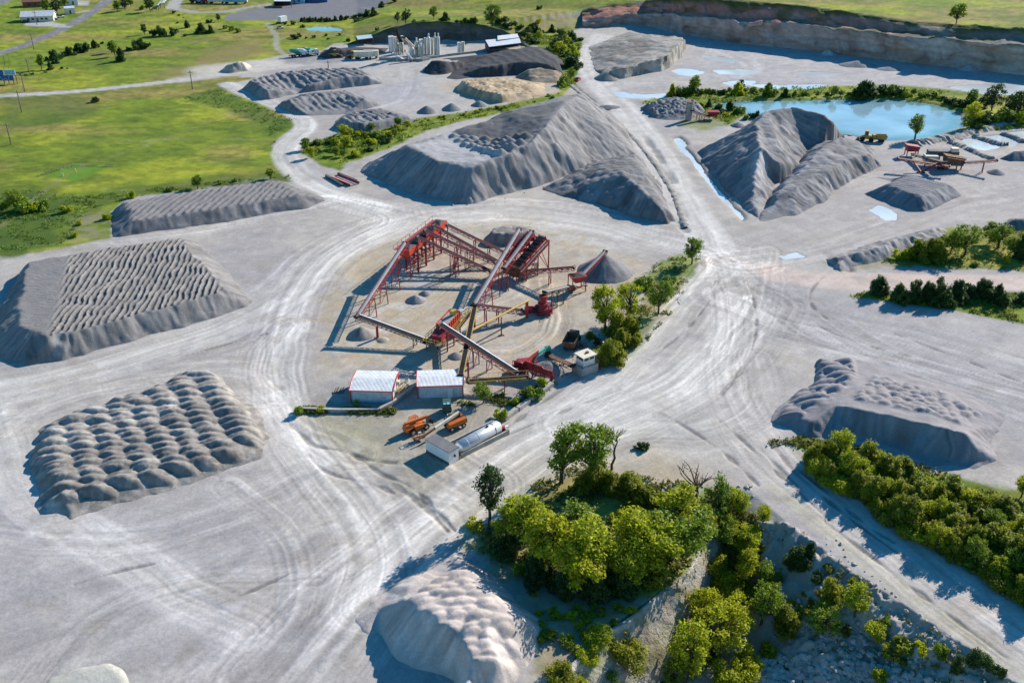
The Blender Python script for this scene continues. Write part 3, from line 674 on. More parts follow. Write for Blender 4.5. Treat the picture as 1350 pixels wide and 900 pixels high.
def inward(q, d):
    x, y, _ = pt(q); return ('w', x - d, y - .3 * d, .05)
cliff([[f_, m_, c_, inward(c_, 1.2)] for f_, m_, c_ in (((960, 712, -3.85), (950, 690, -1.93), (943, 664)), ((956, 742, -5.78), (946, 722, -3.08), (938, 700)), ((942, 792, -8.47), (925, 770, -3.85), (911, 752)), ((920, 846, -8.47), (900, 812, -3.85), (880, 779)), ((889, 886, -8.47), (866, 846, -3.85), (846, 807)), ((853, 924, -8.47), (828, 880, -3.85), (802, 836)), ((812, 969, -8.47), (780, 926, -3.85), (751, 884)), ((772, 1044, -8.47), (742, 980, -3.85), (727, 909)), ((740, 1120, -8.47), (720, 1050, -3.85), (694, 964)))], (14, 12, 2), paint_bluff, 12, .55, 'bluff', .35)

def build_water(name, poly, z, m, grow=1.5):
    cx = sum(q[0] for q in poly) / len(poly); cy = sum(q[1] for q in poly) / len(poly); n = len(poly); out = []
    ar = sum(poly[i][0] * poly[(i + 1) % n][1] - poly[(i + 1) % n][0] * poly[i][1] for i in range(n)); sg = 1 if ar > 0 else -1
    for i in range(n):
        a, b, c = poly[i - 1], poly[i], poly[(i + 1) % n]
        tx, ty = c[0] - a[0], c[1] - a[1]; L = math.hypot(tx, ty) + 1e-6
        out.append((b[0] + sg * ty / L * grow, b[1] - sg * tx / L * grow, z))
    r = delaunay_2d_cdt([Vector((q[0], q[1])) for q in out], [(i, (i + 1) % n) for i in range(n)], [], 1, 1e-4)
    mb = MB(); mb.add([(c[0], c[1], z) for c in r[0]], [tuple(f) for f in r[2]])
    tag(mb.build(name, m), kind='structure')

def build_lake(name, poly, z, m, res=1.5, grow=1.4):
    """open water with a silty margin that shades into the deep blue"""
    xs = np.arange(min(q[0] for q in poly) - 3, max(q[0] for q in poly) + 3, res); ys = np.arange(min(q[1] for q in poly) - 3, max(q[1] for q in poly) + 3, res)
    X, Y = np.meshgrid(xs, ys); d = sdf(X, Y, poly); k = d < grow + res; kf = k[:-1, :-1] | k[1:, 1:]
    w = d + (fbm(X / 6, Y / 6, 3, 5) - .5) * 5; C = np.empty(X.shape + (3,)); C[:] = (.25, .40, .47)
    C = lerpc(C, (.29, .45, .50), sstep(.45, .65, fbm(X / 30, Y / 12, 3, 6))); C = lerpc(C, (.12, .30, .30), sstep(-9, -2, w) * .85); C = lerpc(C, (.26, .27, .20), sstep(-2.5, .5, w) * .8)
    me = np_mesh(name, np.stack([X, Y, X * 0 + z], -1).reshape(-1, 3), grid_faces(*X.shape, kf)); ca = me.color_attributes.new('Col', 'FLOAT_COLOR', 'POINT')
    ca.data.foreach_set('color', np.concatenate([C, np.ones(X.shape + (1,))], -1).astype(np.float32).ravel()); tag(link_mesh(name, me, m), kind='structure')
for kx, poly in WPOLY.items():
    depth, lev = WSPEC.get(kx, (.35, .06))
    if kx in ('pond', 'farm'): build_lake('pond_water', poly, -lev, M['pond']); continue
    build_water('pond_water' if kx in ('pond', 'farm') else 'ditch_water' if kx == 'ditch' else 'puddle_water', poly, -lev, M['pond' if kx == 'pond' else 'puddle'])
# ------------------------------------------------------------------ stockpiles
def stockpile(label, ring, lines, col=(.27, .265, .275), res=.45, sm=2, detail=None, group=None, name='gravel_stockpile', cat='stockpile', col2=None, gully=.35, gper=1.6, rough=.12):
    t = Tin(ring, lines); pad = 1.5; res_ = res
    x0, x1, y0, y1 = t.box; nx, ny = int((x1 - x0 + 2 * pad) / res_) + 2, int((y1 - y0 + 2 * pad) / res_) + 2
    xs = x0 - pad + np.arange(nx) * res_; ys = y0 - pad + np.arange(ny) * res_
    X, Y = np.meshgrid(xs, ys); sd0 = int(abs(x0 * 7 + y0 * 3)) % 997
    wa = min(.9, .02 * (x1 - x0)); X0, Y0 = X, Y          # ragged edges instead of ruled ones
    X = X + (fbm(X0 / 5, Y0 / 5, 3, sd0) - .5) * 2.6 * wa + (fbm(X0 / 1.7, Y0 / 1.7, 2, sd0 + 3) - .5) * .9 * wa; Y = Y + (fbm(X0 / 5, Y0 / 5, 3, sd0 + 50) - .5) * 2.6 * wa + (fbm(X0 / 1.7, Y0 / 1.7, 2, sd0 + 53) - .5) * .9 * wa
    Z, Mk = t(X, Y); Z = np.where(Mk, Z, -.45)
    d, side, arc = seg_dist(X, Y, t.ring, True); X, Y = X0, Y0
    Z = np.where(Mk, Z, -.2 - d * .3); Z = blur(Z, sm)
    gy, gx = np.gradient(Z, res_); sl = np.hypot(gx, gy); flat = 1 - sstep(.25, .5, blur(sl, 2)); hi = sstep(.1, 1.2, Z)
    seed = int(abs(x0 * 13 + y0 * 7)) % 1000
    if gully:
        wv = arc / gper + (fbm(X / 5, Y / 5, 3, seed) - .5) * 1.6
        g = .6 * vnoise(wv * .45, d / 30, seed + 3) + .6 * (1 - np.abs(2 * vnoise(wv * 1.1, d / 18, seed + 4) - 1)) + .3 * vnoise(wv * 2.6, d / 9, seed + 5)
        Z -= (g - .75) * gully * (1 - flat) * hi
    col_f = np.ones(X.shape)
    if detail:
        for fn in detail: Z, col_f = fn(X, Y, Z, flat, hi, d, col_f, seed)
    Z += (fbm(X / 1.6, Y / 1.6, 4, seed + 20) - .5) * rough * hi + (fbm(X / 7, Y / 7, 3, seed + 25) - .5) * rough * 3 * hi
    keep = Mk | (d < 1.3)
    kf = keep[:-1, :-1] & keep[:-1, 1:] & keep[1:, 1:] & keep[1:, :-1]
    gzv = base_z(X, Y) if (abs(x0) < 60 and y0 < 90) else 0
    C = np.empty(X.shape + (3,)); C[:] = col
    k = sstep(.35, .68, fbm(X / 6, Y / 6, 4, seed + 30))[..., None]; C = C * (1 - .14 * k) + np.asarray(col2 or (np.asarray(col) * 1.18)) * .14 * k
    if col2 is not None:
        k = sstep(.42, .62, fbm(X / 11, Y / 11, 3, seed + 31))[..., None] * .7; C = C * (1 - k) + np.asarray(col2) * k
    C = C * (1 + (.6 * (vnoise(arc / .55, d / 9, seed + 34) - .5) + .4 * (vnoise(arc / 2.7, d / 20, seed + 35) - .5)) * (1 - flat) * hi)[..., None]
    C = C * (1 + .3 * (1 - sstep(.2, 2.2, d)) * (vnoise(X / .5, Y / .5, seed + 36) - .6))[..., None]
    C = C * (1 + .16 * (fbm(arc / 1.1, d / 9, 4, seed + 33) - .5) * (1 - flat))[..., None] * col_f[..., None]
    idx = -np.ones(X.shape, int); used = np.zeros(X.shape, bool)
    for a, b in ((slice(0, -1), slice(0, -1)), (slice(0, -1), slice(1, None)), (slice(1, None), slice(1, None)), (slice(1, None), slice(0, -1))): used[a, b] |= kf
    idx[used] = np.arange(used.sum()); f = grid_faces(ny, nx, kf); f = idx.ravel()[f]
    me = np_mesh(name, np.stack([X[used], Y[used], Z[used]], -1), f)
    ca = me.color_attributes.new('Col', 'FLOAT_COLOR', 'POINT')
    ca.data.foreach_set('color', np.concatenate([np.clip(C[used], .01, .8), np.ones((used.sum(), 1))], -1).astype(np.float32).ravel())
    o = link_mesh(name, me, M['pile']); tag(o, label, cat, group)
    print('PILE', label[:40], 'h=%.1f' % Z.max(), 'slope90=%.2f' % np.percentile(sl[Mk], 90), X.shape)
    return o

def furrow(deg, per, amp, wander=.35, tone=.0, region=None):
    ca, sa = math.cos(math.radians(deg)), math.sin(math.radians(deg))
    def fn(X, Y, Z, flat, hi, d, c, seed):
        q = (X * ca + Y * sa) / per + (fbm(X / 3.5, Y / 3.5, 3, seed + 40) - .5) * 2 * wander + (fbm(X / 14, Y / 14, 2, seed + 41) - .5) * 1.5 * wander
        r = 1 - np.abs(np.sin(math.pi * q)) ** .8; m = flat * sstep(.5, 1.5, Z)
        r = r * (.7 + .6 * vnoise((X * -sa + Y * ca) / 3.2, q, seed + 43))
        if region: m = m * (1 - sstep(-1, 1, sdf(X, Y, [pt(k) for k in region])))
        return Z + (r - .5) * amp * m, c * (1 + tone * (r - .5) * m)
    return fn

def heaps(a, b, amp, jit=.35, region=None, onto=False, power=1.0, wide=.72):
    """rows of tipped loads; a and b are the steps of the lattice in metres"""
    det = a[0] * b[1] - a[1] * b[0]
    def fn(X, Y, Z, flat, hi, d, c, seed):
        p, q = (X * b[1] - Y * b[0]) / det, (-X * a[1] + Y * a[0]) / det
        p = p + (vnoise(q / 3, p * 0 + .5, seed) - .5) * .3; q = q + (vnoise(np.floor(p) + .5, p * 0 + .5, seed + 1) - .5) * 1.4
        f, idv = worley(p, q, seed + 50, jit); h = np.clip(1 - (f / wide) ** 2, 0, 1) ** power * (.7 + .6 * idv)
        m = sstep(0, 1.5, -sdf(X, Y, [pt(k) for k in region])) if region else (flat if not onto else hi)
        return Z + h * amp * m, c * (1 + (idv - .5) * .16 * m)
    return fn

def mounds(lst, onto=True, frac=1.0):
    """single tipped loads (x, y, across, along, height, turn)"""
    def fn(X, Y, Z, flat, hi, d, c, seed):
        H = np.zeros(X.shape); T = np.ones(X.shape); rr = np.random.RandomState(seed)
        for x, y, rx, ry, h, a in lst:
            s = np.nonzero((np.abs(X[0] - x) < 1.6 * max(rx, ry)))[0]; t = np.nonzero((np.abs(Y[:, 0] - y) < 1.6 * max(rx, ry)))[0]
            if len(s) == 0 or len(t) == 0: continue
            sl = (slice(t[0], t[-1] + 1), slice(s[0], s[-1] + 1)); dx, dy = X[sl] - x, Y[sl] - y; ca, sa = math.cos(a), math.sin(a); p, q = (dx * ca + dy * sa) / rx, (-dx * sa + dy * ca) / ry
            q = q + .22 * p * p; q = np.where(q < 0, q * 1.45, q * .72); r2 = np.sqrt(p * p + q * q); v = h * np.clip(1.06 - np.sqrt(r2 * r2 + .06), 0, 1) ** .85 * (1 + .25 * (fbm(X[sl] / .9, Y[sl] / .9, 3, seed + 5) - .5))
            m = v > H[sl]; H[sl] = np.where(m, v, H[sl]); T[sl] = np.where(m, rr.uniform(.86, 1.14), T[sl])
        return Z + H * sstep(-.05, .45, Z), c * T
    return fn

def strip_loads(tops, bots, n, rx, ry, h, hz=0.0, jit=.25, seed=1, turn=0.0):
    rr = random.Random(seed); out = []
    for (a, b) in zip(tops, bots):
        for i in range(n):
            f = (i + rr.uniform(-jit, jit)) / (n - 1); x, y, _ = P(a[0] + (b[0] - a[0]) * f, a[1] + (b[1] - a[1]) * f, hz); s = rr.uniform(.82, 1.2)
            out.append((x + rr.uniform(-jit, jit), y, rx * s, ry * rr.uniform(.85, 1.15), h * s * (.85 + .35 * f), turn + rr.uniform(-.15, .15)))
    return out

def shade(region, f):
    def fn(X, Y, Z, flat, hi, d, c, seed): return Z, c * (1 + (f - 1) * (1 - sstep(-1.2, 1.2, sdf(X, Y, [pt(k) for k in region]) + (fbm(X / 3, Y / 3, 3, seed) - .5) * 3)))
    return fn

def lumps(size, amp, power=.7):
    def fn(X, Y, Z, flat, hi, d, c, seed):
        f, idv = worley(X / size, Y / size, seed + 60, .95); f2, id2 = worley(X / size * 2.3, Y / size * 2.3, seed + 61, .95)
        return Z + (np.clip(1 - f / .75, 0, 1) ** power * amp * (.4 + idv) + np.clip(1 - f2 / .75, 0, 1) ** power * amp * .5 * id2) * hi, c * (.75 + .5 * idv)
    return fn

def cone(label, u, v, r, h, col=(.25, .245, .25), group=None, res=.3, name='gravel_cone', el=1.0):
    x, y, _ = P(u, v); ring = [('w', x + r * el * math.cos(t), y + r * math.sin(t)) for t in np.linspace(0, 2 * math.pi, 20, endpoint=False)]
    mid = [('w', x + r * .5 * el * math.cos(t), y + r * .5 * math.sin(t), h * .54) for t in np.linspace(0, 2 * math.pi, 10, endpoint=False)]
    return stockpile(label, ring, [mid, [('w', x, y, h)]], col, res, 1, None, group, name, 'gravel heap', gully=.12, gper=.9, rough=.06)

GREY, DARK, BLACKISH, TAN, PALE = (.235, .226, .228), (.185, .18, .183), (.062, .063, .068), (.40, .31, .21), (.37, .35, .34)
stockpile('long low grey gravel ridge with combed cross furrows beside the green field', [(147, 313), (146, 292), (152, 274), (166, 269.5), (262, 254), (356, 241), (376, 242), (434, 263.5), (400, 275), (300, 292), (200, 307)],
          [[(166, 265, 2.9), (260, 251, 2.9), (353, 237.5, 2.9), (368, 240, 2.9), (396, 256, 2.9), (300, 272, 2.9), (177, 291, 2.9), (166, 265.2, 2.9)]], DARK, .4, 2, [furrow(-8, 2.0, .55)], gper=1.3)
stockpile('big flat-topped grey gravel pile covered in wavy furrows at the left edge', [(27, 483), (100, 470), (180, 448), (260, 425), (328, 405), (334, 398), (300, 356), (264, 322), (236, 323), (120, 338), (35, 354), (20, 364), (-2, 420), (-14, 455), (0, 470)],
          [[(36, 346, 3.6), (120, 331, 3.6), (236, 314, 3.4), (297, 382, 3.4), (200, 410, 3.8), (66, 443, 4.2), (30, 430, 4.2), (26, 400, 3.9), (36, 346.3, 3.6)], [(90, 338, 3.6), (63, 440, 4.2)]], (.215, .205, .2), .26, 2,
          [furrow(6, 1.35, .6, .5, .9, [(92, 331, 3.8), (238, 311, 3.8), (299, 384, 3.8), (200, 412, 3.8), (64, 444, 4.2), (80, 395, 3.8)]), furrow(80, 1.1, .07, 1.2)], gper=1.1, gully=.3)
stockpile('broad field of overlapping tipped gravel heaps in rows, lower left of the yard', [(38, 598), (52, 562), (110, 540), (167, 523), (217, 502), (245, 489), (280, 489), (302, 507), (334, 533), (355, 575), (346, 606), (288, 625), (198, 653), (124, 677), (92, 687), (57, 671)],
          [[(54, 596, .8), (72, 562, .7), (180, 527, .8), (255, 496, .8), (284, 502, .8), (332, 560, 1.1), (318, 594, 1.1), (180, 636, 1.1), (88, 664, 1.0), (54, 596.5, .8)]], (.35, .33, .305), .22, 2,
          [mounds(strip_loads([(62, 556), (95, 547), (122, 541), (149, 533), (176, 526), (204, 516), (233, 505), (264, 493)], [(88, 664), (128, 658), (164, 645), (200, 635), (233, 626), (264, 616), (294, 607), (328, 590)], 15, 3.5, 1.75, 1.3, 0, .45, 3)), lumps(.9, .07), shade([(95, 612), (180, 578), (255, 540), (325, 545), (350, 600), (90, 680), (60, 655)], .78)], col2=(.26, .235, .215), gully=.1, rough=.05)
stockpile('huge two-level grey gravel mountain with a flat bench in the middle distance', [(475, 227), (510, 243), (547, 259), (593, 267), (625, 270), (660, 258), (703, 247), (783, 221), (840, 203), (826, 167), (800, 148), (775.9, 147.7), (714.4, 150.6), (647.4, 170.1), (595.5, 188.1), (536.9, 201.5), (482.0, 215.9)],
          [[(534, 191, 8), (583, 213, 8), (623, 222, 8), (640, 214, 9), (663, 206, 9.5), (700, 186, 11.5), (727, 158, 13.5), (750, 131, 15), (763, 123, 15)], [(534, 191.5, 8), (597, 173, 8.6), (637, 160, 10.5), (667, 147, 12), (740, 127.5, 14.5), (763, 123.2, 15)],
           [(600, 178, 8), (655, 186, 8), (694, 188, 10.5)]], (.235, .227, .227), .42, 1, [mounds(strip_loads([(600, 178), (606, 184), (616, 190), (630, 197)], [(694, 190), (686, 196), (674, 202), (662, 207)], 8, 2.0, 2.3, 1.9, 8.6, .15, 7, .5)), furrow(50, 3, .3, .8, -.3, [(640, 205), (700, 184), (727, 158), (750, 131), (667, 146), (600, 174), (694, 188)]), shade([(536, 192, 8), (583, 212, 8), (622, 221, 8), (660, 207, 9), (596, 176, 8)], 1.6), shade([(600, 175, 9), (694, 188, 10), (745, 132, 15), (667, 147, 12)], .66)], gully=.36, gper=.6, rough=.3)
stockpile('dark cut-faced gravel pile in front of the gravel mountain', [(713, 249), (740, 259), (783, 268), (827, 284), (880, 296), (891, 291), (868, 240), (842, 205), (815, 205), (780, 214)],
          [[(770, 227, 3.5), (790, 222, 5), (817, 229, 6.3), (848, 254, 5.4), (870, 278, 3)], [(800, 213, 4.6), (835, 212, 5.6), (856, 240, 5.2), (876, 272, 3)]], DARK, .42, 1, [lumps(3, .45)], gully=.3)
stockpile('tall grey gravel hill with a pale spine running down beside the pond', [(919, 201), (934, 225), (955, 250), (985, 276), (998, 291), (1012, 264), (1026, 242), (1060, 224), (1080, 205), (1115, 183), (1127.0, 178.9), (1034.1, 162.6), (970.8, 177.8)],
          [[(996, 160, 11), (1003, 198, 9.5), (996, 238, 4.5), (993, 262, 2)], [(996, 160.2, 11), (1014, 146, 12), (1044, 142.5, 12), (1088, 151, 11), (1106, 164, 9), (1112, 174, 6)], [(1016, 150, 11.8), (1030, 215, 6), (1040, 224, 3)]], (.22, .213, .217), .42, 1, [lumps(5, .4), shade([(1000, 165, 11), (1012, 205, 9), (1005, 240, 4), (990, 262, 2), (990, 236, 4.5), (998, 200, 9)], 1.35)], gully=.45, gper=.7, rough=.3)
stockpile('lower lobed gravel terrace with a worn ramp, right of the spined hill', [(998, 292), (1018, 290), (1047, 284), (1087, 264), (1113, 244), (1160, 219), (1152, 197), (1130, 178), (1095, 175), (1062, 195), (1040, 225), (1012, 262)],
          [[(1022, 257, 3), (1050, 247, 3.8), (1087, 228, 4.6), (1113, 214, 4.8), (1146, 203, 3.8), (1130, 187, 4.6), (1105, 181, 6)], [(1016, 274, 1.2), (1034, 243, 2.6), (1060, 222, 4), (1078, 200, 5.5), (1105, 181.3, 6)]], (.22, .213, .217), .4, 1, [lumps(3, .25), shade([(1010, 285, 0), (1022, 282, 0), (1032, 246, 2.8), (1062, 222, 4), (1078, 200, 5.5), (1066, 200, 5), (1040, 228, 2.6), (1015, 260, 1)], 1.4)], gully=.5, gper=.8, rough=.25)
stockpile('sharp-edged dark grey pile with a flat shadowed face near the portable crusher', [(1138, 256), (1170, 269), (1200, 279.5), (1217, 279.5), (1269, 258), (1254, 244), (1173.8, 234.1), (1148.1, 232.7), (1176, 241)],
          [[(1169, 242, 3.2), (1213, 258, 3.4), (1249, 243, 2.5), (1201, 231.5, 3.2), (1169, 242.2, 3.2)]], (.20, .20, .215), .4, 1, [furrow(60, 1.8, .3)], gully=.45)
stockpile('far grey pile with humped combed top beside the gravel access road', [(319, 117), (337, 128.5), (354, 132), (395, 122), (440, 118), (506, 110), (499, 100), (472, 90), (420, 92), (360, 99)],
          [[(331, 105, 4), (352, 117, 4), (398, 109, 4), (440, 102, 4), (484, 99, 4), (470, 89.5, 3.6), (420, 91, 3.8), (362, 97, 4), (331, 105.2, 4)]], (.235, .228, .232), .6, 1, [furrow(35, 3.2, .9, .5)], gully=.5)
stockpile('far grey pile with a dark blunt end, second of the three ridged piles', [(365, 138), (385, 149), (417, 156), (460, 150), (504, 138), (492, 130), (460, 121), (420, 121), (385, 128)],
          [[(379, 131, 4), (414, 143, 4), (450, 138, 4), (482, 132, 3.4), (455, 121, 3.8), (412, 123, 4), (379, 131.2, 4)]], (.225, .22, .225), .6, 1, [furrow(35, 2.8, .8, .6)], gully=.5)
stockpile('far grey pile with sharp crested heaps, nearest of the three ridged piles', [(438, 165), (450, 171), (480, 176), (510, 169), (552, 158), (536, 151), (500, 143), (465, 146), (447, 155)],
          [[(449, 156, 3.2), (476, 163, 3.3), (506, 158, 3), (530, 152.5, 2.6), (497, 144.5, 3), (467, 148, 3.2), (449, 156.2, 3.2)]], (.22, .215, .22), .55, 1, [furrow(35, 2.6, .9, .6)], gully=.5)
stockpile('tan crusher-sand pile with a dark crescent face near the batch plant', [(600, 117), (604, 122), (633, 131), (661, 136), (700, 131), (722, 122), (716, 109), (680, 104), (640, 103), (612, 107)],
          [[(611, 108.5, 3), (630, 118, 3), (660, 126, 3), (690, 122, 1.6), (700, 112, 1.5), (650, 105, 2.8), (611, 108.7, 3)]], TAN, .55, 1, [furrow(-50, 2.2, .9, .5), lumps(4, .5)])
stockpile('near-black asphalt millings pile below the silos', [(558, 95), (565, 99), (580, 100), (589, 98), (618, 86), (655, 78), (650, 71), (604, 75), (571, 78), (564, 86)], [[(570, 80.5, 4), (585, 82, 4.2), (620, 77, 3.4), (645, 73.5, 1.8)]], BLACKISH, .6, 1, [lumps(3, .4)], gully=.6)
stockpile('long black asphalt millings pile with a haul ramp under the open shed', [(587, 104), (604, 105.5), (625, 102), (660, 101), (700, 99.5), (742, 98), (744, 80), (718, 63), (683, 60), (650, 68), (620, 82), (596, 95)],
          [[(605, 98, .8), (640, 88, 4), (690, 80.5, 5.2), (725, 84, 4.5), (734, 78, 4.3), (710, 64.5, 4.8), (682, 64.5, 4.6), (652, 72.5, 3.2), (618, 87, 1.6)]], (.07, .07, .075), .6, 1, [furrow(20, 5, .3)], gully=.8, gper=2.5)
stockpile('small brownish mound with scrub on it beside the black millings', [(678, 102), (700, 109.5), (738, 109.5), (743, 98), (731, 89), (697, 91)], [[(697, 92.5, 3), (715, 90.5, 3.4), (730, 93, 2.8)]], (.27, .22, .165), .55, 1, [lumps(3, .3)])
stockpile('pointed black pile behind the wheel loaders', [(417, 74.5), (433, 77.5), (458, 75), (508, 69), (512, 63.5), (470, 62), (440, 60), (427, 66)], [[(436, 61.5, 5.2), (442, 60.5, 5.4), (456, 66, 2.8), (480, 65.5, 2), (503, 64.5, 1.8)]], (.06, .06, .064), .6, 1, None)
stockpile('white rubble heap on the bare patch in the upper field', [(292, 94.5), (305, 96.5), (328, 93.5), (331, 87), (320, 82), (304, 84)], [[(300, 86.5, 2.5), (314, 81.5, 4), (322, 84, 3)]], (.42, .36, .30), .5, 1, [lumps(2.5, .6)], name='rubble_heap')
stockpile('heap of broken dark rock beside the concrete silo', [(843, 142), (864, 157), (880, 159), (904, 158.5), (933, 149), (925, 139.5), (900, 133), (870, 133)], [[(862, 138, 2.4), (885, 132.5, 3.4), (908, 134.5, 3), (920, 141, 1.5)]], (.20, .20, .21), .42, 1, [lumps(1.7, 1.0, .5)], gully=0, name='rock_heap')
stockpile('grey pile cut off by the right edge below the settling ponds', [(1317, 209.5), (1335, 213.5), (1378, 212), (1372, 203), (1330, 203)], [[(1338, 199.5, 2.4), (1362, 198.5, 2.4)]], DARK, .4, 1, None)
stockpile('bluish pile at the right edge behind the trees', [(1313, 301), (1330, 304), (1410, 301), (1398, 289), (1330, 288)], [[(1335, 288, 2.4), (1372, 287, 2.4)]], DARK, .4, 1, None)
stockpile('low eroded gravel bank along the road before the tree clump', [(1086, 341), (1108, 358), (1150, 346), (1186, 334), (1242, 318), (1252, 304), (1238, 299), (1186, 311), (1130, 326)], [[(1107, 342, 1.6), (1150, 328, 2.2), (1188, 314, 2.2), (1237, 302, 1.4)]], (.27, .255, .25), .35, 1, [lumps(2, .3)], gully=.6, gper=1.8, name='gravel_bank', cat='gravel bank')
stockpile('dimpled gravel pile with a curved dug-out face at the right', [(1014, 556), (1052, 572), (1078, 575), (1130, 584), (1187, 592), (1228, 612), (1285, 619), (1311, 608), (1312, 587), (1330, 561), (1328, 543), (1286, 521), (1220, 500), (1161, 480), (1126, 474), (1078, 474), (1072, 507), (1040, 523)],
          [[(1046, 552, 1), (1064, 553, 2), (1104, 535, 3.2), (1130, 537, 4), (1156, 543, 4.3), (1197, 552, 4.5), (1226, 557, 4.5), (1264, 567, 4.4), (1282, 588, 2.6), (1290, 606, .6)], [(1082, 572, 0), (1130, 577, .2), (1187, 586, .2), (1228, 604, .2), (1268, 612, .1)], [(1090, 487, .6), (1120, 487, .7), (1166, 497, 1.3), (1207, 510, 1.7), (1255, 526, 1.8), (1288, 543, 1.4), (1294, 565, 1.5)], [(1050, 530, .8), (1085, 512, 1.0), (1130, 510, 2.4)]],
          (.27, .252, .26), .27, 1, [heaps((2.0, .5), (.4, -1.7), .55, .95, [(1118, 528, 3), (1150, 492, 1), (1210, 506, 1.5), (1262, 522, 1.5), (1298, 545, 1.5), (1272, 556, 4), (1225, 547, 4), (1180, 538, 4), (1130, 529, 3.5)]),
                                      heaps((6.2, .6), (.9, -2.4), 1.15, .3, [(1072, 474), (1128, 474), (1132, 505), (1110, 530), (1060, 560), (1014, 560), (1044, 518), (1072, 505)])], gully=.25)
stockpile('pale sand pile with a deep blue-shadowed dug-out hollow at the bottom', [(597, 727), (570, 742), (543, 757), (517, 773), (488, 788), (466, 817), (482, 840), (503, 866), (528, 897), (545, 925), (580, 945), (640, 930), (668, 905), (684, 887), (704, 863), (718, 833), (712, 818), (676, 783), (638, 750)],
          [[(600, 733, 1.4), (617, 748, 2.6), (647, 778, 4.4), (682, 813, 4.2), (700, 836, 2.4)], [(500, 800, .9), (533, 787, 3.6), (553, 801, 4.4), (583, 822, 4.8), (610, 846, 4.8), (617, 877, 4.4), (612, 902, 3.6)], [(500, 842, -.35), (525, 872, -.35), (552, 886, -.35), (575, 890, -.35), (596, 900, -.35)], [(540, 775, 3), (600, 780, 4.4), (640, 830, 5), (655, 870, 4.2)]],
          (.46, .405, .375), .2, 4, [mounds(strip_loads([(600, 746), (583, 757), (566, 768), (549, 780)], [(672, 838), (658, 850), (645, 862), (632, 872)], 9, 1.7, .95, .75, 4.6, .3, 5, .55))], gully=.12)
stockpile('flat pale sand pad at the bottom left edge', [(52, 910), (64, 893), (100, 880), (142, 873), (162, 881), (174, 905), (174, 940), (50, 945)], [[(72, 900, .5), (106, 886, .5), (142, 879, .5), (156, 886, .5), (164, 908, .5), (160, 930, .5)]], (.42, .41, .37), .25, 2, None, gully=.05, rough=.05, name='sand_pad')
stockpile('flat-topped dark gravel pile behind the screening tower', [(634, 320), (655, 324), (690, 322), (716, 312), (708, 300), (676, 297), (650, 302)], [[(645, 309, 2.4), (671, 309, 2.6), (694, 306, 2.4), (698, 301, 2.2), (672, 298.5, 2.4), (650, 303, 2.4)]], (.24, .22, .2), .35, 1, [lumps(2, .3)])
cone('large round gravel cone under the stacker belt', 797, 358, 7.2, 4.7, (.225, .22, .22), res=.35)
cone('gravel cone spilled under the end of the long conveyor', 477, 441, 3.1, 2.1, (.26, .25, .235))
cone('larger of the two small grey heaps inside the conveyor ring', 548, 396, 2.5, 1.6); cone('smaller of the two small grey heaps inside the conveyor ring', 560.5, 387.5, 1.6, 1.0)
cone('tiny sand spill right of the red conveyor post', 505, 448, 1.5, .6, (.36, .33, .27)); cone('dark gravel heap below the red screen box', 602, 470, 2.0, 1.0)
cone('grey heap in the shade under the screening tower', 668, 373, 3.2, 1.8); cone('gravel heaped in the mouth of the red feed hopper', 724, 487, 3.6, 1.7, (.23, .22, .21), el=1.2)
for lab, u, v, r, h in (('leftmost of three small grey cones near the hedge', 563, 147.5, 4, 2.6), ('middle of three small grey cones near the hedge', 596, 144, 4.2, 2.6), ('rightmost of three small grey cones near the hedge', 632, 139, 3.6, 2.0)):
    cone(lab, u, v, r, h, group='small cones near the hedge', res=.4)
cone('small gravel heap under the portable crusher belt', 1313, 228, 3, 1.3); cone('wide mound on the far pit floor', 1130, 86, 6, 2.2, res=.5, el=1.5); cone('low mound on the far pit floor, right of the wide one', 1172, 91.5, 4, 1.2, res=.5, el=1.6)
cone('whitish mound at the foot of the quarry wall', 1092, 71.5, 4, 2.4, (.38, .37, .36), res=.5); cone('pale mound low at the right of the quarry wall', 1276, 92, 5, 2.6, (.36, .35, .34), res=.5)
RB = [(795, 104, 98), (807, 105.5, 93.5), (823, 104.5, 89.5), (844, 99, 84), (858, 97, 81.5), (872, 95, 78.5), (883, 90.5, 72), (891, 82, 64), (898, 75, 58), (903, 64, 53)]
stockpile('rock bench with a steep grey cut face beside the haul road', [(775, 62), (783, 92), (794, 101)] + [(u, v - 1) for u, v, t in RB] + [(890, 46), (830, 42)],
          [[wall_top(u, v, t, 5) for u, v, t in RB], [(800, 74, 1.6), (830, 62, 3.2), (860, 54, 4.6)]], (.29, .27, .245), .55, 0, [lumps(6, .4), shade([(785, 62, 2), (800, 52, 2), (850, 50, 4), (858, 66, 4), (820, 82, 3), (788, 80, 1)], .75)], gully=.2, gper=3, name='rock_bench', cat='rock bench', rough=.3)
def paint_bench(s, z, lev, idv, seed):
    C = np.empty(s.shape + (3,)); C[:] = (.33, .31, .28); C = C * (1 + .4 * (idv - .5) + .6 * (vnoise(s / 2.2, z / 8, seed) - .5))[..., None]
    return lerpc(C, (.16, .15, .13), sstep(.5, .65, fbm(s / 3, z / 6, 4, seed + 2)) * .6)
cliff([[(u, v + .3, -.3), wall_top(u, v, t, 1.2), fwd(wall_top(u, v, t, 5), 3)] for u, v, t in RB], (12, 3), paint_bench, 21, .55, 'rock_face', .6)
cone('small heap beside the rock bench', 800, 104, 6, 3.4, (.28, .25, .22), res=.5); cone('grey rock pile behind the mixer trucks', 402, 69.5, 5, 3, (.24, .235, .24), res=.5); cone('little dark heap at the end of the ditch', 973, 166, 3, 1.5)
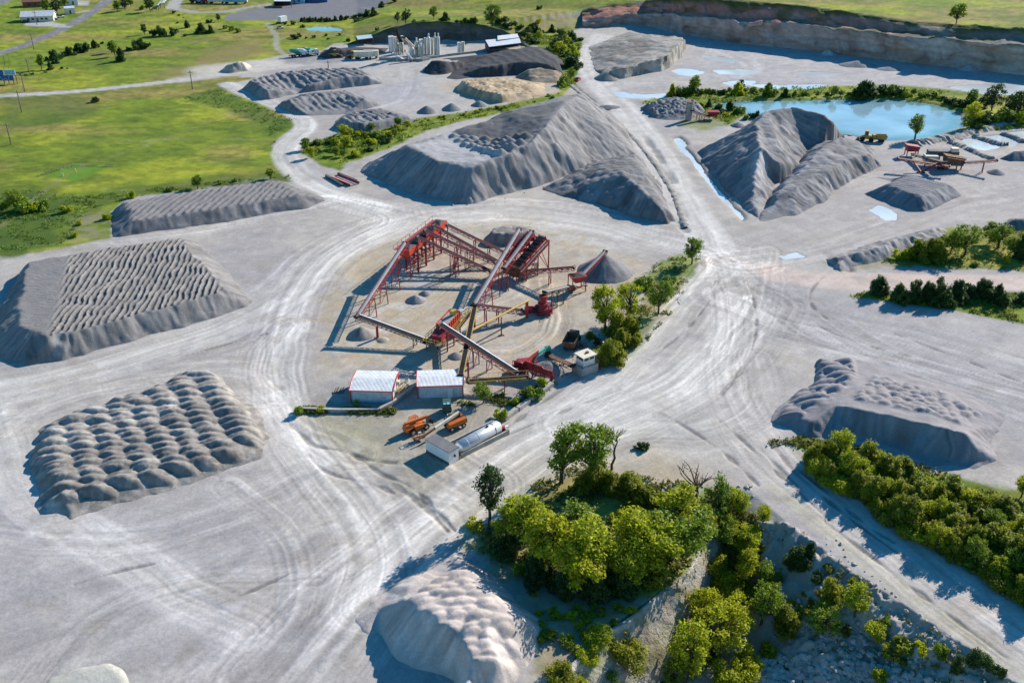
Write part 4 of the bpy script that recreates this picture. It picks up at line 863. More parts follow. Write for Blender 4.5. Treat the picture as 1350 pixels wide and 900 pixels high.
cone('patch of dark spoil beside the haul road', 802, 141.5, 3.5, .9, (.17, .165, .17), el=1.4); cone('small heap at the tip of the gravel mountain', 619, 266, 2.2, 1.8, (.31, .30, .28))
# ------------------------------------------------------------------ vegetation
def leaf_mesh(name, lobes, n, size, seed, elong=1.0, upw=0.0, shell=(.55, 1.05)):
    r = np.random.RandomState(seed); lobes = np.array(lobes); wt = (lobes[:, 3] * lobes[:, 4] + lobes[:, 3] * lobes[:, 5]); wt = wt / wt.sum()
    k = r.choice(len(lobes), n, p=wt); d = r.normal(size=(n, 3)); d /= np.linalg.norm(d, axis=1)[:, None]
    rad = r.uniform(shell[0], shell[1], n) * (1 + .25 * (vnoise(d[:, 0] * 3 + k * 7, d[:, 1] * 3 + d[:, 2] * 3, seed) - .5))
    c = lobes[k, :3] + d * lobes[k, 3:6] * rad[:, None]; c[:, 2] = np.maximum(c[:, 2], .01)
    nrm = d + r.normal(size=(n, 3)) * .75; nrm[:, 2] += .25; nrm /= np.linalg.norm(nrm, axis=1)[:, None]
    t = r.normal(size=(n, 3)); t[:, 2] += upw; t -= nrm * (t * nrm).sum(1)[:, None]; t /= np.linalg.norm(t, axis=1)[:, None] + 1e-9
    b = np.cross(nrm, t); s = (size * r.uniform(.6, 1.35, n))[:, None]
    v = np.stack([c - t * s * elong - b * s * .25, c - t * s * .1 + b * s * .62, c + t * s * elong, c - t * s * .1 - b * s * .62], 1).reshape(-1, 3)
    me = np_mesh(name, v, np.arange(4 * n).reshape(-1, 4), False)
    lt = r.uniform(0, 1, len(lobes)); tint = np.clip(.15 + .5 * lt[k] + .45 * r.uniform(0, 1, n), 0, 1)
    at = me.attributes.new('tint', 'FLOAT', 'POINT'); at.data.foreach_set('value', np.repeat(tint, 4).astype(np.float32)); return me

def wood_mesh(name, mb):
    me = bpy.data.meshes.new(name); me.from_pydata(mb.v, [], mb.f); me.polygons.foreach_set('use_smooth', [True] * len(me.polygons)); me.update(); return me

def limb(mb, a, b, r0, r1, rng, seg=3):
    a, b = Vector(a), Vector(b); p = a
    for i in range(1, seg + 1):
        t = i / seg; q = a.lerp(b, t) + (Vector((rng.uniform(-1, 1), rng.uniform(-1, 1), rng.uniform(-.5, 1))) * (b - a).length * .06 if i < seg else Vector())
        mb.tube(p, q, r0 + (r1 - r0) * (i - 1) / seg, r0 + (r1 - r0) * t, 6); p = q

def make_kind(kind, seed, n, near):
    rng = random.Random(seed); lobes = []; mb = MB(); ex, ey, bx, by = rng.uniform(.75, 1.2), rng.uniform(.75, 1.2), rng.uniform(-.08, .08), rng.uniform(-.08, .08)
    if kind in ('broad', 'slim'):
        rx, zc, rz, nl, lr = (.33, .60, .37, 38, (.025, .08)) if kind == 'broad' else (.20, .60, .37, 30, (.03, .075))
        tries = 0
        while len(lobes) < nl and tries < 900:
            tries += 1; d = Vector((rng.gauss(0, 1), rng.gauss(0, 1), rng.gauss(0, 1))).normalized() * rng.uniform(.3, 1) ** .6
            c = (d.x * rx * ex + bx * (d.z + .5), d.y * rx * ey + by * (d.z + .5), zc + d.z * rz)
            if c[2] < .3: continue
            if all((Vector(c) - Vector(l[:3])).length > (.10 if kind == 'broad' else .085) for l in lobes):
                q = rng.uniform(*lr); lobes.append((*c, q * 1.15, q * 1.15, q * .85))
        top = (rng.uniform(-.04, .04), rng.uniform(-.04, .04), .85); limb(mb, (0, 0, -.04), (0, 0, .32), .03, .022, rng, 2); limb(mb, (0, 0, .32), top, .022, .006, rng, 4)
        for l in lobes: limb(mb, (0, 0, max(.2, l[2] * .55)), (l[0], l[1], l[2]), .011, .004, rng, 3)
        return leaf_mesh(kind + '_crown', lobes, n, (.021 if kind == 'broad' else .019) if near else .045, seed, 1.0, 0, (.2, 1.75)), wood_mesh(kind + '_trunk', mb)
    if kind == 'cedar':
        for k in range(34):
            z = rng.random() ** 1.3 * .78; rr = (.40 if rng.random() < .75 else .46) * (1 - z) ** .75 * rng.uniform(.35, 1); a = rng.uniform(0, 6.28)
            lobes.append((rr * math.cos(a) * ex, rr * math.sin(a) * ey, z + .1, .055 + .05 * (1 - z), .055 + .05 * (1 - z), rng.uniform(.10, .2)))
        lobes += [(0, 0, .84, .04, .04, .16), (0, 0, .45, .13, .13, .3), (.05, 0, .18, .24, .24, .16)]
        limb(mb, (0, 0, -.03), (0, 0, .8), .03, .006, rng, 3)
        return leaf_mesh('cedar_crown', lobes, n, .022 if near else .05, seed, 2.6, 2.6, (.3, 1.35)), wood_mesh('cedar_trunk', mb)
    if kind == 'shrub':
        for k in range(11):
            a = rng.uniform(0, 6.28); rr = rng.uniform(.1, .5); z = rng.uniform(.2, .72) * (1 - rr * .6); q = rng.uniform(.16, .26)
            lobes.append((rr * math.cos(a), rr * math.sin(a), z, q, q, q * .95))
        limb(mb, (0, 0, -.05), (0, 0, .5), .03, .01, rng, 2)
        for l in lobes[:5]: limb(mb, (0, 0, .05), l[:3], .015, .006, rng, 2)
        return leaf_mesh('shrub_crown', lobes, n, .038 if near else .08, seed, 1.0, 0, (.4, 1.2)), wood_mesh('shrub_stems', mb)
    # dead
    limb(mb, (0, 0, -.03), (.02, 0, .55), .035, .02, rng, 4); limb(mb, (.02, 0, .55), (.03, .03, 1.0), .02, .004, rng, 4)
    for k in range(11):
        z = rng.uniform(.35, .8); a = rng.uniform(0, 6.28); L = rng.uniform(.18, .4); e = (L * math.cos(a) * .8, L * math.sin(a) * .8, z + L * .75)
        limb(mb, (.02, 0, z), e, .012, .003, rng, 3)
        for j in range(3):
            f = Vector((.02, 0, z)).lerp(Vector(e), rng.uniform(.4, .9)); limb(mb, f, f + Vector((rng.uniform(-.1, .1), rng.uniform(-.1, .1), rng.uniform(.03, .12))), .005, .002, rng, 2)
    return None, wood_mesh('dead_trunk', mb)

PROTO = {}
def proto(kind, tone, near):
    key = (kind, tone, near)
    if key not in PROTO:
        lst = []
        cnt = {'broad': (3800, 1000), 'slim': (3000, 800), 'cedar': (5200, 1200), 'shrub': (3600, 900), 'dead': (1, 1)}[kind][0 if near else 1]
        for i in range(1 if kind == 'dead' else 6 if near else 4):
            cm, wm = make_kind(kind, 100 + i * 37 + len(PROTO) * 7, cnt, near)
            if cm: cm.materials.append(M['leaf_' + tone])
            wm.materials.append(M['dead_bark' if kind == 'dead' else 'bark']); lst.append((cm, wm))
        PROTO[key] = lst
    return PROTO[key]

NAMES = {'broad': 'broadleaf_tree', 'slim': 'slender_tree', 'cedar': 'cedar_tree', 'shrub': 'shrub', 'dead': 'dead_tree'}
CATS = {'broad': 'tree', 'slim': 'tree', 'cedar': 'cedar', 'shrub': 'shrub', 'dead': 'dead tree'}
rt = random.Random(5); PLANTS = []
def ground_hit(u, v):
    h = 0.0
    for _ in range(8): x, y, _z = P(u, v, h); h = .5 * h + .5 * gz(x, y)
    x, y, _z = P(u, v, h); return x, y, gz(x, y)

def plant(kind, tone, u, v, vt, label, group=None, wide=1.0):
    x, y, z = ground_hit(u, v); h = max(.7, top_height(y, vt) - z); near = px_per_m(v) * h > 26
    if kind == 'shrub' : h *= 1.05
    cm, wm = rt.choice(proto(kind, tone, near)); rz = rt.uniform(0, 6.28); wd = wide * rt.uniform(.82, 1.18); wd2 = wd * rt.uniform(.82, 1.18)
    r = thing(NAMES[kind], label, CATS[kind], (x, y, z - .05), group); r.rotation_euler = (rt.uniform(-.04, .04), rt.uniform(-.04, .04), rz); r.scale = (h * wd, h * wd2, h)
    t = link_mesh('trunk', wm, None, r)
    if cm: link_mesh('crown', cm, None, r)
    PLANTS.append((u, v, r)); return r

ORD = 'first second third fourth fifth sixth seventh eighth ninth tenth eleventh twelfth thirteenth fourteenth fifteenth sixteenth seventeenth eighteenth nineteenth twentieth'.split()
TENS = {20: 'twenty', 30: 'thirty', 40: 'forty', 50: 'fifty', 60: 'sixty', 70: 'seventy', 80: 'eighty'}
def ordinal(i):
    if i <= 20: return ORD[i - 1]
    t, o = i // 10 * 10, i % 10
    return TENS[t] + '-' + ORD[o - 1] if o else TENS[t][:-1] + 'ieth'

TONEW = {'bright': 'yellow-green', 'mid': 'green', 'dark': 'dark green', 'cedar': 'olive green'}
def row(items, where, group, wide=1.0, shrink=0.0):
    """items (kind, tone, u, v, vtop): each is told apart by its place in the row, counted from the left"""
    items = sorted(items, key=lambda q: q[2])
    for i, q in enumerate(items):
        hh = q[3] - q[4]; q = (q[0], q[1], q[2], q[3] - hh * shrink, q[4] + hh * shrink * .8) + tuple(q[5:])
        e = ', leftmost' if i == 0 else ', rightmost' if i == len(items) - 1 else ', ' + ordinal(i + 1) + ' from left'
        plant(q[0], q[1], q[2], q[3], q[4], TONEW[q[1]] + ' ' + ('tree' if q[0] in ('broad', 'slim') else 'bushy cedar' if q[0] == 'cedar' else 'shrub') + ' ' + where + e, group, (q[5] if len(q) > 5 else 1.0) * wide)

def scatter(poly, n, hm, kinds, sep, seed, where, group, wide=1.0):
    rng = random.Random(seed); us = [q[0] for q in poly]; vs_ = [q[1] for q in poly]; out = []; tries = 0
    while len(out) < n and tries < 6000:
        tries += 1; u, v = rng.uniform(min(us), max(us)), rng.uniform(min(vs_), max(vs_))
        if not in_poly(np.array([u]), np.array([v]), poly)[0]: continue
        s = px_per_m(v)
        if all(math.hypot(u - q[2], (v - q[3]) * 1.8) > sep * s for q in out):
            kd = rng.choice(kinds); h = rng.uniform(*hm) * (.7 if kd[0] == 'shrub' else 1); out.append((kd[0], kd[1], u, v, v - h * s * .8))
    row(out, where, group, wide)

B, S, C_, H = 'broad', 'slim', 'cedar', 'shrub'
row([(H, 'dark', 203, 48, 36, .8), (H, 'dark', 215, 48, 28, .6), (H, 'dark', 229, 47, 32, .8), (S, 'dark', 191, 46, 31)], 'in the big dark clump of the upper field', 'big dark clump in the upper field')
row([(C_, 'dark', 265, 44, 31, 1.3), (C_, 'dark', 278, 44, 33, 1.3), (H, 'dark', 244, 48, 43), (C_, 'dark', 247, 37, 27), (H, 'dark', 229, 18, 13), (H, 'dark', 236, 21, 18), (H, 'dark', 242, 24, 22), (H, 'dark', 234, 31, 28)], 'dotted over the meadow right of the big clump', 'meadow shrubs right of the big clump')
row([(H, 'dark', 183, 65, 47, .8), (H, 'dark', 170, 67, 60), (S, 'mid', 152, 75, 55, 1.3), (C_, 'dark', 160, 81, 64), (S, 'dark', 147, 70, 53, 1.3), (H, 'dark', 193, 64, 54)], 'in the dark thicket mid upper field', 'dark thicket mid upper field')
row([(H, 'dark', 111, 69, 53, .8), (C_, 'dark', 104, 70, 57, 1.2), (C_, 'dark', 125, 63, 53, 1.2), (H, 'dark', 134, 58, 53), (C_, 'dark', 91, 73, 61, 1.4), (C_, 'dark', 72, 79, 65, 1.4), (H, 'dark', 81, 76, 68), (C_, 'dark', 73, 84, 75, 1.4), (C_, 'dark', 67, 92, 81, 1.3), (S, 'mid', 55, 92, 71, 1.2)], 'along the fence line below the paved road', 'trees along the fence line below the paved road')
row([(H, 'mid', 27, 99, 95), (H, 'mid', 34, 100, 96), (H, 'dark', 43, 99, 95), (H, 'mid', 60, 96, 92), (H, 'dark', 82, 91, 87), (H, 'dark', 89, 91, 88)], 'low beside the billboards and fence', 'low shrubs near the billboards')
plant(H, 'dark', 126, 135, 125, 'lone dark shrub below the pale access road'); plant(B, 'mid', 62, 19, -4, 'large tree over the red-roofed barn behind the white house'); plant(B, 'dark', 76, 21, -3, 'large tree right beside the white house roof'); plant(B, 'mid', 86, 11, -6, 'tree standing behind the white garden shed')
row([(B, 'mid', 155, 16, 0), (B, 'dark', 165, 14, -3), (B, 'mid', 173, 10, -5), (B, 'dark', 198, 16, -5, .9), (H, 'mid', 188, 13, 5)], 'at the top where the paved road ends', 'trees where the paved road ends')
row([(B, 'dark', 288, 29, 18, 1.1), (H, 'dark', 276, 30, 24), (H, 'mid', 297, 38, 31), (H, 'mid', 306, 41, 32), (H, 'mid', 314, 43, 35)], 'near the corner of the asphalt lot', 'trees near the corner of the asphalt lot')
row([(C_, 'dark', 398 + i * 3.7, 29 - (i % 3) * .5, 23.5 - (i % 2), 1.5) for i in range(11)] + [(H, 'dark', 366, 31, 28), (H, 'dark', 376, 33, 28), (H, 'dark', 386, 33, 26)], 'in the hedge along the asphalt lot', 'hedge along the asphalt lot')
row([(H, 'dark', 399, 36.5, 31), (H, 'dark', 392, 51, 42), (H, 'dark', 386, 50, 44), (H, 'dark', 404, 51, 47), (H, 'dark', 414, 50, 45), (H, 'mid', 430, 48, 43), (H, 'dark', 433, 52, 49), (H, 'dark', 448, 47, 43), (H, 'dark', 459, 55, 49), (H, 'dark', 497, 40, 35)], 'scattered round the small farm pond', 'shrubs round the farm pond')
row([(C_, 'dark', 442, 28, 21, 1.3), (C_, 'dark', 450, 27, 20, 1.3), (H, 'dark', 457, 26, 19), (H, 'dark', 466, 24, 17), (H, 'dark', 475, 23, 15), (C_, 'dark', 484, 22, 12, 1.3), (C_, 'dark', 493, 21, 10, 1.3), (H, 'dark', 470, 29, 22), (C_, 'dark', 503, 10, 2, 1.2), (H, 'dark', 520, 3, -4)], 'in the line climbing right of the asphalt lot', 'line of shrubs right of the asphalt lot')
row([(B, 'dark', 524, 31, 16), (B, 'dark', 535, 33, 10), (B, 'mid', 572, 27, 8), (C_, 'dark', 587, 28, 15), (H, 'dark', 581, 28, 21), (H, 'dark', 613, 31, 21, 1.2), (H, 'dark', 624, 31, 20), (H, 'mid', 546, 31, 24), (H, 'dark', 557, 30, 25), (H, 'dark', 602, 30, 24)], 'on the field edge above the batch plant', 'trees above the batch plant')
plant(B, 'mid', 649, 38, 3, 'biggest round tree above the batch plant wall', wide=1.25); plant(H, 'dark', 711, 13, 5, 'lone shrub in the bright field beyond the plant'); plant(B, 'mid', 1260, 33, 4, 'lone tree on the green field above the quarry wall', wide=1.0)
row([(H, 'mid', 850, 5, -1), (H, 'mid', 968, 4, -4), (H, 'dark', 1010, 8, 3), (H, 'dark', 1160, 27, 22), (H, 'mid', 890, 1, -5)], 'on the rim of the far quarry wall', 'shrubs on the quarry rim')
scatter([(690, 44), (705, 32), (735, 40), (768, 52), (764, 76), (754, 110), (742, 118), (745, 90), (737, 75), (704, 60)], 38, (4, 8), [(B, 'mid'), (B, 'dark'), (H, 'mid'), (H, 'dark'), (C_, 'dark'), (B, 'bright')], 1.9, 3, 'in the wooded strip behind the open shed', 'wooded strip behind the open shed', 1.2)
scatter([(655, 30), (700, 38), (692, 56), (668, 44)], 9, (5, 8), [(B, 'mid'), (B, 'dark'), (H, 'dark')], 2.2, 4, 'on the slope beside the open shed', 'slope beside the open shed', 1.2)
row([(H, 'mid', 797, 64, 60), (H, 'mid', 806, 62, 57), (H, 'dark', 816, 61, 56), (H, 'mid', 829, 59, 55), (H, 'mid', 845, 58, 54)], 'on the rock bench by the haul road', 'shrubs on the rock bench')
plant(B, 'mid', 914, 125, 99, 'rounded tree taller than the pond bank hedge', wide=1.0)
bank = smooth_line([(886, 126), (925, 124), (985, 123), (1040, 127.5), (1130, 126), (1180, 125), (1240, 131), (1272, 143)], 2)
nb = []
rb = random.Random(11)
for i in range(44):
    t = i / 43 * (len(bank) - 1); k = min(int(t), len(bank) - 2); f = t - k; u = bank[k][0] * (1 - f) + bank[k + 1][0] * f; v = bank[k][1] * (1 - f) + bank[k + 1][1] * f
    nb.append((rb.choice([B, H, H, C_, H]), rb.choice(['mid', 'dark', 'mid', 'dark', 'bright']), u, v + rb.uniform(-1.5, 1.5), v - rb.choice([7, 8, 9, 10, 11, 13, 16]), 1.3))
row(nb + [(B, 'dark', 977, 122, 105, 1.1), (C_, 'dark', 1139, 128, 106, 1.5), (B, 'mid', 1099, 129, 112, 1.1), (B, 'mid', 1173, 127.5, 111, 1.1)], 'on the far bank of the pond', 'trees on the far bank of the pond')
row([(C_, 'dark', 934, 141, 130, 1.3), (C_, 'dark', 947, 149, 135, 1.4), (C_, 'dark', 962, 145, 133, 1.4), (H, 'mid', 973, 150, 138), (H, 'bright', 956, 154, 146), (H, 'mid', 983, 158, 150), (H, 'dark', 990, 156, 146), (C_, 'dark', 998, 156, 146, 1.3), (H, 'bright', 925, 140, 134), (H, 'mid', 940, 152, 145)], 'on the near left bank of the pond', 'shrubs on the near left bank of the pond')
row([(B, 'bright', 1280, 167, 133), (B, 'dark', 1305, 152, 110), (H, 'dark', 1297, 164, 140), (B, 'mid', 1320, 161, 141), (B, 'dark', 1340, 157, 118), (B, 'dark', 1330, 150, 124), (B, 'mid', 1280, 142, 117), (H, 'mid', 1311, 163, 146), (H, 'bright', 1347, 163, 142), (B, 'dark', 1292, 150, 128), (H, 'dark', 1330, 163, 150), (B, 'dark', 1354, 150, 125), (H, 'dark', 1288, 172, 158)], 'in the grove at the right end of the pond', 'grove at the right end of the pond', 1.1)
plant(S, 'mid', 1206, 184, 148, 'slender lone tree on the near shore of the pond', wide=1.1)
row([(H, 'bright', 1190, 344, 323), (C_, 'cedar', 1208, 347, 313, 1.3), (C_, 'cedar', 1230, 347, 309, 1.3), (B, 'mid', 1253, 342, 300), (B, 'mid', 1271, 346, 288), (H, 'mid', 1285, 352, 342), (B, 'mid', 1304, 326, 289), (B, 'mid', 1316, 334, 287), (B, 'mid', 1331, 341, 308), (C_, 'dark', 1346, 348, 304, 1.2), (H, 'bright', 1327, 349, 335), (H, 'mid', 1218, 350, 336), (B, 'mid', 1241, 335, 305), (C_, 'dark', 1360, 335, 295)], 'in the clump behind the right-hand road', 'clump behind the right-hand road', 1.15, .16)
row([(C_, 'dark', 1157, 388, 364, 1.5), (C_, 'dark', 1185, 398, 376, 1.4), (C_, 'dark', 1203, 397, 369, 1.2), (C_, 'dark', 1220, 395, 370, 1.3), (C_, 'dark', 1236, 398, 367, 1.2), (C_, 'dark', 1244, 403, 380, 1.3), (C_, 'dark', 1260, 394, 369, 1.2), (H, 'dark', 1272, 401, 389), (C_, 'dark', 1273, 388, 372, 1.2), (C_, 'dark', 1293, 391, 367, 1.4), (C_, 'dark', 1313, 398, 376, 1.4), (C_, 'dark', 1323, 403, 387, 1.3), (C_, 'dark', 1347, 398, 384, 1.4), (H, 'dark', 1252, 402, 390)], 'on the grass island along the right-hand road', 'cedars on the grass island')
row([(B, 'bright', 797, 438, 373, 1.0), (B, 'bright', 829, 424, 372, .9), (B, 'mid', 868, 414, 368, 1.2), (H, 'mid', 845, 379, 360), (B, 'mid', 912, 348, 310, .9), (C_, 'cedar', 813, 441, 412, 1.3), (C_, 'cedar', 828, 438, 414, 1.3), (C_, 'cedar', 803, 478, 446, 1.4), (H, 'cedar', 838, 454, 435), (H, 'dark', 787, 453, 441), (H, 'mid', 882, 372, 361), (C_, 'cedar', 818, 455, 432), (H, 'cedar', 778, 446, 436)], 'on the green strip right of the plant', 'trees on the green strip right of the plant')
plant(B, 'mid', 637, 531, 503, 'leafy bush right of the right-hand white shed', wide=1.35); plant(H, 'mid', 702, 524, 506, 'shrub at the foot of the red feed hopper'); plant(S, 'bright', 716, 513, 496, 'bright young plant in front of the red hopper panel', wide=1.4)
plant(H, 'bright', 662, 551, 537, 'bright shrub left of the barrier blocks'); plant(H, 'mid', 678, 533, 522, 'low shrub between bush and barrier blocks'); plant(H, 'mid', 394, 546, 533, 'small shrub at the corner where the yard turns'); plant(H, 'bright', 424, 542, 533, 'small shrub on the earth ledge left of the sheds'); plant(H, 'bright', 470, 533, 526, 'low shrub under the left shed wall')
row([(B, 'mid', 22, 277, 248, 1.0), (H, 'mid', 36, 277, 256), (H, 'bright', 50, 277, 263), (H, 'mid', 60, 276, 261), (H, 'bright', 87, 280, 268), (H, 'bright', 143, 289, 279), (H, 'bright', 174, 261, 250), (B, 'mid', 261, 249, 231, 1.3), (H, 'mid', 290, 243, 236), (B, 'mid', 357, 236, 221, 1.4), (H, 'mid', 8, 275, 262), (H, 'bright', 105, 296, 288), (H, 'bright', 100, 312, 304), (H, 'mid', 225, 252, 244), (H, 'mid', 310, 240, 233)], 'along the marshy edge of the big meadow', 'shrubs along the marshy meadow edge')
scatter([(397, 207), (405, 190), (450, 178), (505, 163), (552, 166), (500, 196), (455, 213)], 34, (3, 5.5), [(H, 'mid'), (B, 'mid'), (H, 'bright'), (H, 'dark'), (B, 'bright')], 1.5, 8, 'in the hedge left of the gravel mountain', 'hedge left of the gravel mountain', 1.25)
scatter([(560, 158), (610, 150), (665, 140), (740, 122), (743, 126), (665, 147), (600, 160)], 13, (1.6, 3), [(H, 'mid'), (H, 'bright')], 1.4, 9, 'along the top edge behind the gravel mountain', 'shrubs behind the gravel mountain', 1.2)
scatter([(1050, 602), (1120, 602), (1185, 622), (1240, 650), (1300, 665), (1370, 695), (1370, 812), (1290, 760), (1200, 705), (1110, 650), (1055, 615)], 70, (2.6, 5.8), [(C_, 'cedar'), (C_, 'cedar'), (B, 'bright'), (C_, 'cedar'), (H, 'mid'), (H, 'cedar'), (H, 'bright')], 1.9, 13, 'in the thicket beside the haul road', 'thicket beside the haul road', 1.25)
scatter([(1120, 640), (1240, 680), (1370, 720), (1370, 815), (1290, 765), (1200, 708)], 22, (3.6, 5.6), [(C_, 'cedar'), (C_, 'cedar'), (B, 'bright'), (B, 'mid'), (C_, 'cedar')], 2.0, 17, 'among the taller thicket trees by the haul road', 'taller thicket trees by the haul road', 1.2)
plant(S, 'bright', 1104, 607, 560, 'bright sapling rising against the blue-shadowed dug face', wide=1.2); plant(B, 'bright', 1346, 655, 626, 'bright little tree at the right frame edge')
plant(S, 'dark', 645, 690, 611, 'dark slender tree standing alone above the sand pile', wide=.95); plant(S, 'mid', 740, 636, 551, 'leftmost of two tall open-crowned trees behind the thicket', wide=1.0); plant(S, 'mid', 784, 641, 557, 'second tall open-crowned tree, beside the bare trunk', wide=.9)
plant('dead', 'mid', 807, 618, 564, 'bare dead tree beside the two tall trees', wide=.8); plant('dead', 'mid', 911, 702, 621, 'bare dead tree rising from the cliff thicket', wide=.9)
CC = 'on the wooded knoll above the sand pile'
row([(B, 'bright', 690, 738, 632, 1.0), (B, 'bright', 727, 782, 656, .9), (B, 'bright', 760, 795, 690, .9), (S, 'bright', 785, 788, 656, 1.0), (B, 'bright', 851, 775, 660, .95), (B, 'mid', 887, 762, 656, .9), (B, 'bright', 828, 796, 700, .9), (B, 'mid', 700, 720, 640, .9), (B, 'bright', 870, 740, 668, 1), (B, 'bright', 735, 735, 668, .9), (H, 'bright', 812, 742, 702), (B, 'bright', 668, 722, 655, .9)], CC, 'bright trees on the knoll', 1.25, .2)
row([(C_, 'cedar', 775, 652, 607, 1.2), (C_, 'cedar', 800, 656, 611, 1.2), (C_, 'cedar', 832, 664, 611, 1.3), (C_, 'cedar', 852, 668, 638, 1.3), (H, 'cedar', 868, 668, 642), (C_, 'cedar', 893, 664, 642, 1.2), (C_, 'dark', 705, 778, 725), (C_, 'dark', 742, 794, 742), (C_, 'dark', 783, 798, 748), (C_, 'dark', 822, 790, 738), (C_, 'cedar', 862, 772, 718), (C_, 'cedar', 925, 712, 655, 1.1), (C_, 'cedar', 948, 690, 640, 1.2), (H, 'bright', 685, 762, 735), (H, 'dark', 660, 735, 712), (H, 'bright', 628, 700, 680)], 'bushy on the wooded knoll', 'cedars on the knoll', 1.25, .2)
row([(B, 'bright', 966, 850, 775), (B, 'bright', 925, 838, 768), (H, 'bright', 940, 765, 722), (B, 'mid', 945, 730, 672), (H, 'bright', 960, 790, 748), (H, 'mid', 1000, 800, 770), (B, 'bright', 985, 745, 690), (H, 'bright', 975, 905, 872), (B, 'mid', 885, 915, 862), (B, 'bright', 1005, 700, 660), (H, 'mid', 920, 800, 770), (H, 'bright', 1012, 868, 845), (B, 'bright', 972, 690, 638), (B, 'bright', 958, 725, 668), (H, 'bright', 992, 715, 688), (B, 'bright', 903, 915, 812), (B, 'bright', 935, 880, 785), (B, 'mid', 1003, 835, 757), (H, 'bright', 985, 885, 845), (B, 'bright', 983, 780, 718), (H, 'mid', 1010, 770, 735), (H, 'bright', 955, 905, 870)], 'on the overgrown slope below the cliff', 'plants on the slope below the cliff', 1.0, .15)
scatter([(1030, 740), (1080, 740), (1160, 800), (1260, 870), (1200, 880), (1080, 830), (1020, 800)], 18, (.8, 2.2), [(H, 'cedar'), (H, 'mid'), (H, 'bright')], 1.5, 39, 'low on the shaded slope under the road', 'low scrub on the shaded slope', 1.2)
row([(C_, 'cedar', 1035, 833, 793, 1.2), (B, 'mid', 1084, 842, 797, 1.3), (C_, 'cedar', 1096, 800, 758, 1.3), (B, 'bright', 1127, 817, 768, 1.1), (H, 'bright', 1151, 836, 808), (C_, 'dark', 1050, 750, 715, 1.3), (C_, 'dark', 1066, 740, 712), (H, 'dark', 1077, 768, 750), (H, 'cedar', 1175, 868, 846), (H, 'cedar', 1190, 856, 838), (H, 'bright', 1213, 862, 842), (H, 'mid', 1238, 864, 843), (H, 'dark', 1290, 885, 850), (H, 'bright', 1163, 900, 880), (C_, 'dark', 1260, 888, 860), (H, 'cedar', 1128, 776, 758), (H, 'dark', 1312, 890, 870), (H, 'dark', 1110, 835, 815)], 'on the shaded rocky slope under the road', 'plants on the shaded rocky slope', .85, .1)
row([(H, 'cedar', 742, 903, 872), (H, 'bright', 778, 872, 848), (H, 'bright', 790, 845, 822), (H, 'cedar', 820, 870, 835), (H, 'bright', 760, 905, 890), (H, 'mid', 800, 900, 878)], 'clinging to the pale eroded bluff', 'shrubs on the pale bluff')
row([(S, 'bright', 716, 738, 668, 1.2), (S, 'mid', 768, 745, 674, 1.2), (S, 'bright', 836, 738, 664, 1.2), (S, 'bright', 884, 718, 646, 1.2), (S, 'mid', 940, 700, 636, 1.1)], 'standing taller than the knoll crowns round it', 'taller slender trees on the knoll')
scatter([(660, 745), (720, 785), (790, 800), (850, 790), (830, 815), (760, 870), (715, 850), (700, 800)], 26, (.8, 2.0), [(H, 'bright'), (H, 'mid'), (H, 'cedar'), (H, 'bright')], 1.2, 37, 'on the brown slope above the pale bluff', 'scrub above the pale bluff', 1.3)
scatter([(790, 690), (850, 675), (900, 690), (880, 735), (820, 740), (780, 720)], 12, (1.5, 3.5), [(H, 'bright'), (H, 'mid'), (C_, 'cedar'), (H, 'bright')], 1.5, 31, 'in the sunny gap between the knoll trees', 'scrub in the knoll gap', 1.2)
plant(H, 'dark', 845, 592, 581, 'lone low shrub on the bare dirt rise')

def weeds(name, polys, n, hm, m, label, seed):
    """low growth too dense to count"""
    r = np.random.RandomState(seed); cs = []
    for poly in polys:
        us = [q[0] for q in poly]; vs_ = [q[1] for q in poly]; u = r.uniform(min(us), max(us), n * 3); v = r.uniform(min(vs_), max(vs_), n * 3); k = in_poly(u, v, poly); u, v = u[k][:n], v[k][:n]
        w = (v - 450) / FOC; dy, dz = CP - w * SP, -SP - w * CP; h = np.zeros(len(u))
        for _ in range(7):
            t = (h - CAM_H) / dz; h = .5 * h + .5 * base_z((u - 675) / FOC * t, dy * t)
        t = (h - CAM_H) / dz; x, y = (u - 675) / FOC * t, dy * t; keep = vnoise(x / 3, y / 3, seed) > .42
        cs.append(np.stack([x, y, base_z(x, y)], -1)[keep])
    c = np.concatenate(cs); c = np.repeat(c, 7, 0); n2 = len(c); hh = r.uniform(*hm, n2)
    c[:, :2] += r.normal(size=(n2, 2)) * hh[:, None] * .5; c[:, 2] += hh * r.uniform(.0, .8, n2)
    a = r.uniform(0, 6.28, n2); t = np.stack([np.cos(a), np.sin(a), r.uniform(.1, 1.2, n2)], -1); t /= np.linalg.norm(t, axis=1)[:, None]; b = np.cross(t, r.normal(size=(n2, 3))); b /= np.linalg.norm(b, axis=1)[:, None] + 1e-6
    s = (hh * .5)[:, None]; vv = np.stack([c - t * s, c + b * s * .45, c + t * s, c - b * s * .45], 1).reshape(-1, 3)
    me = np_mesh(name, vv, np.arange(4 * n2).reshape(-1, 4), False); at = me.attributes.new('tint', 'FLOAT', 'POINT'); at.data.foreach_set('value', np.repeat(r.uniform(0, 1, n2), 4).astype(np.float32))
    tag(link_mesh(name, me, m), label, 'undergrowth', kind='stuff')

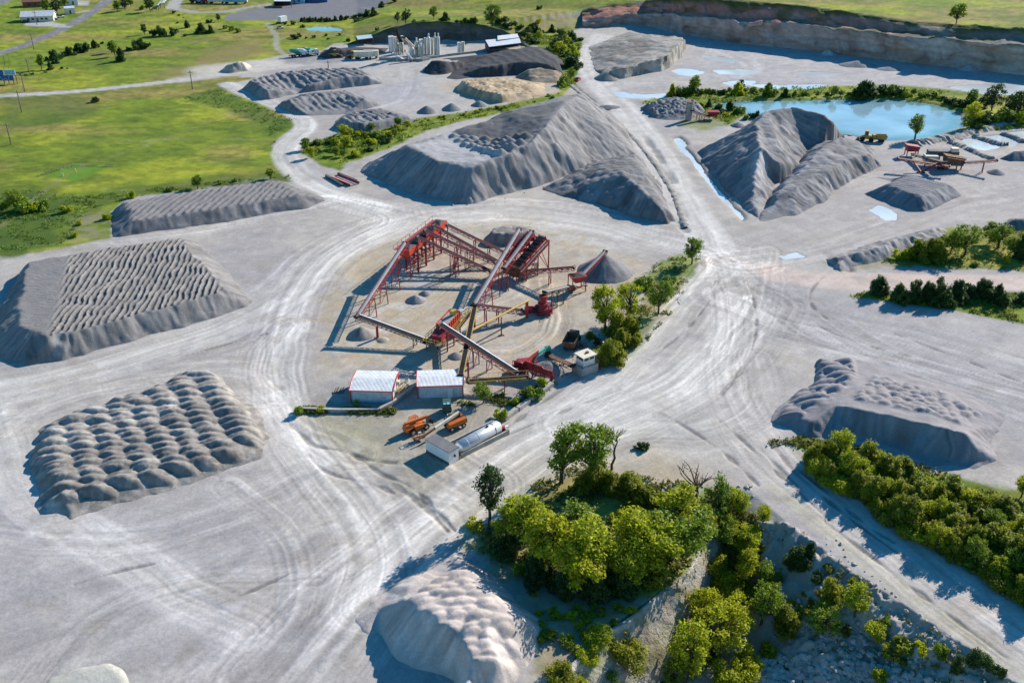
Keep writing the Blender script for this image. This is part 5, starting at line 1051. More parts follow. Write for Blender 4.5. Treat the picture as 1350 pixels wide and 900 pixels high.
weeds('undergrowth', [[(600, 715), (650, 690), (700, 640), (760, 615), (960, 645), (985, 662), (930, 760), (870, 785), (800, 785), (720, 765)], [(935, 668), (985, 658), (1005, 690), (1000, 740), (1012, 800), (960, 860), (880, 905), (840, 905), (905, 840), (935, 780)]], 1900, (.35, .9), M['weeds'], 'low weeds and brush covering the knoll and cliff slope', 1)
weeds('undergrowth', [[(1012, 582), (1060, 577), (1140, 590), (1230, 620), (1350, 650), (1380, 830), (1350, 805), (1200, 702), (1100, 642)]], 2400, (.3, .8), M['weeds'], 'low weeds under the thicket beside the haul road', 2)
weeds('undergrowth', [[(870, 343), (928, 330), (912, 360), (890, 410), (852, 450), (812, 476), (787, 484), (780, 462), (797, 440), (830, 418), (850, 392), (852, 362)], [(1117, 391), (1140, 385), (1277, 383), (1400, 388), (1400, 435), (1267, 410), (1177, 397)], [(1160, 345), (1190, 322), (1290, 302), (1400, 305), (1400, 358), (1185, 352)], [(400, 538), (520, 540), (520, 545), (400, 545)], [(600, 530), (690, 515), (740, 500), (700, 530), (640, 540)]], 900, (.25, .7), M['weeds'], 'weeds on the green strips around the yard', 3)
weeds('undergrowth', [[(1040, 690), (1120, 752), (1200, 806), (1340, 905), (1100, 905), (1020, 840), (1010, 740)], [(745, 885), (795, 836), (838, 806), (880, 780), (900, 800), (850, 880), (760, 905)]], 420, (.25, .6), M['weeds'], 'sparse weeds on the shaded rocky slope and bluff', 4)
weeds('undergrowth', [[(-20, 255), (30, 250), (130, 262), (100, 300), (80, 325), (-20, 334)], [(90, 262), (165, 252), (380, 230), (384, 238), (200, 256), (120, 275)], [(232, 128), (290, 118), (330, 136), (385, 158), (362, 190), (350, 165), (300, 145)], [(395, 205), (402, 190), (505, 160), (560, 168), (455, 216)]], 1100, (.2, .6), M['leaf_mid'], 'tall dark weeds along the meadow edges', 5)
weeds('undergrowth', [[(835, 136), (900, 124), (990, 117), (1087, 115), (1250, 120), (1275, 138), (1232, 133), (1033, 130), (945, 136), (985, 150), (960, 163), (905, 140)], [(1280, 175), (1272, 160), (1400, 135), (1400, 165)], [(690, 44), (768, 52), (757, 112), (740, 118), (737, 75)], [(397, 204), (402, 190), (505, 159), (560, 158), (663, 139), (742, 122), (745, 126), (660, 149), (560, 172), (515, 195), (455, 215)]], 1300, (.4, 1.1), M['leaf_mid'], 'dense low growth on the pond banks and wooded strip', 6)
# ------------------------------------------------------------------ crushing plant
Zv = Vector((0, 0, 1))
def ground(p): return Vector((p[0], p[1], 0))

def conveyor(label, p0, p1, w=.9, belt='belt', frame='red', legs=(), depth=.8, cover=False, web=1.6, rail=None, name='conveyor', rollers=True, edge=0):
    """p0 low end, p1 high end"""
    p0, p1 = Vector(p0), Vector(p1); d = (p1 - p0); L = d.length; dn = d.normalized(); a = dn.cross(Zv).normalized(); up = a.cross(dn)
    r = thing(name, label, 'conveyor', ground((p0 + p1) / 2))
    b = MB(); b.beam(p0, p1, w, .1)
    if cover: b = MB(); n = 10; vs = []
    if cover:
        for p in (p0, p1):
            for k in range(n + 1):
                t = math.pi * k / n; vs.append(p + a * math.cos(t) * w * .55 + up * (math.sin(t) * w * .35))
        b.add(vs, [(k, k + 1, n + 2 + k, n + 1 + k) for k in range(n)] + [tuple(range(n, -1, -1)), tuple(range(n + 1, 2 * n + 2))])
    b.build('belt', M[belt], r)
    f = MB()
    for s in (-1, 1):
        o = a * s * (w / 2 + .12)
        f.beam(p0 + o, p1 + o, .12, .14); f.beam(p0 + o - up * depth, p1 + o - up * depth, .1, .1)
        k = max(2, int(L / web))
        for i in range(k):
            q0, q1 = p0 + d * (i / k) + o, p0 + d * ((i + 1) / k) + o
            f.beam(q0, q1 - up * depth, .08); f.beam(q1, q1 - up * depth, .08)
    k = max(2, int(L / web))
    for i in range(k + 1): f.beam(p0 + d * (i / k) - a * (w / 2 + .1) - up * depth, p0 + d * (i / k) + a * (w / 2 + .1) - up * depth, .08)
    f.build('truss', M[frame], r)
    if edge: o = a * edge * (w / 2 + .1) + up * .14; MB().beam(p0 + o, p1 + o, .26, .06).build('edge_cover', M['white'], r)
    if rollers:
        g = MB(); k = int(L / 1.1)
        for i in range(k): q = p0 + d * ((i + .5) / k) - up * .14; g.beam(q - a * (w / 2 + .24), q + a * (w / 2 + .24), .16, .1)
        g.build('roller_brackets', M['steel'], r)
    for p, nm in ((p0, 'tail_pulley'), (p1, 'head_pulley')): MB().tube(p - a * (w / 2 + .2), p + a * (w / 2 + .2), .3, n=10).build(nm, M['black'], r)
    for t in legs:
        q = p0 + d * t - up * depth; g = MB(); sp = w / 2 + .25
        if q.z < .6: continue
        for s in (-1, 1): g.beam(Vector((q.x, q.y, 0)) + a * s * (sp + q.z * .06), q + a * s * sp, .2)
        n = max(1, int(q.z / 2.2))
        for i in range(n):
            z0, z1 = q.z * i / n, q.z * (i + 1) / n
            g.beam(Vector((q.x, q.y, z0 + .05)) - a * sp, Vector((q.x, q.y, z1)) + a * sp, .09); g.beam(Vector((q.x, q.y, z1)) - a * sp, Vector((q.x, q.y, z1)) + a * sp, .1)
        g.build('support_leg', M[frame if frame != 'yellow' else 'red'], r)
    if rail:
        g = MB()
        for s in (-1, 1):
            o = a * s * (w / 2 + .45); k = max(2, int(L / 1.8)); g.beam(p0 + o + Zv * .9, p1 + o + Zv * .9, .06)
            for i in range(k + 1): g.beam(p0 + d * i / k + o - Zv * .1, p0 + d * i / k + o + Zv * .9, .05)
        g.build('handrail', M[rail], r)
    return r

# five storage bins in a row
A, Bp = V(541, 368), V(591, 326); ax = (Bp - A) / 5; axn = ax.normalized(); side = Vector((-axn.y, axn.x, 0)); bl = ax.length
binx = thing('hopper_bin', 'red steel bin at the near end of the bin row, its full side panel showing', 'hopper bin', A + ax * .5 + side * 1.6, 'red bins in a row')
def bin_parts(root):
    c = Vector(root.location); T, Bm, W = 7.4, 4.4, 3.3; h = bl * .47
    def cor(s, t, z, k=1.0, m=1.0): return c + axn * (s * h * k) + side * (t * W / 2 * m) + Zv * z
    m = MB(); up4 = [cor(-1, -1, T), cor(1, -1, T), cor(1, 1, T), cor(-1, 1, T)]; mid = [cor(-1, -1, 6.0), cor(1, -1, 6.0), cor(1, 1, 6.0), cor(-1, 1, 6.0)]; lo = [cor(-1, -1, Bm, .25, .25), cor(1, -1, Bm, .25, .25), cor(1, 1, Bm, .25, .25), cor(-1, 1, Bm, .25, .25)]
    m.loft(mid, up4); m.loft(lo, mid); m.build('hopper', M['bright_red'], root)
    g = MB(); q = [cor(-1, -1, T + .01, .85, .85), cor(1, -1, T + .01, .85, .85), cor(1, 1, T + .01, .85, .85), cor(-1, 1, T + .01, .85, .85)]; g.loft(q, [cor(0, -.0, T + .5, 1, 1)] * 1 + [cor(.3, -.3, T + .45)] + [cor(.3, .3, T + .35)] + [cor(-.3, .2, T + .3)]); g.build('gravel_fill', M['black'], root)
    for s, t in ((-1, -1), (1, -1), (1, 1), (-1, 1)): MB().beam(cor(s, t, 0, .95), cor(s, t, 6.2, .95), .26).build('leg', M['red'], root)
    b = MB()
    for t in (-1, 1): b.beam(cor(-1, t, .4, .95), cor(1, t, 4.2, .95), .1); b.beam(cor(1, t, .4, .95), cor(-1, t, 4.2, .95), .1); b.beam(cor(-1, t, 4.3, .95), cor(1, t, 4.3, .95), .16)
    for s in (-1, 1): b.beam(cor(s, -1, .4, .95), cor(s, 1, 4.2, .95), .1); b.beam(cor(s, -1, 4.3, .95), cor(s, 1, 4.3, .95), .16)
    b.build('bracing', M['red'], root)
    w = MB(); w.beam(cor(-1, 1.35, 7.0), cor(1, 1.35, 7.0), .7, .06)
    for k in (-1, 0, 1): w.beam(cor(k, 1.55, 7.0), cor(k, 1.55, 8.1), .06)
    w.beam(cor(-1, 1.55, 8.1), cor(1, 1.55, 8.1), .06); w.build('walkway', M['red'], root)
bin_parts(binx)
binlab = ['second red steel bin from the near end of the bin row', 'middle red steel bin of the bin row', 'fourth red steel bin, next to the far end of the row', 'red steel bin at the far end of the bin row']
for i, lb in enumerate(binlab):
    c = binx.copy(); COL.objects.link(c); c.location = binx.location + ax * (i + 1); c['label'] = lb
    for ch in list(binx.children): k = ch.copy(); COL.objects.link(k); k.parent = c

conveyor('long pale-covered conveyor climbing to the near end of the red bins', P(470, 418, 4.0), P(534, 320, 8.9), .8, 'belt_dusty', 'red', (.28, .5, .75), .9, True)
conveyor('black-belted conveyor with close roller ticks above the yard, running to the screen box', P(573, 453, 1.5), P(471, 416, 4.7), 1.0, 'belt', 'steel', (.08, .25), .5, False, 1.0, edge=1)
pr = thing('support_post', 'thick red post under the roller-ticked conveyor beside the spill cone', 'post', P(498, 445.5)); MB().beam(P(498, 445.5), Vector(P(498, 445.5)) + Zv * 2.7, .5).build('post', M['red'], pr); MB().box(Vector(P(498, 445.5)) + Zv * .08, (1.1, 1.1, .16)).build('base_plate', M['concrete'], pr)
conveyor('black conveyor with one white edge, from the red feeder up over the screen box', P(683, 493, 1.3), P(580, 427, 7.0), 1.15, 'belt', 'maroon', (.35, .52, .6), .8, False, 1.6, edge=1)
conveyor('narrow yellow conveyor crossing over the white-edged belt', P(607, 495, 3.2), P(626, 403, 6.0), .8, 'belt', 'yellow', (), .35, False, 2.5, None)
for u, v, h, lb in ((617.5, 498, 3.6, 'red post under the low end of the narrow yellow conveyor'), (626, 434, 5.0, 'red post under the high end of the narrow yellow conveyor')):
    q = thing('support_post', lb, 'post', P(u, v)); MB().beam(P(u, v), Vector(P(u, v)) + Zv * h, .35).build('post', M['red'], q); MB().box(Vector(P(u, v)) + Zv * .06, (.9, .9, .12)).build('base_plate', M['concrete'], q)
conveyor('longest grey covered conveyor climbing to the top of the screening tower', P(624, 403, 4.8), P(684.5, 302, 9.6), .85, 'belt_dusty', 'red', (.3, .45, .6), 1.1, True)
conveyor('shorter grey covered conveyor parallel to the longest one on the tower', P(664, 354, 5.8), P(701, 304.5, 9.4), .8, 'belt_dusty', 'red', (.02, .3), 1.0, True)
for lb, a, b, t in (('nearest of the four conveyors that fan out to the bins', (646.5, 357, 3.2), (550, 312, 8.6), (.45, .52)), ('second of the four conveyors that fan out to the bins', (653, 346, 3.2), (560, 303.5, 8.6), (.4, .55)),
                    ('third of the four conveyors that fan out to the bins', (657, 345, 3.2), (571.5, 297, 8.6), (.4, .6)), ('farthest of the four conveyors that fan out to the bins', (664, 332, 3.2), (589.5, 296, 8.6), (.25, .5))):
    conveyor(lb, P(*a), P(*b), .85, 'belt', 'maroon', t, .6, False, 1.5).__setitem__('group', 'conveyors fanning out to the bins')
conveyor('dark truss conveyor running right from the tower to the red transfer hopper', P(692, 357, 2.6), P(757, 352, 5.4), .9, 'belt', 'maroon', (.5,), .8, False, 1.5)
conveyor('short stacker belt over the large gravel cone', P(767, 363, 3.6), P(798, 331, 6.0), .75, 'belt_dusty', 'red', (), .6, True)
conveyor('short conveyor from the transfer hopper down to the cone crusher', P(751, 377, 3.0), P(718, 385, 5.0), .8, 'belt_dusty', 'rusty', (.35, .6), .6, False, 1.2)
conveyor('low red lattice conveyor from the crusher back to the long grey belt', P(689, 409, 2.0), P(625, 401, 5.2), .9, 'belt', 'maroon', (.5, .75), .9, False, 1.1)
conveyor('yellow railed conveyor lying low behind the right-hand shed', P(617, 502, 2.0), P(697, 496.5, 2.9), .9, 'belt', 'yellow', (.3, .6), .4, False, 1.4, 'yellow')

# thin yellow pipe on posts
pa, pb = V(623, 435, 4.3), V(697, 396, 4.1); q = thing('pipe_bridge', 'thin yellow inclined pipe carried by two posts over the yard', 'pipe', ground((pa + pb) / 2))
MB().tube(pa, pb, .22).build('pipe', M['yellow'], q); g = V(661, 442); MB().beam(g, g + Zv * 4.4, .25).build('support_leg', M['steel'], q); g = V(694.7, 418.5); MB().beam(g, g + Zv * 4.0, .6).build('support_leg', M['bright_red'], q)
MB().box(V(661, 442, .06), (1.2, .7, .12), .5).build('base_plate', M['steel'], q)

# screen box with platforms
c0 = V(594, 450); dx = (V(598, 416, 6) - V(584.5, 428, 6)); dx.z = 0; dx.normalize(); sx = Vector((dx.y, -dx.x, 0))
q = thing('screen_box', 'red vibrating screen with grey deck and yellow railed platforms in the middle of the plant', 'screening machine', V(591, 447))
deck = V(591, 421.5, 5.8); hl, hw = 3.1, 1.15
def pd(s, t, z): return deck + dx * s * hl + sx * t * hw + Zv * z
MB().loft([pd(-1, -1, -.3), pd(1, -1, .3), pd(1, 1, .3), pd(-1, 1, -.3)], [pd(-1, -1, 0), pd(1, -1, .6), pd(1, 1, .6), pd(-1, 1, 0)]).build('screen_deck', M['concrete'], q)
m = MB()
for t in (-1, 1):
    m.loft([pd(-1, t * 1.0, -1.6), pd(1, t * 1.0, -1.0), pd(1, t * 1.12, -1.0), pd(-1, t * 1.12, -1.6)], [pd(-1, t * 1.0, .25), pd(1, t * 1.0, .85), pd(1, t * 1.12, .85), pd(-1, t * 1.12, .25)])
    for k in range(7): s = -.9 + k * .3; m.beam(pd(s, t * 1.15, -1.5 + .3 * (s + 1)), pd(s, t * 1.15, .3 + .3 * (s + 1)), .14)
m.loft([pd(1.0, -1, -1), pd(1.05, -1, -1), pd(1.05, 1, -1), pd(1.0, 1, -1)], [pd(1.0, -1, .9), pd(1.05, -1, .9), pd(1.05, 1, .9), pd(1.0, 1, .9)]); m.build('side_plates', M['bright_red'], q)
m = MB(); m.loft([pd(-1.7, -.8, -3), pd(-1.05, -.8, -3), pd(-1.05, .9, -3), pd(-1.7, .9, -3)], [pd(-1.8, -1.1, -1.2), pd(-1.02, -1.1, -.8), pd(-1.02, 1.1, -.8), pd(-1.8, 1.1, -1.2)]); m.loft([pd(-.8, -.9, -3.4), pd(.8, -.9, -3.4), pd(.8, .9, -3.4), pd(-.8, .9, -3.4)], [pd(-.95, -1, -1.7), pd(.95, -1, -1.2), pd(.95, 1, -1.2), pd(-.95, 1, -1.7)]); m.build('discharge_chute', M['maroon'], q)
for s in (-.95, 0, .95):
    for t in (-1, 1): MB().beam(pd(s, t, -5.75), pd(s, t, -1.3), .28).build('leg', M['maroon'], q)
m = MB(); m.loft([pd(-2.3, -1.3, -2.5), pd(-.2, -1.3, -2.5), pd(-.2, -2.0, -2.5), pd(-2.3, -2.0, -2.5)], [pd(-2.3, -1.3, -2.4), pd(-.2, -1.3, -2.4), pd(-.2, -2.0, -2.4), pd(-2.3, -2.0, -2.4)])
m.loft([pd(-2.3, -2, -2.5), pd(-1.8, -2, -2.5), pd(-1.8, 2, -2.5), pd(-2.3, 2, -2.5)], [pd(-2.3, -2, -2.4), pd(-1.8, -2, -2.4), pd(-1.8, 2, -2.4), pd(-2.3, 2, -2.4)])
m.loft([pd(-.4, 1.2, -2.2), pd(2.2, 1.2, -1), pd(2.2, 2.0, -1), pd(-.4, 2.0, -2.2)], [pd(-.4, 1.2, -2.1), pd(2.2, 1.2, -.9), pd(2.2, 2.0, -.9), pd(-.4, 2.0, -2.1)]); m.build('platform', M['wood'], q)
m = MB()
for (s0, t0, z0), (s1, t1, z1) in (((-2.3, -2, -2.4), (-.2, -2, -2.4)), ((-2.3, -2, -2.4), (-2.3, 2, -2.4)), ((-2.3, 2, -2.4), (-1.8, 2, -2.4)), ((-.4, 2, -2.1), (2.2, 2, -.9)), ((-.4, 1.25, -2.1), (2.2, 1.25, -.9))):
    for hh in (.55, 1.1): m.beam(pd(s0, t0, z0 + hh), pd(s1, t1, z1 + hh), .09)
    for k in range(6): f = k / 5; m.beam(pd(s0 + (s1 - s0) * f, t0 + (t1 - t0) * f, z0 + (z1 - z0) * f), pd(s0 + (s1 - s0) * f, t0 + (t1 - t0) * f, z0 + (z1 - z0) * f + 1.1), .09)
m.build('handrail', M['yellow'], q)
MB().box(pd(.55, .3, 1.1), (1.3, .9, .9), .8).build('drive_motor', M['yellow'], q); MB().box(pd(1.5, .3, .0), (2.0, 1.2, .25), .8).build('feed_tray', M['silver'], q)

# screening tower
q = thing('screening_tower', 'tall red tower with two steep dark screens between covered conveyors', 'screening tower', V(690, 352))
t0, t1 = V(652, 352, 2.8), V(696, 304, 8.2); dd = (t1 - t0); dn = dd.normalized(); sa = dn.cross(Zv).normalized(); ua = sa.cross(dn)
for off, nm in ((1.5, 'screen_deck'), (5.1, 'screen_deck')):
    a0, a1 = t0 + sa * off + dd * .22, t0 + sa * off + dd * .95
    m = MB(); m.beam(a0, a1, 1.8, .5)
    for k in range(5): m.beam(a0 + (a1 - a0) * k / 4 - sa * 1.0 + ua * .5, a0 + (a1 - a0) * k / 4 + sa * 1.0 + ua * .5, .12)
    m.build(nm, M['black'], q)
    m = MB(); m.beam(a0 - sa * 1.0, a1 - sa * 1.0, .12, .75); m.beam(a0 + sa * 1.0, a1 + sa * 1.0, .12, .75)
    for k in range(9): m.beam(a0 + (a1 - a0) * k / 8 + sa * 1.08 - ua * .35, a0 + (a1 - a0) * k / 8 + sa * 1.08 + ua * .75, .09); m.beam(a0 + (a1 - a0) * k / 8 - sa * 1.08 - ua * .35, a0 + (a1 - a0) * k / 8 - sa * 1.08 + ua * .75, .09)
    m.build('side_plates', M['maroon'], q)
m = MB(); m.beam(t0 + sa * 7.0 + dd * .1, t0 + sa * 7.0 + dd * .9, .3, .35); m.beam(t0 + sa * 7.9 + dd * .05, t0 + sa * 7.9 + dd * .85, .4, .2); m.build('side_girder', M['bright_red'], q)
MB().beam(t0 + sa * 7.45 + dd * .08, t0 + sa * 7.45 + dd * .82, .8, .06).build('walkway', M['offwhite'], q)
m = MB()
for k in range(8):
    p = t0 + sa * 7.95 + dd * (.06 + .11 * k); m.beam(p, p + Zv * 1.1, .07)
m.beam(t0 + sa * 7.95 + dd * .06 + Zv * 1.1, t0 + sa * 7.95 + dd * .83 + Zv * 1.1, .07); m.build('handrail', M['red'], q)
for f in (.25, .6, .93):
    for off in (.2, 3.3, 7.2):
        p = t0 + sa * off + dd * f
        if p.z > 1: MB().beam((p.x, p.y, 0), p, .3).build('leg', M['red'], q)
m = MB()
for f in (.25, .6, .93):
    p, r2 = t0 + sa * .2 + dd * f, t0 + sa * 7.2 + dd * f; m.beam(p - Zv * .2, r2 - Zv * .2, .25); m.beam((p.x, p.y, .3), r2 - Zv * .4, .1)
    m.beam(t0 + sa * 3.3 + dd * f - Zv * .3, (r2.x, r2.y, .4), .12)
for off in (.2, 3.3, 7.2): m.beam(ground(t0 + sa * off + dd * .25) + Zv * .3, t0 + sa * off + dd * .6 - Zv * .4, .12); m.beam(ground(t0 + sa * off + dd * .93) + Zv * .3, t0 + sa * off + dd * .6 - Zv * .4, .12)
m.build('bracing', M['red'], q)
m = MB()
for f in (.5, .66, .8):
    p = t0 + sa * 3.3 + dd * f + Zv * .6; m.box(p, (1.0, .9, 1.0), .6)
m.build('drive_motor', M['maroon'], q)
for u, v in ((703, 349), (699, 356), (694, 362)): MB().box(V(u, v, .8), (2.2, 1.6, 1.6), .5).build('concrete_footing', M['concrete'], q)
m = MB()
m.loft([t0 + sa * 2 + dd * .05 - Zv * 1.5, t0 + sa * 7 + dd * .05 - Zv * 1.5, t0 + sa * 7 + dd * .2 - Zv * 2, t0 + sa * 2 + dd * .2 - Zv * 2], [t0 + sa * 2 + dd * .1 + Zv * .3, t0 + sa * 7 + dd * .1 + Zv * .3, t0 + sa * 7 + dd * .26, t0 + sa * 2 + dd * .26]); m.build('discharge_chute', M['rusty'], q)

# transfer hopper
q = thing('transfer_hopper', 'small red transfer hopper on legs at the foot of the stacker belt', 'hopper', V(764, 380)); c = V(761, 364, 3.6)
e1 = (V(771, 361, 3.6) - V(752, 364, 3.6)); e1.z = 0; e1.normalize(); e2 = Vector((-e1.y, e1.x, 0))
def hq(s, t, z): return c + e1 * s + e2 * t + Zv * z
MB().loft([hq(-.7, -.6, -1.5), hq(.7, -.6, -1.5), hq(.7, .6, -1.5), hq(-.7, .6, -1.5)], [hq(-1.9, -1.5, .3), hq(1.9, -1.5, .3), hq(1.9, 1.5, .3), hq(-1.9, 1.5, .3)]).build('hopper', M['red'], q)
MB().loft([hq(-1.6, -1.2, .31)] + [hq(1.6, -1.2, .31), hq(1.6, 1.2, .31), hq(-1.6, 1.2, .31)], [hq(-.5, -.3, .6), hq(.5, -.3, .6), hq(.5, .3, .6), hq(-.5, .3, .6)]).build('gravel_fill', M['black'], q)
for s, t in ((-1.7, -1.3), (1.7, -1.3), (1.7, 1.3), (-1.7, 1.3)): MB().beam(hq(s, t, -3.6), hq(s, t, .2), .22).build('leg', M['red'], q)
m = MB(); m.beam(hq(-1.7, -1.3, -3.2), hq(1.7, -1.3, -1.4), .1); m.beam(hq(-2.6, -1.3, -2.2), hq(2.2, -1.3, -2.2), .2); m.beam(hq(-1.7, -1.3, -1.4), hq(1.7, -1.3, -3.2), .1); m.beam(hq(1.7, -1.3, -3), hq(1.7, 1.3, -1.2), .1); m.build('bracing', M['maroon'], q)
MB().box(hq(-1.6, -.4, -2.7), (1.6, 1.2, 1.0), .3).build('drive_motor', M['steel'], q)

# cone crusher
g = V(716, 413); q = thing('cone_crusher', 'tall maroon cone crusher with stepped round top at the plant centre', 'crusher', g)
m = MB(); m.box(g + Zv * .5, (3.6, 2.8, .5), .25); m.box(g + Vector((.9, -.5, 1.1)), (1.8, 1.6, 1.0), .25); m.build('base_frame', M['maroon'], q)
MB().tube(g + Zv * .7, g + Zv * 2.3, 1.35, 1.0, 14).tube(g + Zv * 2.3, g + Zv * 2.7, 1.25, 1.25, 14).build('bowl', M['maroon'], q)
MB().tube(g + Zv * 2.7, g + Zv * 4.0, .85, .75, 14).tube(g + Zv * 4.0, g + Zv * 4.4, 1.0, 1.0, 14).build('feed_cone', M['red'], q)
MB().box(g + Vector((1.3, .6, 2.4)), (.8, .7, .7)).build('drive_motor', M['silver'], q); MB().tube(g + Vector((-1.6, -.4, 1.2)), g + Vector((-1.2, .9, 1.2)), .7, n=12).build('flywheel', M['black'], q)
m = MB()
for k in range(5): m.beam(g + Vector((2.0, -1.6 + k * .8, .7)), g + Vector((2.0, -1.6 + k * .8, 2.2)), .08)
m.beam(g + Vector((2.0, -1.6, 2.2)), g + Vector((2.0, 1.6, 2.2)), .08); m.box(g + Vector((1.7, 0, .75)), (.8, 3.4, .08)); m.build('walkway', M['red'], q)
g = V(699, 411); q = thing('drive_unit', 'low dark red motor unit left of the cone crusher', 'motor unit', g)
MB().box(g + Zv * .6, (2.4, 1.4, .9), .2).build('body', M['maroon'], q); MB().tube(g + Vector((-.6, 0, 1.0)), g + Vector((.7, .1, 1.0)), .45).build('drum', M['red'], q); MB().box(g + Zv * .12, (3.0, 1.8, .2), .2).build('skid', M['steel'], q); MB().tube(g + Vector((-1.0, 0, 1)), g + Vector((-1.0, 0, 2.2)), .1).build('exhaust', M['black'], q)

# jaw feeder with the big red wing panel
g = V(700, 505); q = thing('feed_hopper', 'big dark red feed hopper with one broad wing panel at the road edge', 'feed hopper', g)
w0, w1 = V(693.5, 492, 0), V(729.5, 503, 0); wd = (w1 - w0).normalized(); wn = Vector((-wd.y, wd.x, 0)); WL = (w1 - w0).length
def wp(s, t, z): return w0 + wd * (s * WL) + wn * t + Zv * z
m = MB(); m.loft([wp(0, .15, .9), wp(1, .15, .7), wp(1, .35, .7), wp(0, .35, .9)], [wp(0, -.5, 3.1), wp(.62, -.5, 2.9), wp(.62, -.3, 2.9), wp(0, -.3, 3.1)]); m.loft([wp(.6, .1, .75), wp(1, .1, .7), wp(1, .3, .7), wp(.6, .3, .75)], [wp(.6, -.55, 2.6), wp(1, -.55, 2.5), wp(1, -.35, 2.5), wp(.6, -.35, 2.6)])
m.loft([wp(0, .4, .9), wp(0, 4.6, .9), wp(.02, 4.6, .9), wp(.02, .4, .9)], [wp(-.04, -.4, 3.0), wp(-.04, 5.2, 2.8), wp(-.02, 5.2, 2.8), wp(-.02, -.4, 3.0)]); m.build('wing_panel', M['red'], q)
m = MB()
for s in (.02, .3, .6, .95): m.beam(wp(s, -.9, 0), wp(s, -.5, 2.6), .2); m.beam(wp(s, -.9, .1), wp(s, .2, .9), .14)
m.build('ribs', M['maroon'], q)
for s in (.05, .35, .65, .93): MB().beam(wp(s, .2, 0), wp(s, .2, 1.2), .3).build('leg', M['maroon'], q)
m = MB(); m.box(wp(-.18, .9, 1.5), (2.4, 1.9, 1.5), .2); m.box(wp(-.36, .6, 1.2), (1.5, 1.4, 1.1), .2); m.loft([wp(-.3, .1, .4), wp(-.04, .1, .4), wp(-.04, 1.6, .4), wp(-.3, 1.6, .4)], [wp(-.35, -.2, 1.1), wp(0, -.2, 1.1), wp(0, 1.9, 1.1), wp(-.35, 1.9, 1.1)]); m.build('jaw_crusher', M['maroon'], q)
MB().tube(wp(-.2, -.35, 1.6), wp(-.2, -.1, 1.6), .85, n=14).build('flywheel', M['red'], q)
m = MB()
for k in range(6): m.beam(wp(-.45 + k * .07, -.6, .2), wp(-.45 + k * .07, -.6, 2.4), .1)
m.beam(wp(-.45, -.6, 2.4), wp(-.1, -.6, 2.4), .1); m.beam(wp(-.45, -.6, 1.4), wp(-.1, -.6, 1.4), .1); m.box(wp(-.28, -.5, 1.3), (2.6, .8, .08), .2); m.build('walkway', M['maroon'], q)
for s in (-.42, -.12): MB().beam(wp(s, -.3, 0), wp(s, -.3, 1.2), .28).build('leg', M['maroon'], q)

# rock breaker arm and its bridge
g = V(722, 470); q = thing('rock_breaker', 'teal-green hydraulic rock breaker arm reaching over the feed hopper', 'rock breaker', g)
MB().tube(g, g + Zv * 1.4, .7, .6, 12).build('pedestal', M['black'], q); MB().box(g + Zv * 1.9, (1.1, .9, .8), .4).build('turret', M['teal'], q)
e0, e1_, e2_ = g + Zv * 2.2, V(710, 466, 2.7), V(703.5, 477, 1.6); MB().beam(e0, e1_, .3, .42).build('boom', M['teal'], q); MB().beam(e1_, e2_, .24, .3).build('stick', M['teal'], q); MB().tube(e2_, e2_ - Zv * 1.0, .16, .1).build('hammer', M['black'], q); MB().beam(g + Zv * 1.7, e1_ - Zv * .5, .14).build('cylinder', M['silver'], q)
conveyor('dark rusty bridge girder between the breaker and the control booth', P(755, 482, 1.9), P(726, 469, 1.9), .9, 'rusty', 'rusty', (.5,), .7, False, 1.2, name='bridge_girder')['category'] = 'bridge girder'

# control booth on its plinth
g = V(771, 489); q = thing('control_booth', 'white operator booth with dark windows on a concrete plinth by the road', 'control booth', g)
rz = .62; ca, sa_ = math.cos(rz), math.sin(rz); E1, E2 = Vector((ca, sa_, 0)), Vector((-sa_, ca, 0))
MB().box(g + Zv * .9, (4.2, 3.2, 1.8), rz).build('plinth', M['concrete'], q)
b0 = g + Zv * 1.8 + E1 * .1 + E2 * .1
m = MB(); m.box(b0 + Zv * .6, (2.9, 2.4, 1.2), rz)
for s, t in ((-1, -1), (1, -1), (1, 1), (-1, 1), (0, -1)): m.box(b0 + E1 * s * 1.36 + E2 * t * 1.11 + Zv * 1.6, (.18, .18, .8), rz)
m.build('wall', M['white'], q); MB().box(b0 + Zv * 1.6, (2.6, 2.1, .8), rz).build('window', M['glass'], q); MB().box(b0 + Zv * 2.08, (3.5, 3.0, .16), rz).build('roof', M['offwhite'], q)
MB().box(b0 + E1 * .4 + Zv * 2.3, (.6, .5, .3), rz).build('roof_unit', M['rusty'], q)
m = MB()
for k in range(7): p = g + E1 * 2.1 + E2 * (-1.4 + k * .3) + Zv * (.3 + .25 * k); m.box(p + E1 * .5, (.9, .28, .06), rz)
for s in (.1, .9):
    m.beam(g + E1 * (2.1 + s) + E2 * -1.5 + Zv * .2, g + E1 * (2.1 + s) + E2 * .6 + Zv * 1.9, .08); m.beam(g + E1 * (2.1 + s) + E2 * -1.5 + Zv * 1.1, g + E1 * (2.1 + s) + E2 * .6 + Zv * 2.8, .08)
    for k in range(4): m.beam(g + E1 * (2.1 + s) + E2 * (-1.5 + .7 * k) + Zv * (.2 + .57 * k), g + E1 * (2.1 + s) + E2 * (-1.5 + .7 * k) + Zv * (1.1 + .57 * k), .07)
m.build('stairs', M['red'], q)
m = MB()
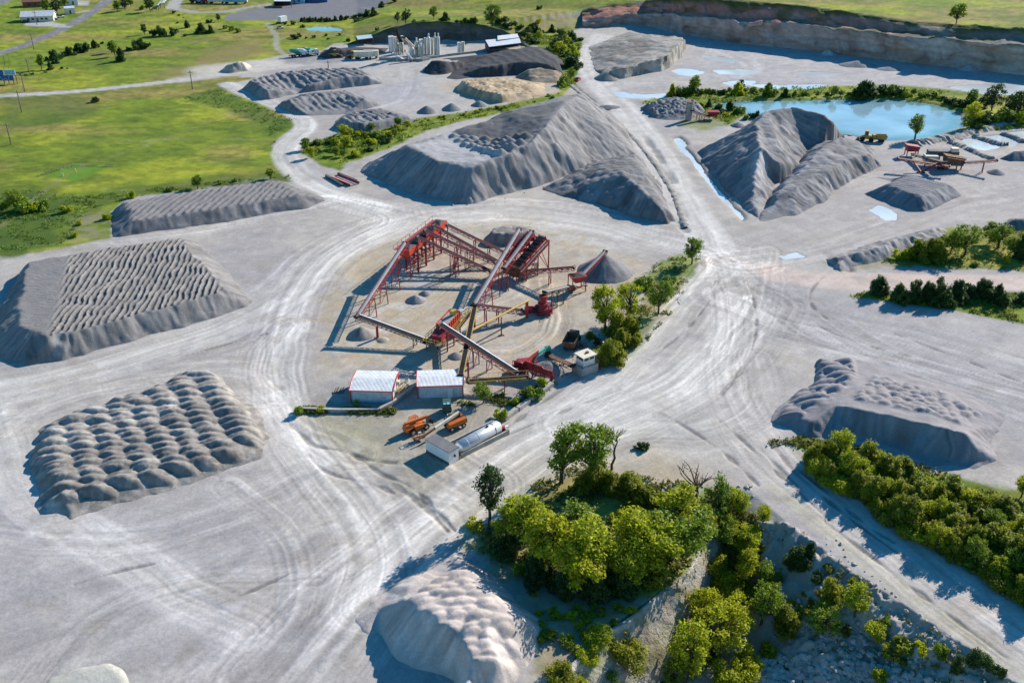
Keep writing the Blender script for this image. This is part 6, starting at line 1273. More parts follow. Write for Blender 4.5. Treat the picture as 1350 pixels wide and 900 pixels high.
for s, t, s2, t2 in ((-2.05, -1.55, 2.05, -1.55), (-2.05, -1.55, -2.05, 1.55)):
    m.beam(g + E1 * s + E2 * t + Zv * 2.7, g + E1 * s2 + E2 * t2 + Zv * 2.7, .06)
    for k in range(5): m.beam(g + E1 * (s + (s2 - s) * k / 4) + E2 * (t + (t2 - t) * k / 4) + Zv * 1.8, g + E1 * (s + (s2 - s) * k / 4) + E2 * (t + (t2 - t) * k / 4) + Zv * 2.7, .06)
m.build('handrail', M['yellow'], q)

# worn dump truck
def dump_truck(label, g, rz, L, col='rusty', cabcol='black', bedcol=None, rear_wheels=2):
    q = thing('dump_truck', label, 'dump truck', g); f, s = Vector((math.cos(rz), math.sin(rz), 0)), Vector((-math.sin(rz), math.cos(rz), 0)); W = L * .36
    def o(a, b, z): return g + f * a * L + s * b * W + Zv * z
    m = MB(); z0, z1 = 1.2, 2.5
    for b in (-1, 1): m.loft([o(-.5, b * .5, z0), o(.12, b * .5, z0), o(.12, b * .44, z0), o(-.5, b * .44, z0)], [o(-.52, b * .56, z1), o(.16, b * .56, z1), o(.16, b * .5, z1), o(-.52, b * .5, z1)])
    m.loft([o(.1, -.5, z0), o(.12, -.5, z0), o(.12, .5, z0), o(.1, .5, z0)], [o(.15, -.56, z1 + .1), o(.17, -.56, z1 + .1), o(.17, .56, z1 + .1), o(.15, .56, z1 + .1)]); m.loft([o(-.5, -.5, z0), o(-.47, -.5, z0), o(-.47, .5, z0), o(-.5, .5, z0)], [o(-.53, -.55, z1 - .1), o(-.5, -.55, z1 - .1), o(-.5, .55, z1 - .1), o(-.53, .55, z1 - .1)]); m.loft([o(-.5, -.5, z0 - .1), o(.12, -.5, z0 - .1), o(.12, .5, z0 - .1), o(-.5, .5, z0 - .1)], [o(-.5, -.5, z0 + .02), o(.12, -.5, z0 + .02), o(.12, .5, z0 + .02), o(-.5, .5, z0 + .02)])
    m.build('bed', M[bedcol or col], q); MB().beam(o(-.48, 0, .95), o(.5, 0, .95), W * .4, .3).build('chassis', M['steel'], q)
    MB().loft([o(.2, -.45, .8), o(.42, -.45, .8), o(.42, .45, .8), o(.2, .45, .8)], [o(.2, -.42, 2.5), o(.36, -.42, 2.5), o(.36, .42, 2.5), o(.2, .42, 2.5)]).build('cab', M[cabcol], q)
    MB().loft([o(.4, -.38, .8), o(.53, -.36, .8), o(.53, .36, .8), o(.4, .38, .8)], [o(.4, -.36, 1.6), o(.53, -.32, 1.45), o(.53, .32, 1.45), o(.4, .36, 1.6)]).build('hood', M[cabcol], q)
    MB().loft([o(.405, -.38, 1.7), o(.41, -.38, 1.7), o(.41, .38, 1.7), o(.405, .38, 1.7)], [o(.372, -.36, 2.4), o(.377, -.36, 2.4), o(.377, .36, 2.4), o(.372, .36, 2.4)]).build('windscreen', M['glass'], q)
    for a in ((.4,) + tuple(-.28 + .16 * k for k in range(rear_wheels))):
        for b in (-1, 1): MB().tube(o(a, b * .36, .55), o(a, b * .52, .55), .55, n=14).build('wheel', M['tyre'], q)
    return q
g = V(754, 455); rzt = math.atan2(P(746, 458)[1] - P(757, 437)[1], P(746, 458)[0] - P(757, 437)[0])
dump_truck('old rusty dump truck parked in tree shade above the booth', g, rzt + math.pi, 6.6)
for u, v, lb in ((766, 457, 'dark scrap frame lying right of the rusty dump truck'), (793, 455, 'rusty scrap drum frame near the shaded trees')):
    g = V(u, v); q = thing('scrap_heap', lb, 'scrap metal', g); m = MB()
    for k in range(4): m.beam(g + Vector((-1.2 + .8 * k, -.8, .1)), g + Vector((-1.0 + .7 * k, .9, .7)), .16)
    m.beam(g + Vector((-1.3, -.7, .2)), g + Vector((1.4, -.5, .5)), .2); m.build('bars', M['rusty'], q); MB().tube(g + Vector((0, -.3, .5)), g + Vector((.3, .6, .5)), .5).build('drum', M['steel'], q)

# barrier blocks, walls and ledges
def wall_along(name, label, pts, w, h, m, cat):
    q = thing(name, label, cat, Vector(P(*pts[0])))
    for (a, b) in zip(pts[:-1], pts[1:]):
        p0, p1 = V(*a), V(*b); MB().beam(p0 + Zv * h / 2, p1 + Zv * h / 2, w, h).build('wall_section', M[m], q)
    return q
for i, (a, b, lb) in enumerate((((665, 554), (681, 542), 'lowest concrete barrier block beside the road'), ((683, 541), (697, 530.5), 'second concrete barrier block from the bottom'), ((699, 529), (712, 519), 'third concrete barrier block from the bottom'), ((714, 517.5), (728, 508), 'highest concrete barrier block, next to the red hopper'))):
    p0, p1 = V(*a), V(*b); q = thing('barrier_block', lb, 'concrete block', (p0 + p1) / 2, 'concrete barrier blocks'); MB().beam(p0 + Zv * .4, p1 + Zv * .4, .9, .8).build('block', M['concrete'], q); d_ = (p1 - p0).normalized(); MB().beam(p0 + d_ * .8 + Zv * .78, p0 + d_ * 1.2 + Zv * .95, .1).build('lifting_eye', M['steel'], q)
wall_along('retaining_wall', 'low earth-stained concrete ledge under the left white shed', [(398, 541), (450, 543), (500, 542), (522, 530), (545, 512)], .6, .7, 'concrete', 'retaining wall')
q = wall_along('walkway', 'concrete walkway with yellow rails between the two white sheds', [(523, 518), (536, 508.5), (552, 508.5)], 1.2, .5, 'concrete', 'walkway'); m = MB()
for a, b in (((521, 520), (534, 509)), ((526, 522), (539, 512))):
    p0, p1 = V(*a, .5), V(*b, .5); m.beam(p0 + Zv, p1 + Zv, .07); m.beam(p0 + Zv * .5, p1 + Zv * .5, .06)
    for k in range(5): m.beam(p0.lerp(p1, k / 4), p0.lerp(p1, k / 4) + Zv, .06)
m.build('handrail', M['yellow'], q)

# the two white sheds
def shed(label, fl, fr, bl_, h, ridge, door=None):
    """front left / front right / back left feet in the photo"""
    a, b, c = V(*fl), V(*fr), V(*bl_); e = b - a; f = c - a; f = f - e * (f.dot(e) / e.dot(e)); d = a + e + f
    q = thing('metal_shed', label, 'shed', a)
    en, fn = e.normalized(), f.normalized(); c = a + f; i = .06
    def wl(p, r): return [p, r, r + Zv * h, p + Zv * h]
    m = MB(); n_ = MB(); mid0, mid1 = a + f / 2 + Zv * (h + ridge), b + f / 2 + Zv * (h + ridge)
    m.add([a, b, b + Zv * h, a + Zv * h, c, d, d + Zv * h, c + Zv * h, mid0, mid1], [(0, 1, 2, 3), (5, 4, 7, 6), (4, 0, 3, 8, 7), (1, 5, 6, 9, 2)]); m.build('wall', M['white_wall'], q)
    r = MB(); o = en * .25; t = Zv * .12; g0 = fn * .35
    r.loft([a + Zv * h - o - g0, b + Zv * h + o - g0, mid1 + o, mid0 - o], [a + Zv * h - o - g0 + t, b + Zv * h + o - g0 + t, mid1 + o + t, mid0 - o + t]); r.loft([mid0 - o, mid1 + o, d + Zv * h + o + g0, c + Zv * h - o + g0], [mid0 - o + t, mid1 + o + t, d + Zv * h + o + g0 + t, c + Zv * h - o + g0 + t]); r.build('roof', M['white_roof'], q)
    s = MB(); 
    for p, mm, r_ in ((a, mid0, c), (b, mid1, d)):
        sg = -1 if p is a else 1; oo = en * (sg * .31)
        s.beam(p + Zv * (h + .06) - g0 + oo, mm + oo + Zv * .06, .12, .32); s.beam(mm + oo + Zv * .06, r_ + Zv * (h + .06) + g0 + oo, .12, .32)
        for k in (p, r_): s.beam(k + oo * .3 + Zv * .0 - fn * (.07 if k is p else -.07), k + oo * .3 + Zv * h - fn * (.07 if k is p else -.07), .2)
    s.beam(a + Zv * (h + .02) - g0 * 1.2, b + Zv * (h + .02) - g0 * 1.2, .16, .14); s.build('red_trim', M['bright_red'], q)
    if door:
        p = a + e * door - fn * .05; m = MB(); m.loft([p, p + en * 1.0, p + en * 1.0 - fn * .05, p - fn * .05], [p + Zv * 2.1, p + en * 1.0 + Zv * 2.1, p + en * 1.0 - fn * .05 + Zv * 2.1, p - fn * .05 + Zv * 2.1]); m.build('door', M['white'], q)
    v = MB(); v.box(d + en * .35 - fn * 1.5 + Zv * 1.3, (.5, .8, .8)); v.build('wall_unit', M['offwhite'], q)
    return q
shed('left white metal shed with red edge trim and deep roof', (463.8, 529.5), (517.5, 531), (469.5, 505), 2.65, .5)
shed('right white metal shed with red edge trim and shallower roof', (552, 525), (610, 523), (554, 506), 2.75, .4, .66)

# silver tank in its concrete bay, white container
t0, t1 = V(606, 589, 1.5), V(656, 562, 1.5); q = thing('storage_tank', 'long silver horizontal tank on saddles in a concrete bay', 'tank', ground((t0 + t1) / 2)); dn = (t1 - t0).normalized(); sn = Vector((-dn.y, dn.x, 0))
MB().tube(t0, t1, 1.12, n=28, dome=.45).build('shell', M['silver'], q, True); L = (t1 - t0).length
for f in (.14, .42, .85): MB().tube(t0 + dn * (L * f - .05), t0 + dn * (L * f + .05), 1.16, n=28).build('band', M['steel'] if f == .85 else M['silver'], q)
for f in (.15, .6, .9): MB().loft([t0 + dn * (L * f + a) + sn * b - Zv * 1.5 for a, b in ((-.2, -.9), (.2, -.9), (.2, .9), (-.2, .9))], [t0 + dn * (L * f + a) + sn * b - Zv * .75 for a, b in ((-.15, -.85), (.15, -.85), (.15, .85), (-.15, .85))]).build('saddle', M['white'], q)
MB().tube(t0 + dn * L * .72 + Zv * 1.0, t0 + dn * L * .72 + Zv * 1.3, .25).build('hatch', M['black'], q); MB().box(t1 + dn * 1.1 - Zv * .9 - sn * .3, (.7, .7, .9)).build('pump', M['red'], q); MB().tube(t1 + dn * .5 - Zv * .8, t1 + dn * 2.6 - Zv * 1.0, .16).build('outlet_pipe', M['silver'], q)
MB().box(t0 - dn * .9 - sn * .9 - Zv * 1.2, (.5, .4, .5)).build('valve_box', M['yellow'], q)
w0, w1 = V(608, 603.5), V(671, 571.5); wn = Vector((-(w1 - w0).y, (w1 - w0).x, 0)).normalized()
q = thing('containment_wall', 'low concrete wall around the silver tank', 'concrete wall', w0)
for a, b in ((w0, w1), (w0 + wn * 4.2, w1 + wn * 4.2), (w1 - (w1 - w0).normalized() * .17, w1 + wn * 4.2 - (w1 - w0).normalized() * .17)): MB().beam(a + Zv * .45, b + Zv * .45, .3, .9).build('wall_section', M['concrete'], q)
MB().loft([w0, w1, w1 + wn * 4.2, w0 + wn * 4.2], [p + Zv * .03 for p in (w0, w1, w1 + wn * 4.2, w0 + wn * 4.2)]).build('floor_slab', M['steel'], q)
a, b, c = V(561.8, 596), V(592.3, 613.5), V(605.8, 606.5); e, f = b - a, c - b; f = f - e * (f.dot(e) / e.dot(e)); q = thing('storage_container', 'white office container with flat dark roof casting a square shadow', 'container', a); h = 2.6
MB().loft([a, b, b + f, a + f], [p + Zv * h for p in (a, b, b + f, a + f)]).build('wall', M['white'], q); o = e.normalized() * .1; k = f.normalized() * .1
MB().loft([a - o - k + Zv * h, b + o - k + Zv * h, b + f + o + k + Zv * h, a + f - o + k + Zv * h], [p + Zv * (h + .14) for p in (a - o - k, b + o - k, b + f + o + k, a + f - o + k)]).build('roof', M['grey_roof'], q)
MB().loft([a - k * .2, b - k * .2, b - k * .4, a - k * .4], [p + Zv * .55 for p in (a - k * .2, b - k * .2, b - k * .4, a - k * .4)]).build('skirting', M['steel'], q)
MB().box(b + f * .55 + o * .6 + Zv * 1.5, (.25, .5, .4), .6).build('wall_lamp', M['black'], q)

# telehandler
def wheel(q, c, axis, r, w):
    t = MB().tube(c - axis * w / 2, c + axis * w / 2, r, n=16).build('wheel', M['tyre'], q); MB().tube(c - axis * (w / 2 + .03), c + axis * (w / 2 + .03), r * .5, n=12).build('rim', M['offwhite'], t)
g = V(550, 566.5); f = (V(559.5, 562) - V(543, 569)).normalized(); f.z = 0; s = Vector((-f.y, f.x, 0)); q = thing('telehandler', 'orange telescopic handler with boom lowered and forks at its right end', 'telehandler', g)
def o(a, b, z): return g + f * a + s * b + Zv * z
MB().loft([o(-2.6, -.7, .6), o(1.9, -.7, .6), o(1.9, .7, .6), o(-2.6, .7, .6)], [o(-2.7, -.75, 1.3), o(1.7, -.7, 1.1), o(1.7, .7, 1.1), o(-2.7, .75, 1.3)]).build('chassis', M['orange'], q)
MB().loft([o(-2.7, -.6, 1.3), o(-1.6, -.6, 1.3), o(-1.6, .6, 1.3), o(-2.7, .6, 1.3)], [o(-2.6, -.5, 2.1), o(-1.9, -.5, 2.0), o(-1.9, .5, 2.0), o(-2.6, .5, 2.1)]).build('counterweight', M['orange'], q)
MB().loft([o(-1.1, -1.15, .9), o(.9, -1.15, .9), o(.9, -.5, .9), o(-1.1, -.5, .9)], [o(-1.0, -1.1, 1.6), o(.8, -1.1, 1.5), o(.8, -.5, 1.5), o(-1.0, -.5, 1.6)]).build('engine_cover', M['orange'], q)
MB().beam(o(-2.5, 0, 2.25), o(2.2, 0, 2.0), .45, .5).build('boom', M['orange'], q); MB().beam(o(2.1, 0, 2.0), o(2.8, 0, 1.2), .35, .4).build('boom_tip', M['orange'], q)
m = MB(); m.box(o(3.0, 0, .8), (.15, 1.3, .9), math.atan2(f.y, f.x))
for b in (-.4, .4): m.beam(o(3.0, b, .35), o(4.1, b, .3), .14, .06)
m.build('forks', M['black'], q); m = MB()
for a, b in ((-.9, .4), (.5, .4), (-.9, 1.15), (.5, 1.15)): m.beam(o(a, b, .9), o(a, b, 2.5), .09)
m.box(o(-.2, .78, 2.5), (1.6, .9, .08), math.atan2(f.y, f.x)); m.build('cab_frame', M['orange'], q); MB().box(o(-.3, .75, 1.35), (.8, .6, .7), math.atan2(f.y, f.x)).build('seat', M['black'], q)
for a in (-1.5, 1.35):
    for b in (-.95, .95): wheel(q, o(a, b, .62), s, .62, .42)

# boom lift
g = V(600, 563); f = (V(607, 559) - V(594, 563.8)).normalized(); f.z = 0; s = Vector((-f.y, f.x, 0)); q = thing('boom_lift', 'orange boom lift with pale boom stretched low toward the container', 'boom lift', g)
MB().loft([o(-1.6, -.8, .45), o(1.6, -.8, .45), o(1.6, .8, .45), o(-1.6, .8, .45)], [o(-1.4, -.7, .9), o(1.4, -.7, .9), o(1.4, .7, .9), o(-1.4, .7, .9)]).build('chassis', M['steel'], q)
MB().loft([o(-1.9, -1.1, .95), o(2.0, -1.1, .95), o(2.0, -.2, .95), o(-1.9, -.2, .95)], [o(-1.7, -1.1, 1.6), o(1.9, -1.1, 1.9), o(1.9, -.2, 1.9), o(-1.7, -.2, 1.6)]).build('turret', M['orange'], q)
MB().loft([o(-1.2, .2, .95), o(2.0, .2, .95), o(2.0, 1.0, .95), o(-1.2, 1.0, .95)], [o(-1.0, .2, 1.5), o(1.9, .2, 1.9), o(1.9, 1.0, 1.9), o(-1.0, 1.0, 1.5)]).build('engine_cover', M['orange'], q)
b0, b1, b2 = V(605, 543.5, 2.5), V(573.5, 564.5, 1.9), V(556, 576.5, 1.3)
MB().beam(b0, b1, .42, .5).build('boom', M['offwhite'], q); MB().beam(b1, b2, .25, .3).build('jib', M['rusty'], q); MB().beam(b0 - Zv * .8, b0 + Zv * .2, .5).build('boom_hinge', M['black'], q)
for a in (-1.25, 1.25):
    for b in (-.9, .9): wheel(q, o(a, b, .5), s, .5, .35)
c = V(552, 577, .5); m = MB(); m.box(c, (2.2, 1.0, .1), .5)
for x, y in ((-1.05, -.45), (0, -.45), (1.05, -.45), (1.05, .45), (0, .45), (-1.05, .45)): p = c + Vector((x * .88 - y * .48, x * .48 + y * .88, 0)); m.beam(p, p + Zv * 1.1, .07)
for hh in (.55, 1.1): m.box(c + Vector((.45 * .48, -.45 * .88, hh)), (2.2, .06, .06), .5); m.box(c + Vector((-.45 * .48, .45 * .88, hh)), (2.2, .06, .06), .5); m.box(c + Vector((1.05 * .88, 1.05 * .48, hh)), (.06, .95, .06), .5); m.box(c + Vector((-1.05 * .88, -1.05 * .48, hh)), (.06, .95, .06), .5)
m.build('basket', M['rusty'], q); MB().box(c + Vector((.2, .2, .9)), (.5, .3, .35), .5).build('control_panel', M['offwhite'], q)

# generator
g = V(589.5, 542); q = thing('generator_trailer', 'dark green generator trailer in the shade before the right shed', 'generator', g)
MB().box(g + Zv * 1.35, (1.5, 2.2, 1.7), .1).build('housing', M['green'], q); m = MB(); m.box(g + Vector((-.35, -.9, 2.21)), (.45, .5, .04), .1); m.build('window', M['lightblue'], q); MB().box(g + Vector((.3, -.75, 2.21)), (.5, .7, .04), .1).build('window', M['lightblue'], q)
MB().box(g + Zv * .45, (1.4, 2.4, .15), .1).build('trailer_frame', M['steel'], q); MB().beam(g + Vector((.1, -1.1, .45)), g + Vector((.25, -2.2, .4)), .12).build('drawbar', M['offwhite'], q)
for x in (-.75, .75): wheel(q, g + Vector((x, .1, .35)), Vector((1, 0, 0)), .35, .25)
for u, v, r_, lb, mm in ((536.5, 503.5, .45, 'white drum between the two sheds', 'white'), (522.5, 505, .4, 'teal drum at the corner of the left shed', 'teal')):
    g = V(u, v); q = thing('drum', lb, 'drum', g); MB().tube(g, g + Zv * .9, r_).build('barrel', M[mm], q); MB().tube(g + Zv * .9, g + Zv * .96, r_ * 1.03).build('lid', M['steel'], q)
g = V(447, 517); q = thing('scrap_heap', 'dark scrap bars lying left of the left shed', 'scrap metal', g); m = MB()
for k in range(5): m.beam(g + Vector((-1 + .4 * k, -.6, .1)), g + Vector((-.6 + .5 * k, .8, .5 + .2 * (k % 2))), .12)
m.build('bars', M['rusty'], q)
# ------------------------------------------------------------------ batch plant and far things
def HV(u, v):
    x, y, z = ground_hit(u, v); return Vector((x, y, z))
def at_top(g, v): return top_height(g.y, v)
def mpx(g): return (g.y * CP + (CAM_H - g.z) * SP) / FOC        # metres per photo pixel at that depth

def silo(label, u0, u1, vb, vt, m='offwhite', dome=True, group='batch plant silos', legs=False, box=False):
    g = HV((u0 + u1) / 2, vb); k = mpx(g); r = (u1 - u0) * k / 2; h = at_top(g, vt) - g.z; q = thing('cement_silo', label, 'silo', g, group); z0 = h * .28 if legs else 0
    if box: MB().box(g + Zv * (z0 + (h - z0) / 2), (2 * r, 2 * r, h - z0), .3).build('body', M[m], q)
    else: MB().tube(g + Zv * z0, g + Zv * h, r, n=18).build('body', M[m], q)
    if legs:
        MB().tube(g + Zv * z0 * .35, g + Zv * z0, r * .3, r, 16).build('cone', M[m], q)
        for a in range(4): t = a * 1.57 + .6; MB().beam(g + Vector((math.cos(t), math.sin(t), 0)) * r * .9, g + Vector((math.cos(t), math.sin(t), 0)) * r * .9 + Zv * z0, .3).build('leg', M['offwhite'], q)
    if dome:
        MB().tube(g + Zv * h, g + Zv * (h + .7), r * .95, r * .35, 16).build('roof', M[m], q); MB().box(g + Zv * (h + 1.3) + Vector((r * .2, 0, 0)), (r * .7, r * .7, 1.4)).build('dust_filter', M['white'], q)
    m_ = MB(); p = g + Vector((r * .5, -r * .95, 0))
    for e in (-.2, .2): m_.beam(p + Vector((e, 0, .2)), p + Vector((e, 0, h + .3)), .07)
    m_.build('ladder', M['steel'], q); return q

silo('tall square white tower at the left end of the batch plant', 513.3, 520, 68.5, 48, 'white', False, box=True); silo('second square tower of the batch plant, under the black conveyor', 520.8, 526.5, 68, 48.5, 'offwhite', False, box=True)
silo('squat cream tank in front of the square towers', 521.5, 527, 71, 58, 'offwhite', True, legs=True); silo('squat cream tank right of the first squat tank', 527.5, 532.5, 71, 57.5, 'offwhite', True, legs=True); silo('slim tower where the two plant conveyors meet', 528.6, 532.6, 67, 47.5, 'offwhite', False, box=True)
silo('low white tank at the front of the silo group', 540, 546.5, 74.5, 64, 'white', True); silo('low tank with a rust streak at the front of the silo group', 551.5, 558.5, 74, 63, 'offwhite', True); silo('narrow mid-height silo behind the low front tanks', 547, 552, 72, 55.5, 'offwhite', True)
silo('left silo of the tall cluster with a flat top', 552.8, 559, 71, 52, 'white', False); silo('thin second silo of the tall cluster', 559.6, 563, 71, 50, 'offwhite', False); silo('third silo of the tall cluster, filter on top', 563.2, 568, 71.5, 50, 'white', True)
silo('cream silo in the middle of the tall cluster', 568.2, 572, 72, 50.5, 'offwhite', False); silo('silo with a yellowish cap in the tall cluster', 572.2, 576, 73, 49, 'offwhite', True); silo('rightmost silo of the tall cluster', 576.2, 580.4, 73, 49.5, 'white', True)
silo('left of the pair of small silos standing apart', 603, 607.6, 71, 56, 'white', False); silo('right of the pair of small silos standing apart', 608.2, 612.8, 70.3, 55.3, 'offwhite', False)
conveyor('steep black conveyor topping the batch plant', P(528.5, 55, 8), P(522, 39, 15), 1.6, 'black', 'black', (.3,), 1.2); conveyor('cream covered conveyor sloping down to the right in the batch plant', P(547, 64, 3), P(532, 49.5, 10.5), 1.6, 'offwhite', 'offwhite', (.4,), .9, True)
conveyor('pale blue low conveyor at the left of the batch plant', P(533, 78.5, .8), P(517, 69.5, 3.5), 1.3, 'silver', 'silver', (.5,), .6); conveyor('grey low conveyor in front of the batch plant tanks', P(545, 79, .8), P(534, 67, 5), 1.3, 'steel', 'silver', (.5,), .6)
wall_along('retaining_wall', 'long low concrete wall along the front of the batch plant', [(500, 79), (533, 79.5), (556, 81), (566, 79)], .8, 1.2, 'concrete', 'retaining wall'); wall_along('retaining_wall', 'low wall right of the silos toward the open shed', [(566, 77.5), (600, 73), (640, 68.5)], .6, 1.0, 'concrete', 'retaining wall')

def slab_roof(label, pts, h, name='open_shed', wall=None, roofm='white_roof', cat='open shed', flat=False):
    """open-sided shed: four feet in the photo"""
    f = [V(*p) if flat else HV(*p) for p in pts]; q = thing(name, label, cat, f[0])
    top = [p + Zv * (hh) for p, hh in zip(f, h)]; MB().loft(top, [p + Zv * .25 for p in top]).build('roof', M[roofm], q)
    for p, t in zip(f, top): MB().beam(p, t, .3).build('post', M['steel'], q)
    if wall: 
        for a, b in wall: MB().loft([f[a] * .98 + f[b] * .02, f[b] * .98 + f[a] * .02, f[b] * .98 + f[a] * .02 + Vector((0, .2, 0)), f[a] * .98 + f[b] * .02 + Vector((0, .2, 0))], [p + Zv * (min(h) - .1) for p in (f[a] * .98 + f[b] * .02, f[b] * .98 + f[a] * .02, f[b] * .98 + f[a] * .02 + Vector((0, .2, 0)), f[a] * .98 + f[b] * .02 + Vector((0, .2, 0)))]).build('wall', M['black'], q)
    return q
slab_roof('long open shed with white sloping roof above the black millings', [(645, 72), (687, 66.5), (684, 61), (640, 65)], (3.4, 3.4, 4.2, 4.2), wall=((0, 3), (3, 2)), flat=True); slab_roof('second stepped white roof joined to the long open shed', [(656, 66), (684, 62), (682, 58), (656, 61.5)], (4.6, 4.4, 4.8, 5.0), wall=((3, 2),), flat=True)
slab_roof('small grey lean-to roof left of the batch plant', [(472, 61), (492, 58.5), (490, 55), (470, 57)], (3, 3, 3.4, 3.4), roofm='silver', wall=((3, 2),))

def loader(label, u, v, rz, L=7.0, group=None):
    g = HV(u, v); f, s = Vector((math.cos(rz), math.sin(rz), 0)), Vector((-math.sin(rz), math.cos(rz), 0)); q = thing('wheel_loader', label, 'wheel loader', g, group)
    def o(a, b, z): return g + f * a * L + s * b * L + Zv * z
    MB().loft([o(-.45, -.14, .9), o(.1, -.14, .9), o(.1, .14, .9), o(-.45, .14, .9)], [o(-.43, -.13, 2.1), o(.05, -.13, 2.3), o(.05, .13, 2.3), o(-.43, .13, 2.1)]).build('body', M['cat_yellow'], q)
    MB().box(o(.0, 0, 2.9), (L * .2, L * .22, 1.3), rz).build('cab', M['glass'], q); MB().box(o(.0, 0, 3.6), (L * .23, L * .25, .14), rz).build('cab_roof', M['cat_yellow'], q)
    for b in (-.1, .1): MB().beam(o(.08, b, 1.9), o(.38, b, 1.0), .3, .4).build('lift_arm', M['cat_yellow'], q)
    MB().loft([o(.36, -.19, .2), o(.54, -.19, .15), o(.54, .19, .15), o(.36, .19, .2)], [o(.36, -.19, 1.3), o(.42, -.19, 1.3), o(.42, .19, 1.3), o(.36, .19, 1.3)]).build('bucket', M['steel'], q)
    for a in (-.28, .2):
        for b in (-.15, .15): MB().tube(o(a, b * .8, .8), o(a, b * 1.25, .8), .8, n=14).build('wheel', M['tyre'], q)
    return q
loader('yellow wheel loader at the foot of the black pile', 442, 76, .2); loader('larger yellow wheel loader near the small trailers', 467, 77.5, 2.7, 8); loader('small yellow loader beside the haul truck by the pond', 1141, 186, 2.9, 6)
g = V(1157, 187); dump_truck('big yellow haul truck parked by the pond', g, 3.0, 5.4, 'dusty_yellow', 'dusty_yellow')
def box_trailer(label, u, v, L, rz, m='white', h=2.6, name='box_trailer', cat='trailer', group=None, W=2.5):
    g = HV(u, v); f, s = Vector((math.cos(rz), math.sin(rz), 0)), Vector((-math.sin(rz), math.cos(rz), 0)); q = thing(name, label, cat, g, group)
    MB().box(g + Zv * (1.1 + h / 2), (L, W, h), rz).build('body', M[m], q); MB().box(g + Zv * 1.0, (L * .98, W * .5, .2), rz).build('chassis', M['steel'], q)
    for a in (-.36, -.26, .34):
        for b in (-1, 1): MB().tube(g + f * a * L + s * b * W * .32 + Zv * .5, g + f * a * L + s * b * W * .48 + Zv * .5, .5, n=10).build('wheel', M['tyre'], q)
    m_ = MB(); m_.box(g + f * (L * .5 + .03) + Zv * (1.1 + h * .5), (.05, W * .9, h * .9), rz); m_.build('door', M['offwhite'], q); return q
box_trailer('left of two pale site trailers near the yellow loaders', 479.5, 78, 9, .08, 'offwhite', 2.6); box_trailer('right of two pale site trailers near the yellow loaders', 489.5, 77, 7, .08, 'offwhite', 2.6)
def mixer(label, u, v, rz):
    g = HV(u, v); f, s = Vector((math.cos(rz), math.sin(rz), 0)), Vector((-math.sin(rz), math.cos(rz), 0)); q = thing('mixer_truck', label, 'mixer truck', g, 'parked mixer trucks')
    def o(a, b, z): return g + f * a + s * b + Zv * z
    MB().beam(o(-4, 0, .9), o(3.6, 0, .9), 1.0, .3).build('chassis', M['steel'], q); MB().loft([o(2.2, -1.2, .9), o(4, -1.2, .9), o(4, 1.2, .9), o(2.2, 1.2, .9)], [o(2.2, -1.1, 2.9), o(3.5, -1.1, 2.9), o(3.5, 1.1, 2.9), o(2.2, 1.1, 2.9)]).build('cab', M['white'], q)
    MB().tube(o(1.6, 0, 2.2), o(-.5, 0, 2.5), .7, 1.25, 14).tube(o(-.5, 0, 2.5), o(-3.4, 0, 3.3), 1.25, .6, 14).build('drum', M['teal' if rz > 0.3 else 'white'], q); MB().beam(o(-3.4, 0, 3.4), o(-4.3, 0, 2.2), .7, .3).build('chute', M['white'], q)
    for a in (-2.4, -1.2, 3.0):
        for b in (-1, 1): MB().tube(o(a, b * .9, .5), o(a, b * 1.25, .5), .5, n=10).build('wheel', M['tyre'], q)
mixer('leftmost parked concrete mixer truck beside the grey rock pile', 392, 75, .35); mixer('middle parked concrete mixer truck, in front of the grey rock pile', 401.5, 74.5, .25); mixer('rightmost parked concrete mixer truck beside the grey rock pile', 410, 73.5, .5)

# houses and roadside at the upper left
def house(label, u, v, L, W, h, rz, wallm='white', roofm='white_roof', ridge=1.8, windows=3, cat='house', name='house', door=True):
    g = HV(u, v); f, s = Vector((math.cos(rz), math.sin(rz), 0)), Vector((-math.sin(rz), math.cos(rz), 0)); q = thing(name, label, cat, g)
    def o(a, b, z): return g + f * a * L / 2 + s * b * W / 2 + Zv * z
    m = MB(); m.add([o(-1, -1, 0), o(1, -1, 0), o(1, -1, h), o(-1, -1, h), o(-1, 1, 0), o(1, 1, 0), o(1, 1, h), o(-1, 1, h), o(-1, 0, h + ridge), o(1, 0, h + ridge)], [(0, 1, 2, 3), (5, 4, 7, 6), (4, 0, 3, 8, 7), (1, 5, 6, 9, 2)]); m.build('wall', M[wallm], q)
    r = MB(); e = 1.06; w_ = 1.12; r.loft([o(-e, -w_, h - .1), o(e, -w_, h - .1), o(e, 0, h + ridge), o(-e, 0, h + ridge)], [o(-e, -w_, h + .1), o(e, -w_, h + .1), o(e, 0, h + ridge + .2), o(-e, 0, h + ridge + .2)]); r.loft([o(-e, 0, h + ridge), o(e, 0, h + ridge), o(e, w_, h - .1), o(-e, w_, h - .1)], [o(-e, 0, h + ridge + .2), o(e, 0, h + ridge + .2), o(e, w_, h + .1), o(-e, w_, h + .1)]); r.build('roof', M[roofm], q)
    for k in range(windows):
        a = -.7 + 1.4 * (k + .5) / windows
        if door and k == windows // 2: MB().box(o(a, -1.01, 1.05), (1.0, .1, 2.1), rz).build('door', M['brown_roof'], q)
        else: MB().box(o(a, -1.01, 1.5), (1.4, .1, 1.1), rz).build('window', M['glass'], q)
    return q
house('long white-roofed house with gravel drive beside the paved road', 52, 27, 17, 10, 2.9, .25, 'offwhite', 'white_roof', 2.2, 5); house('grey-blue wing joined to the white-roofed house', 41, 27.5, 9, 8, 2.5, .25, 'brown_roof', 'silver', 1.6, 3)
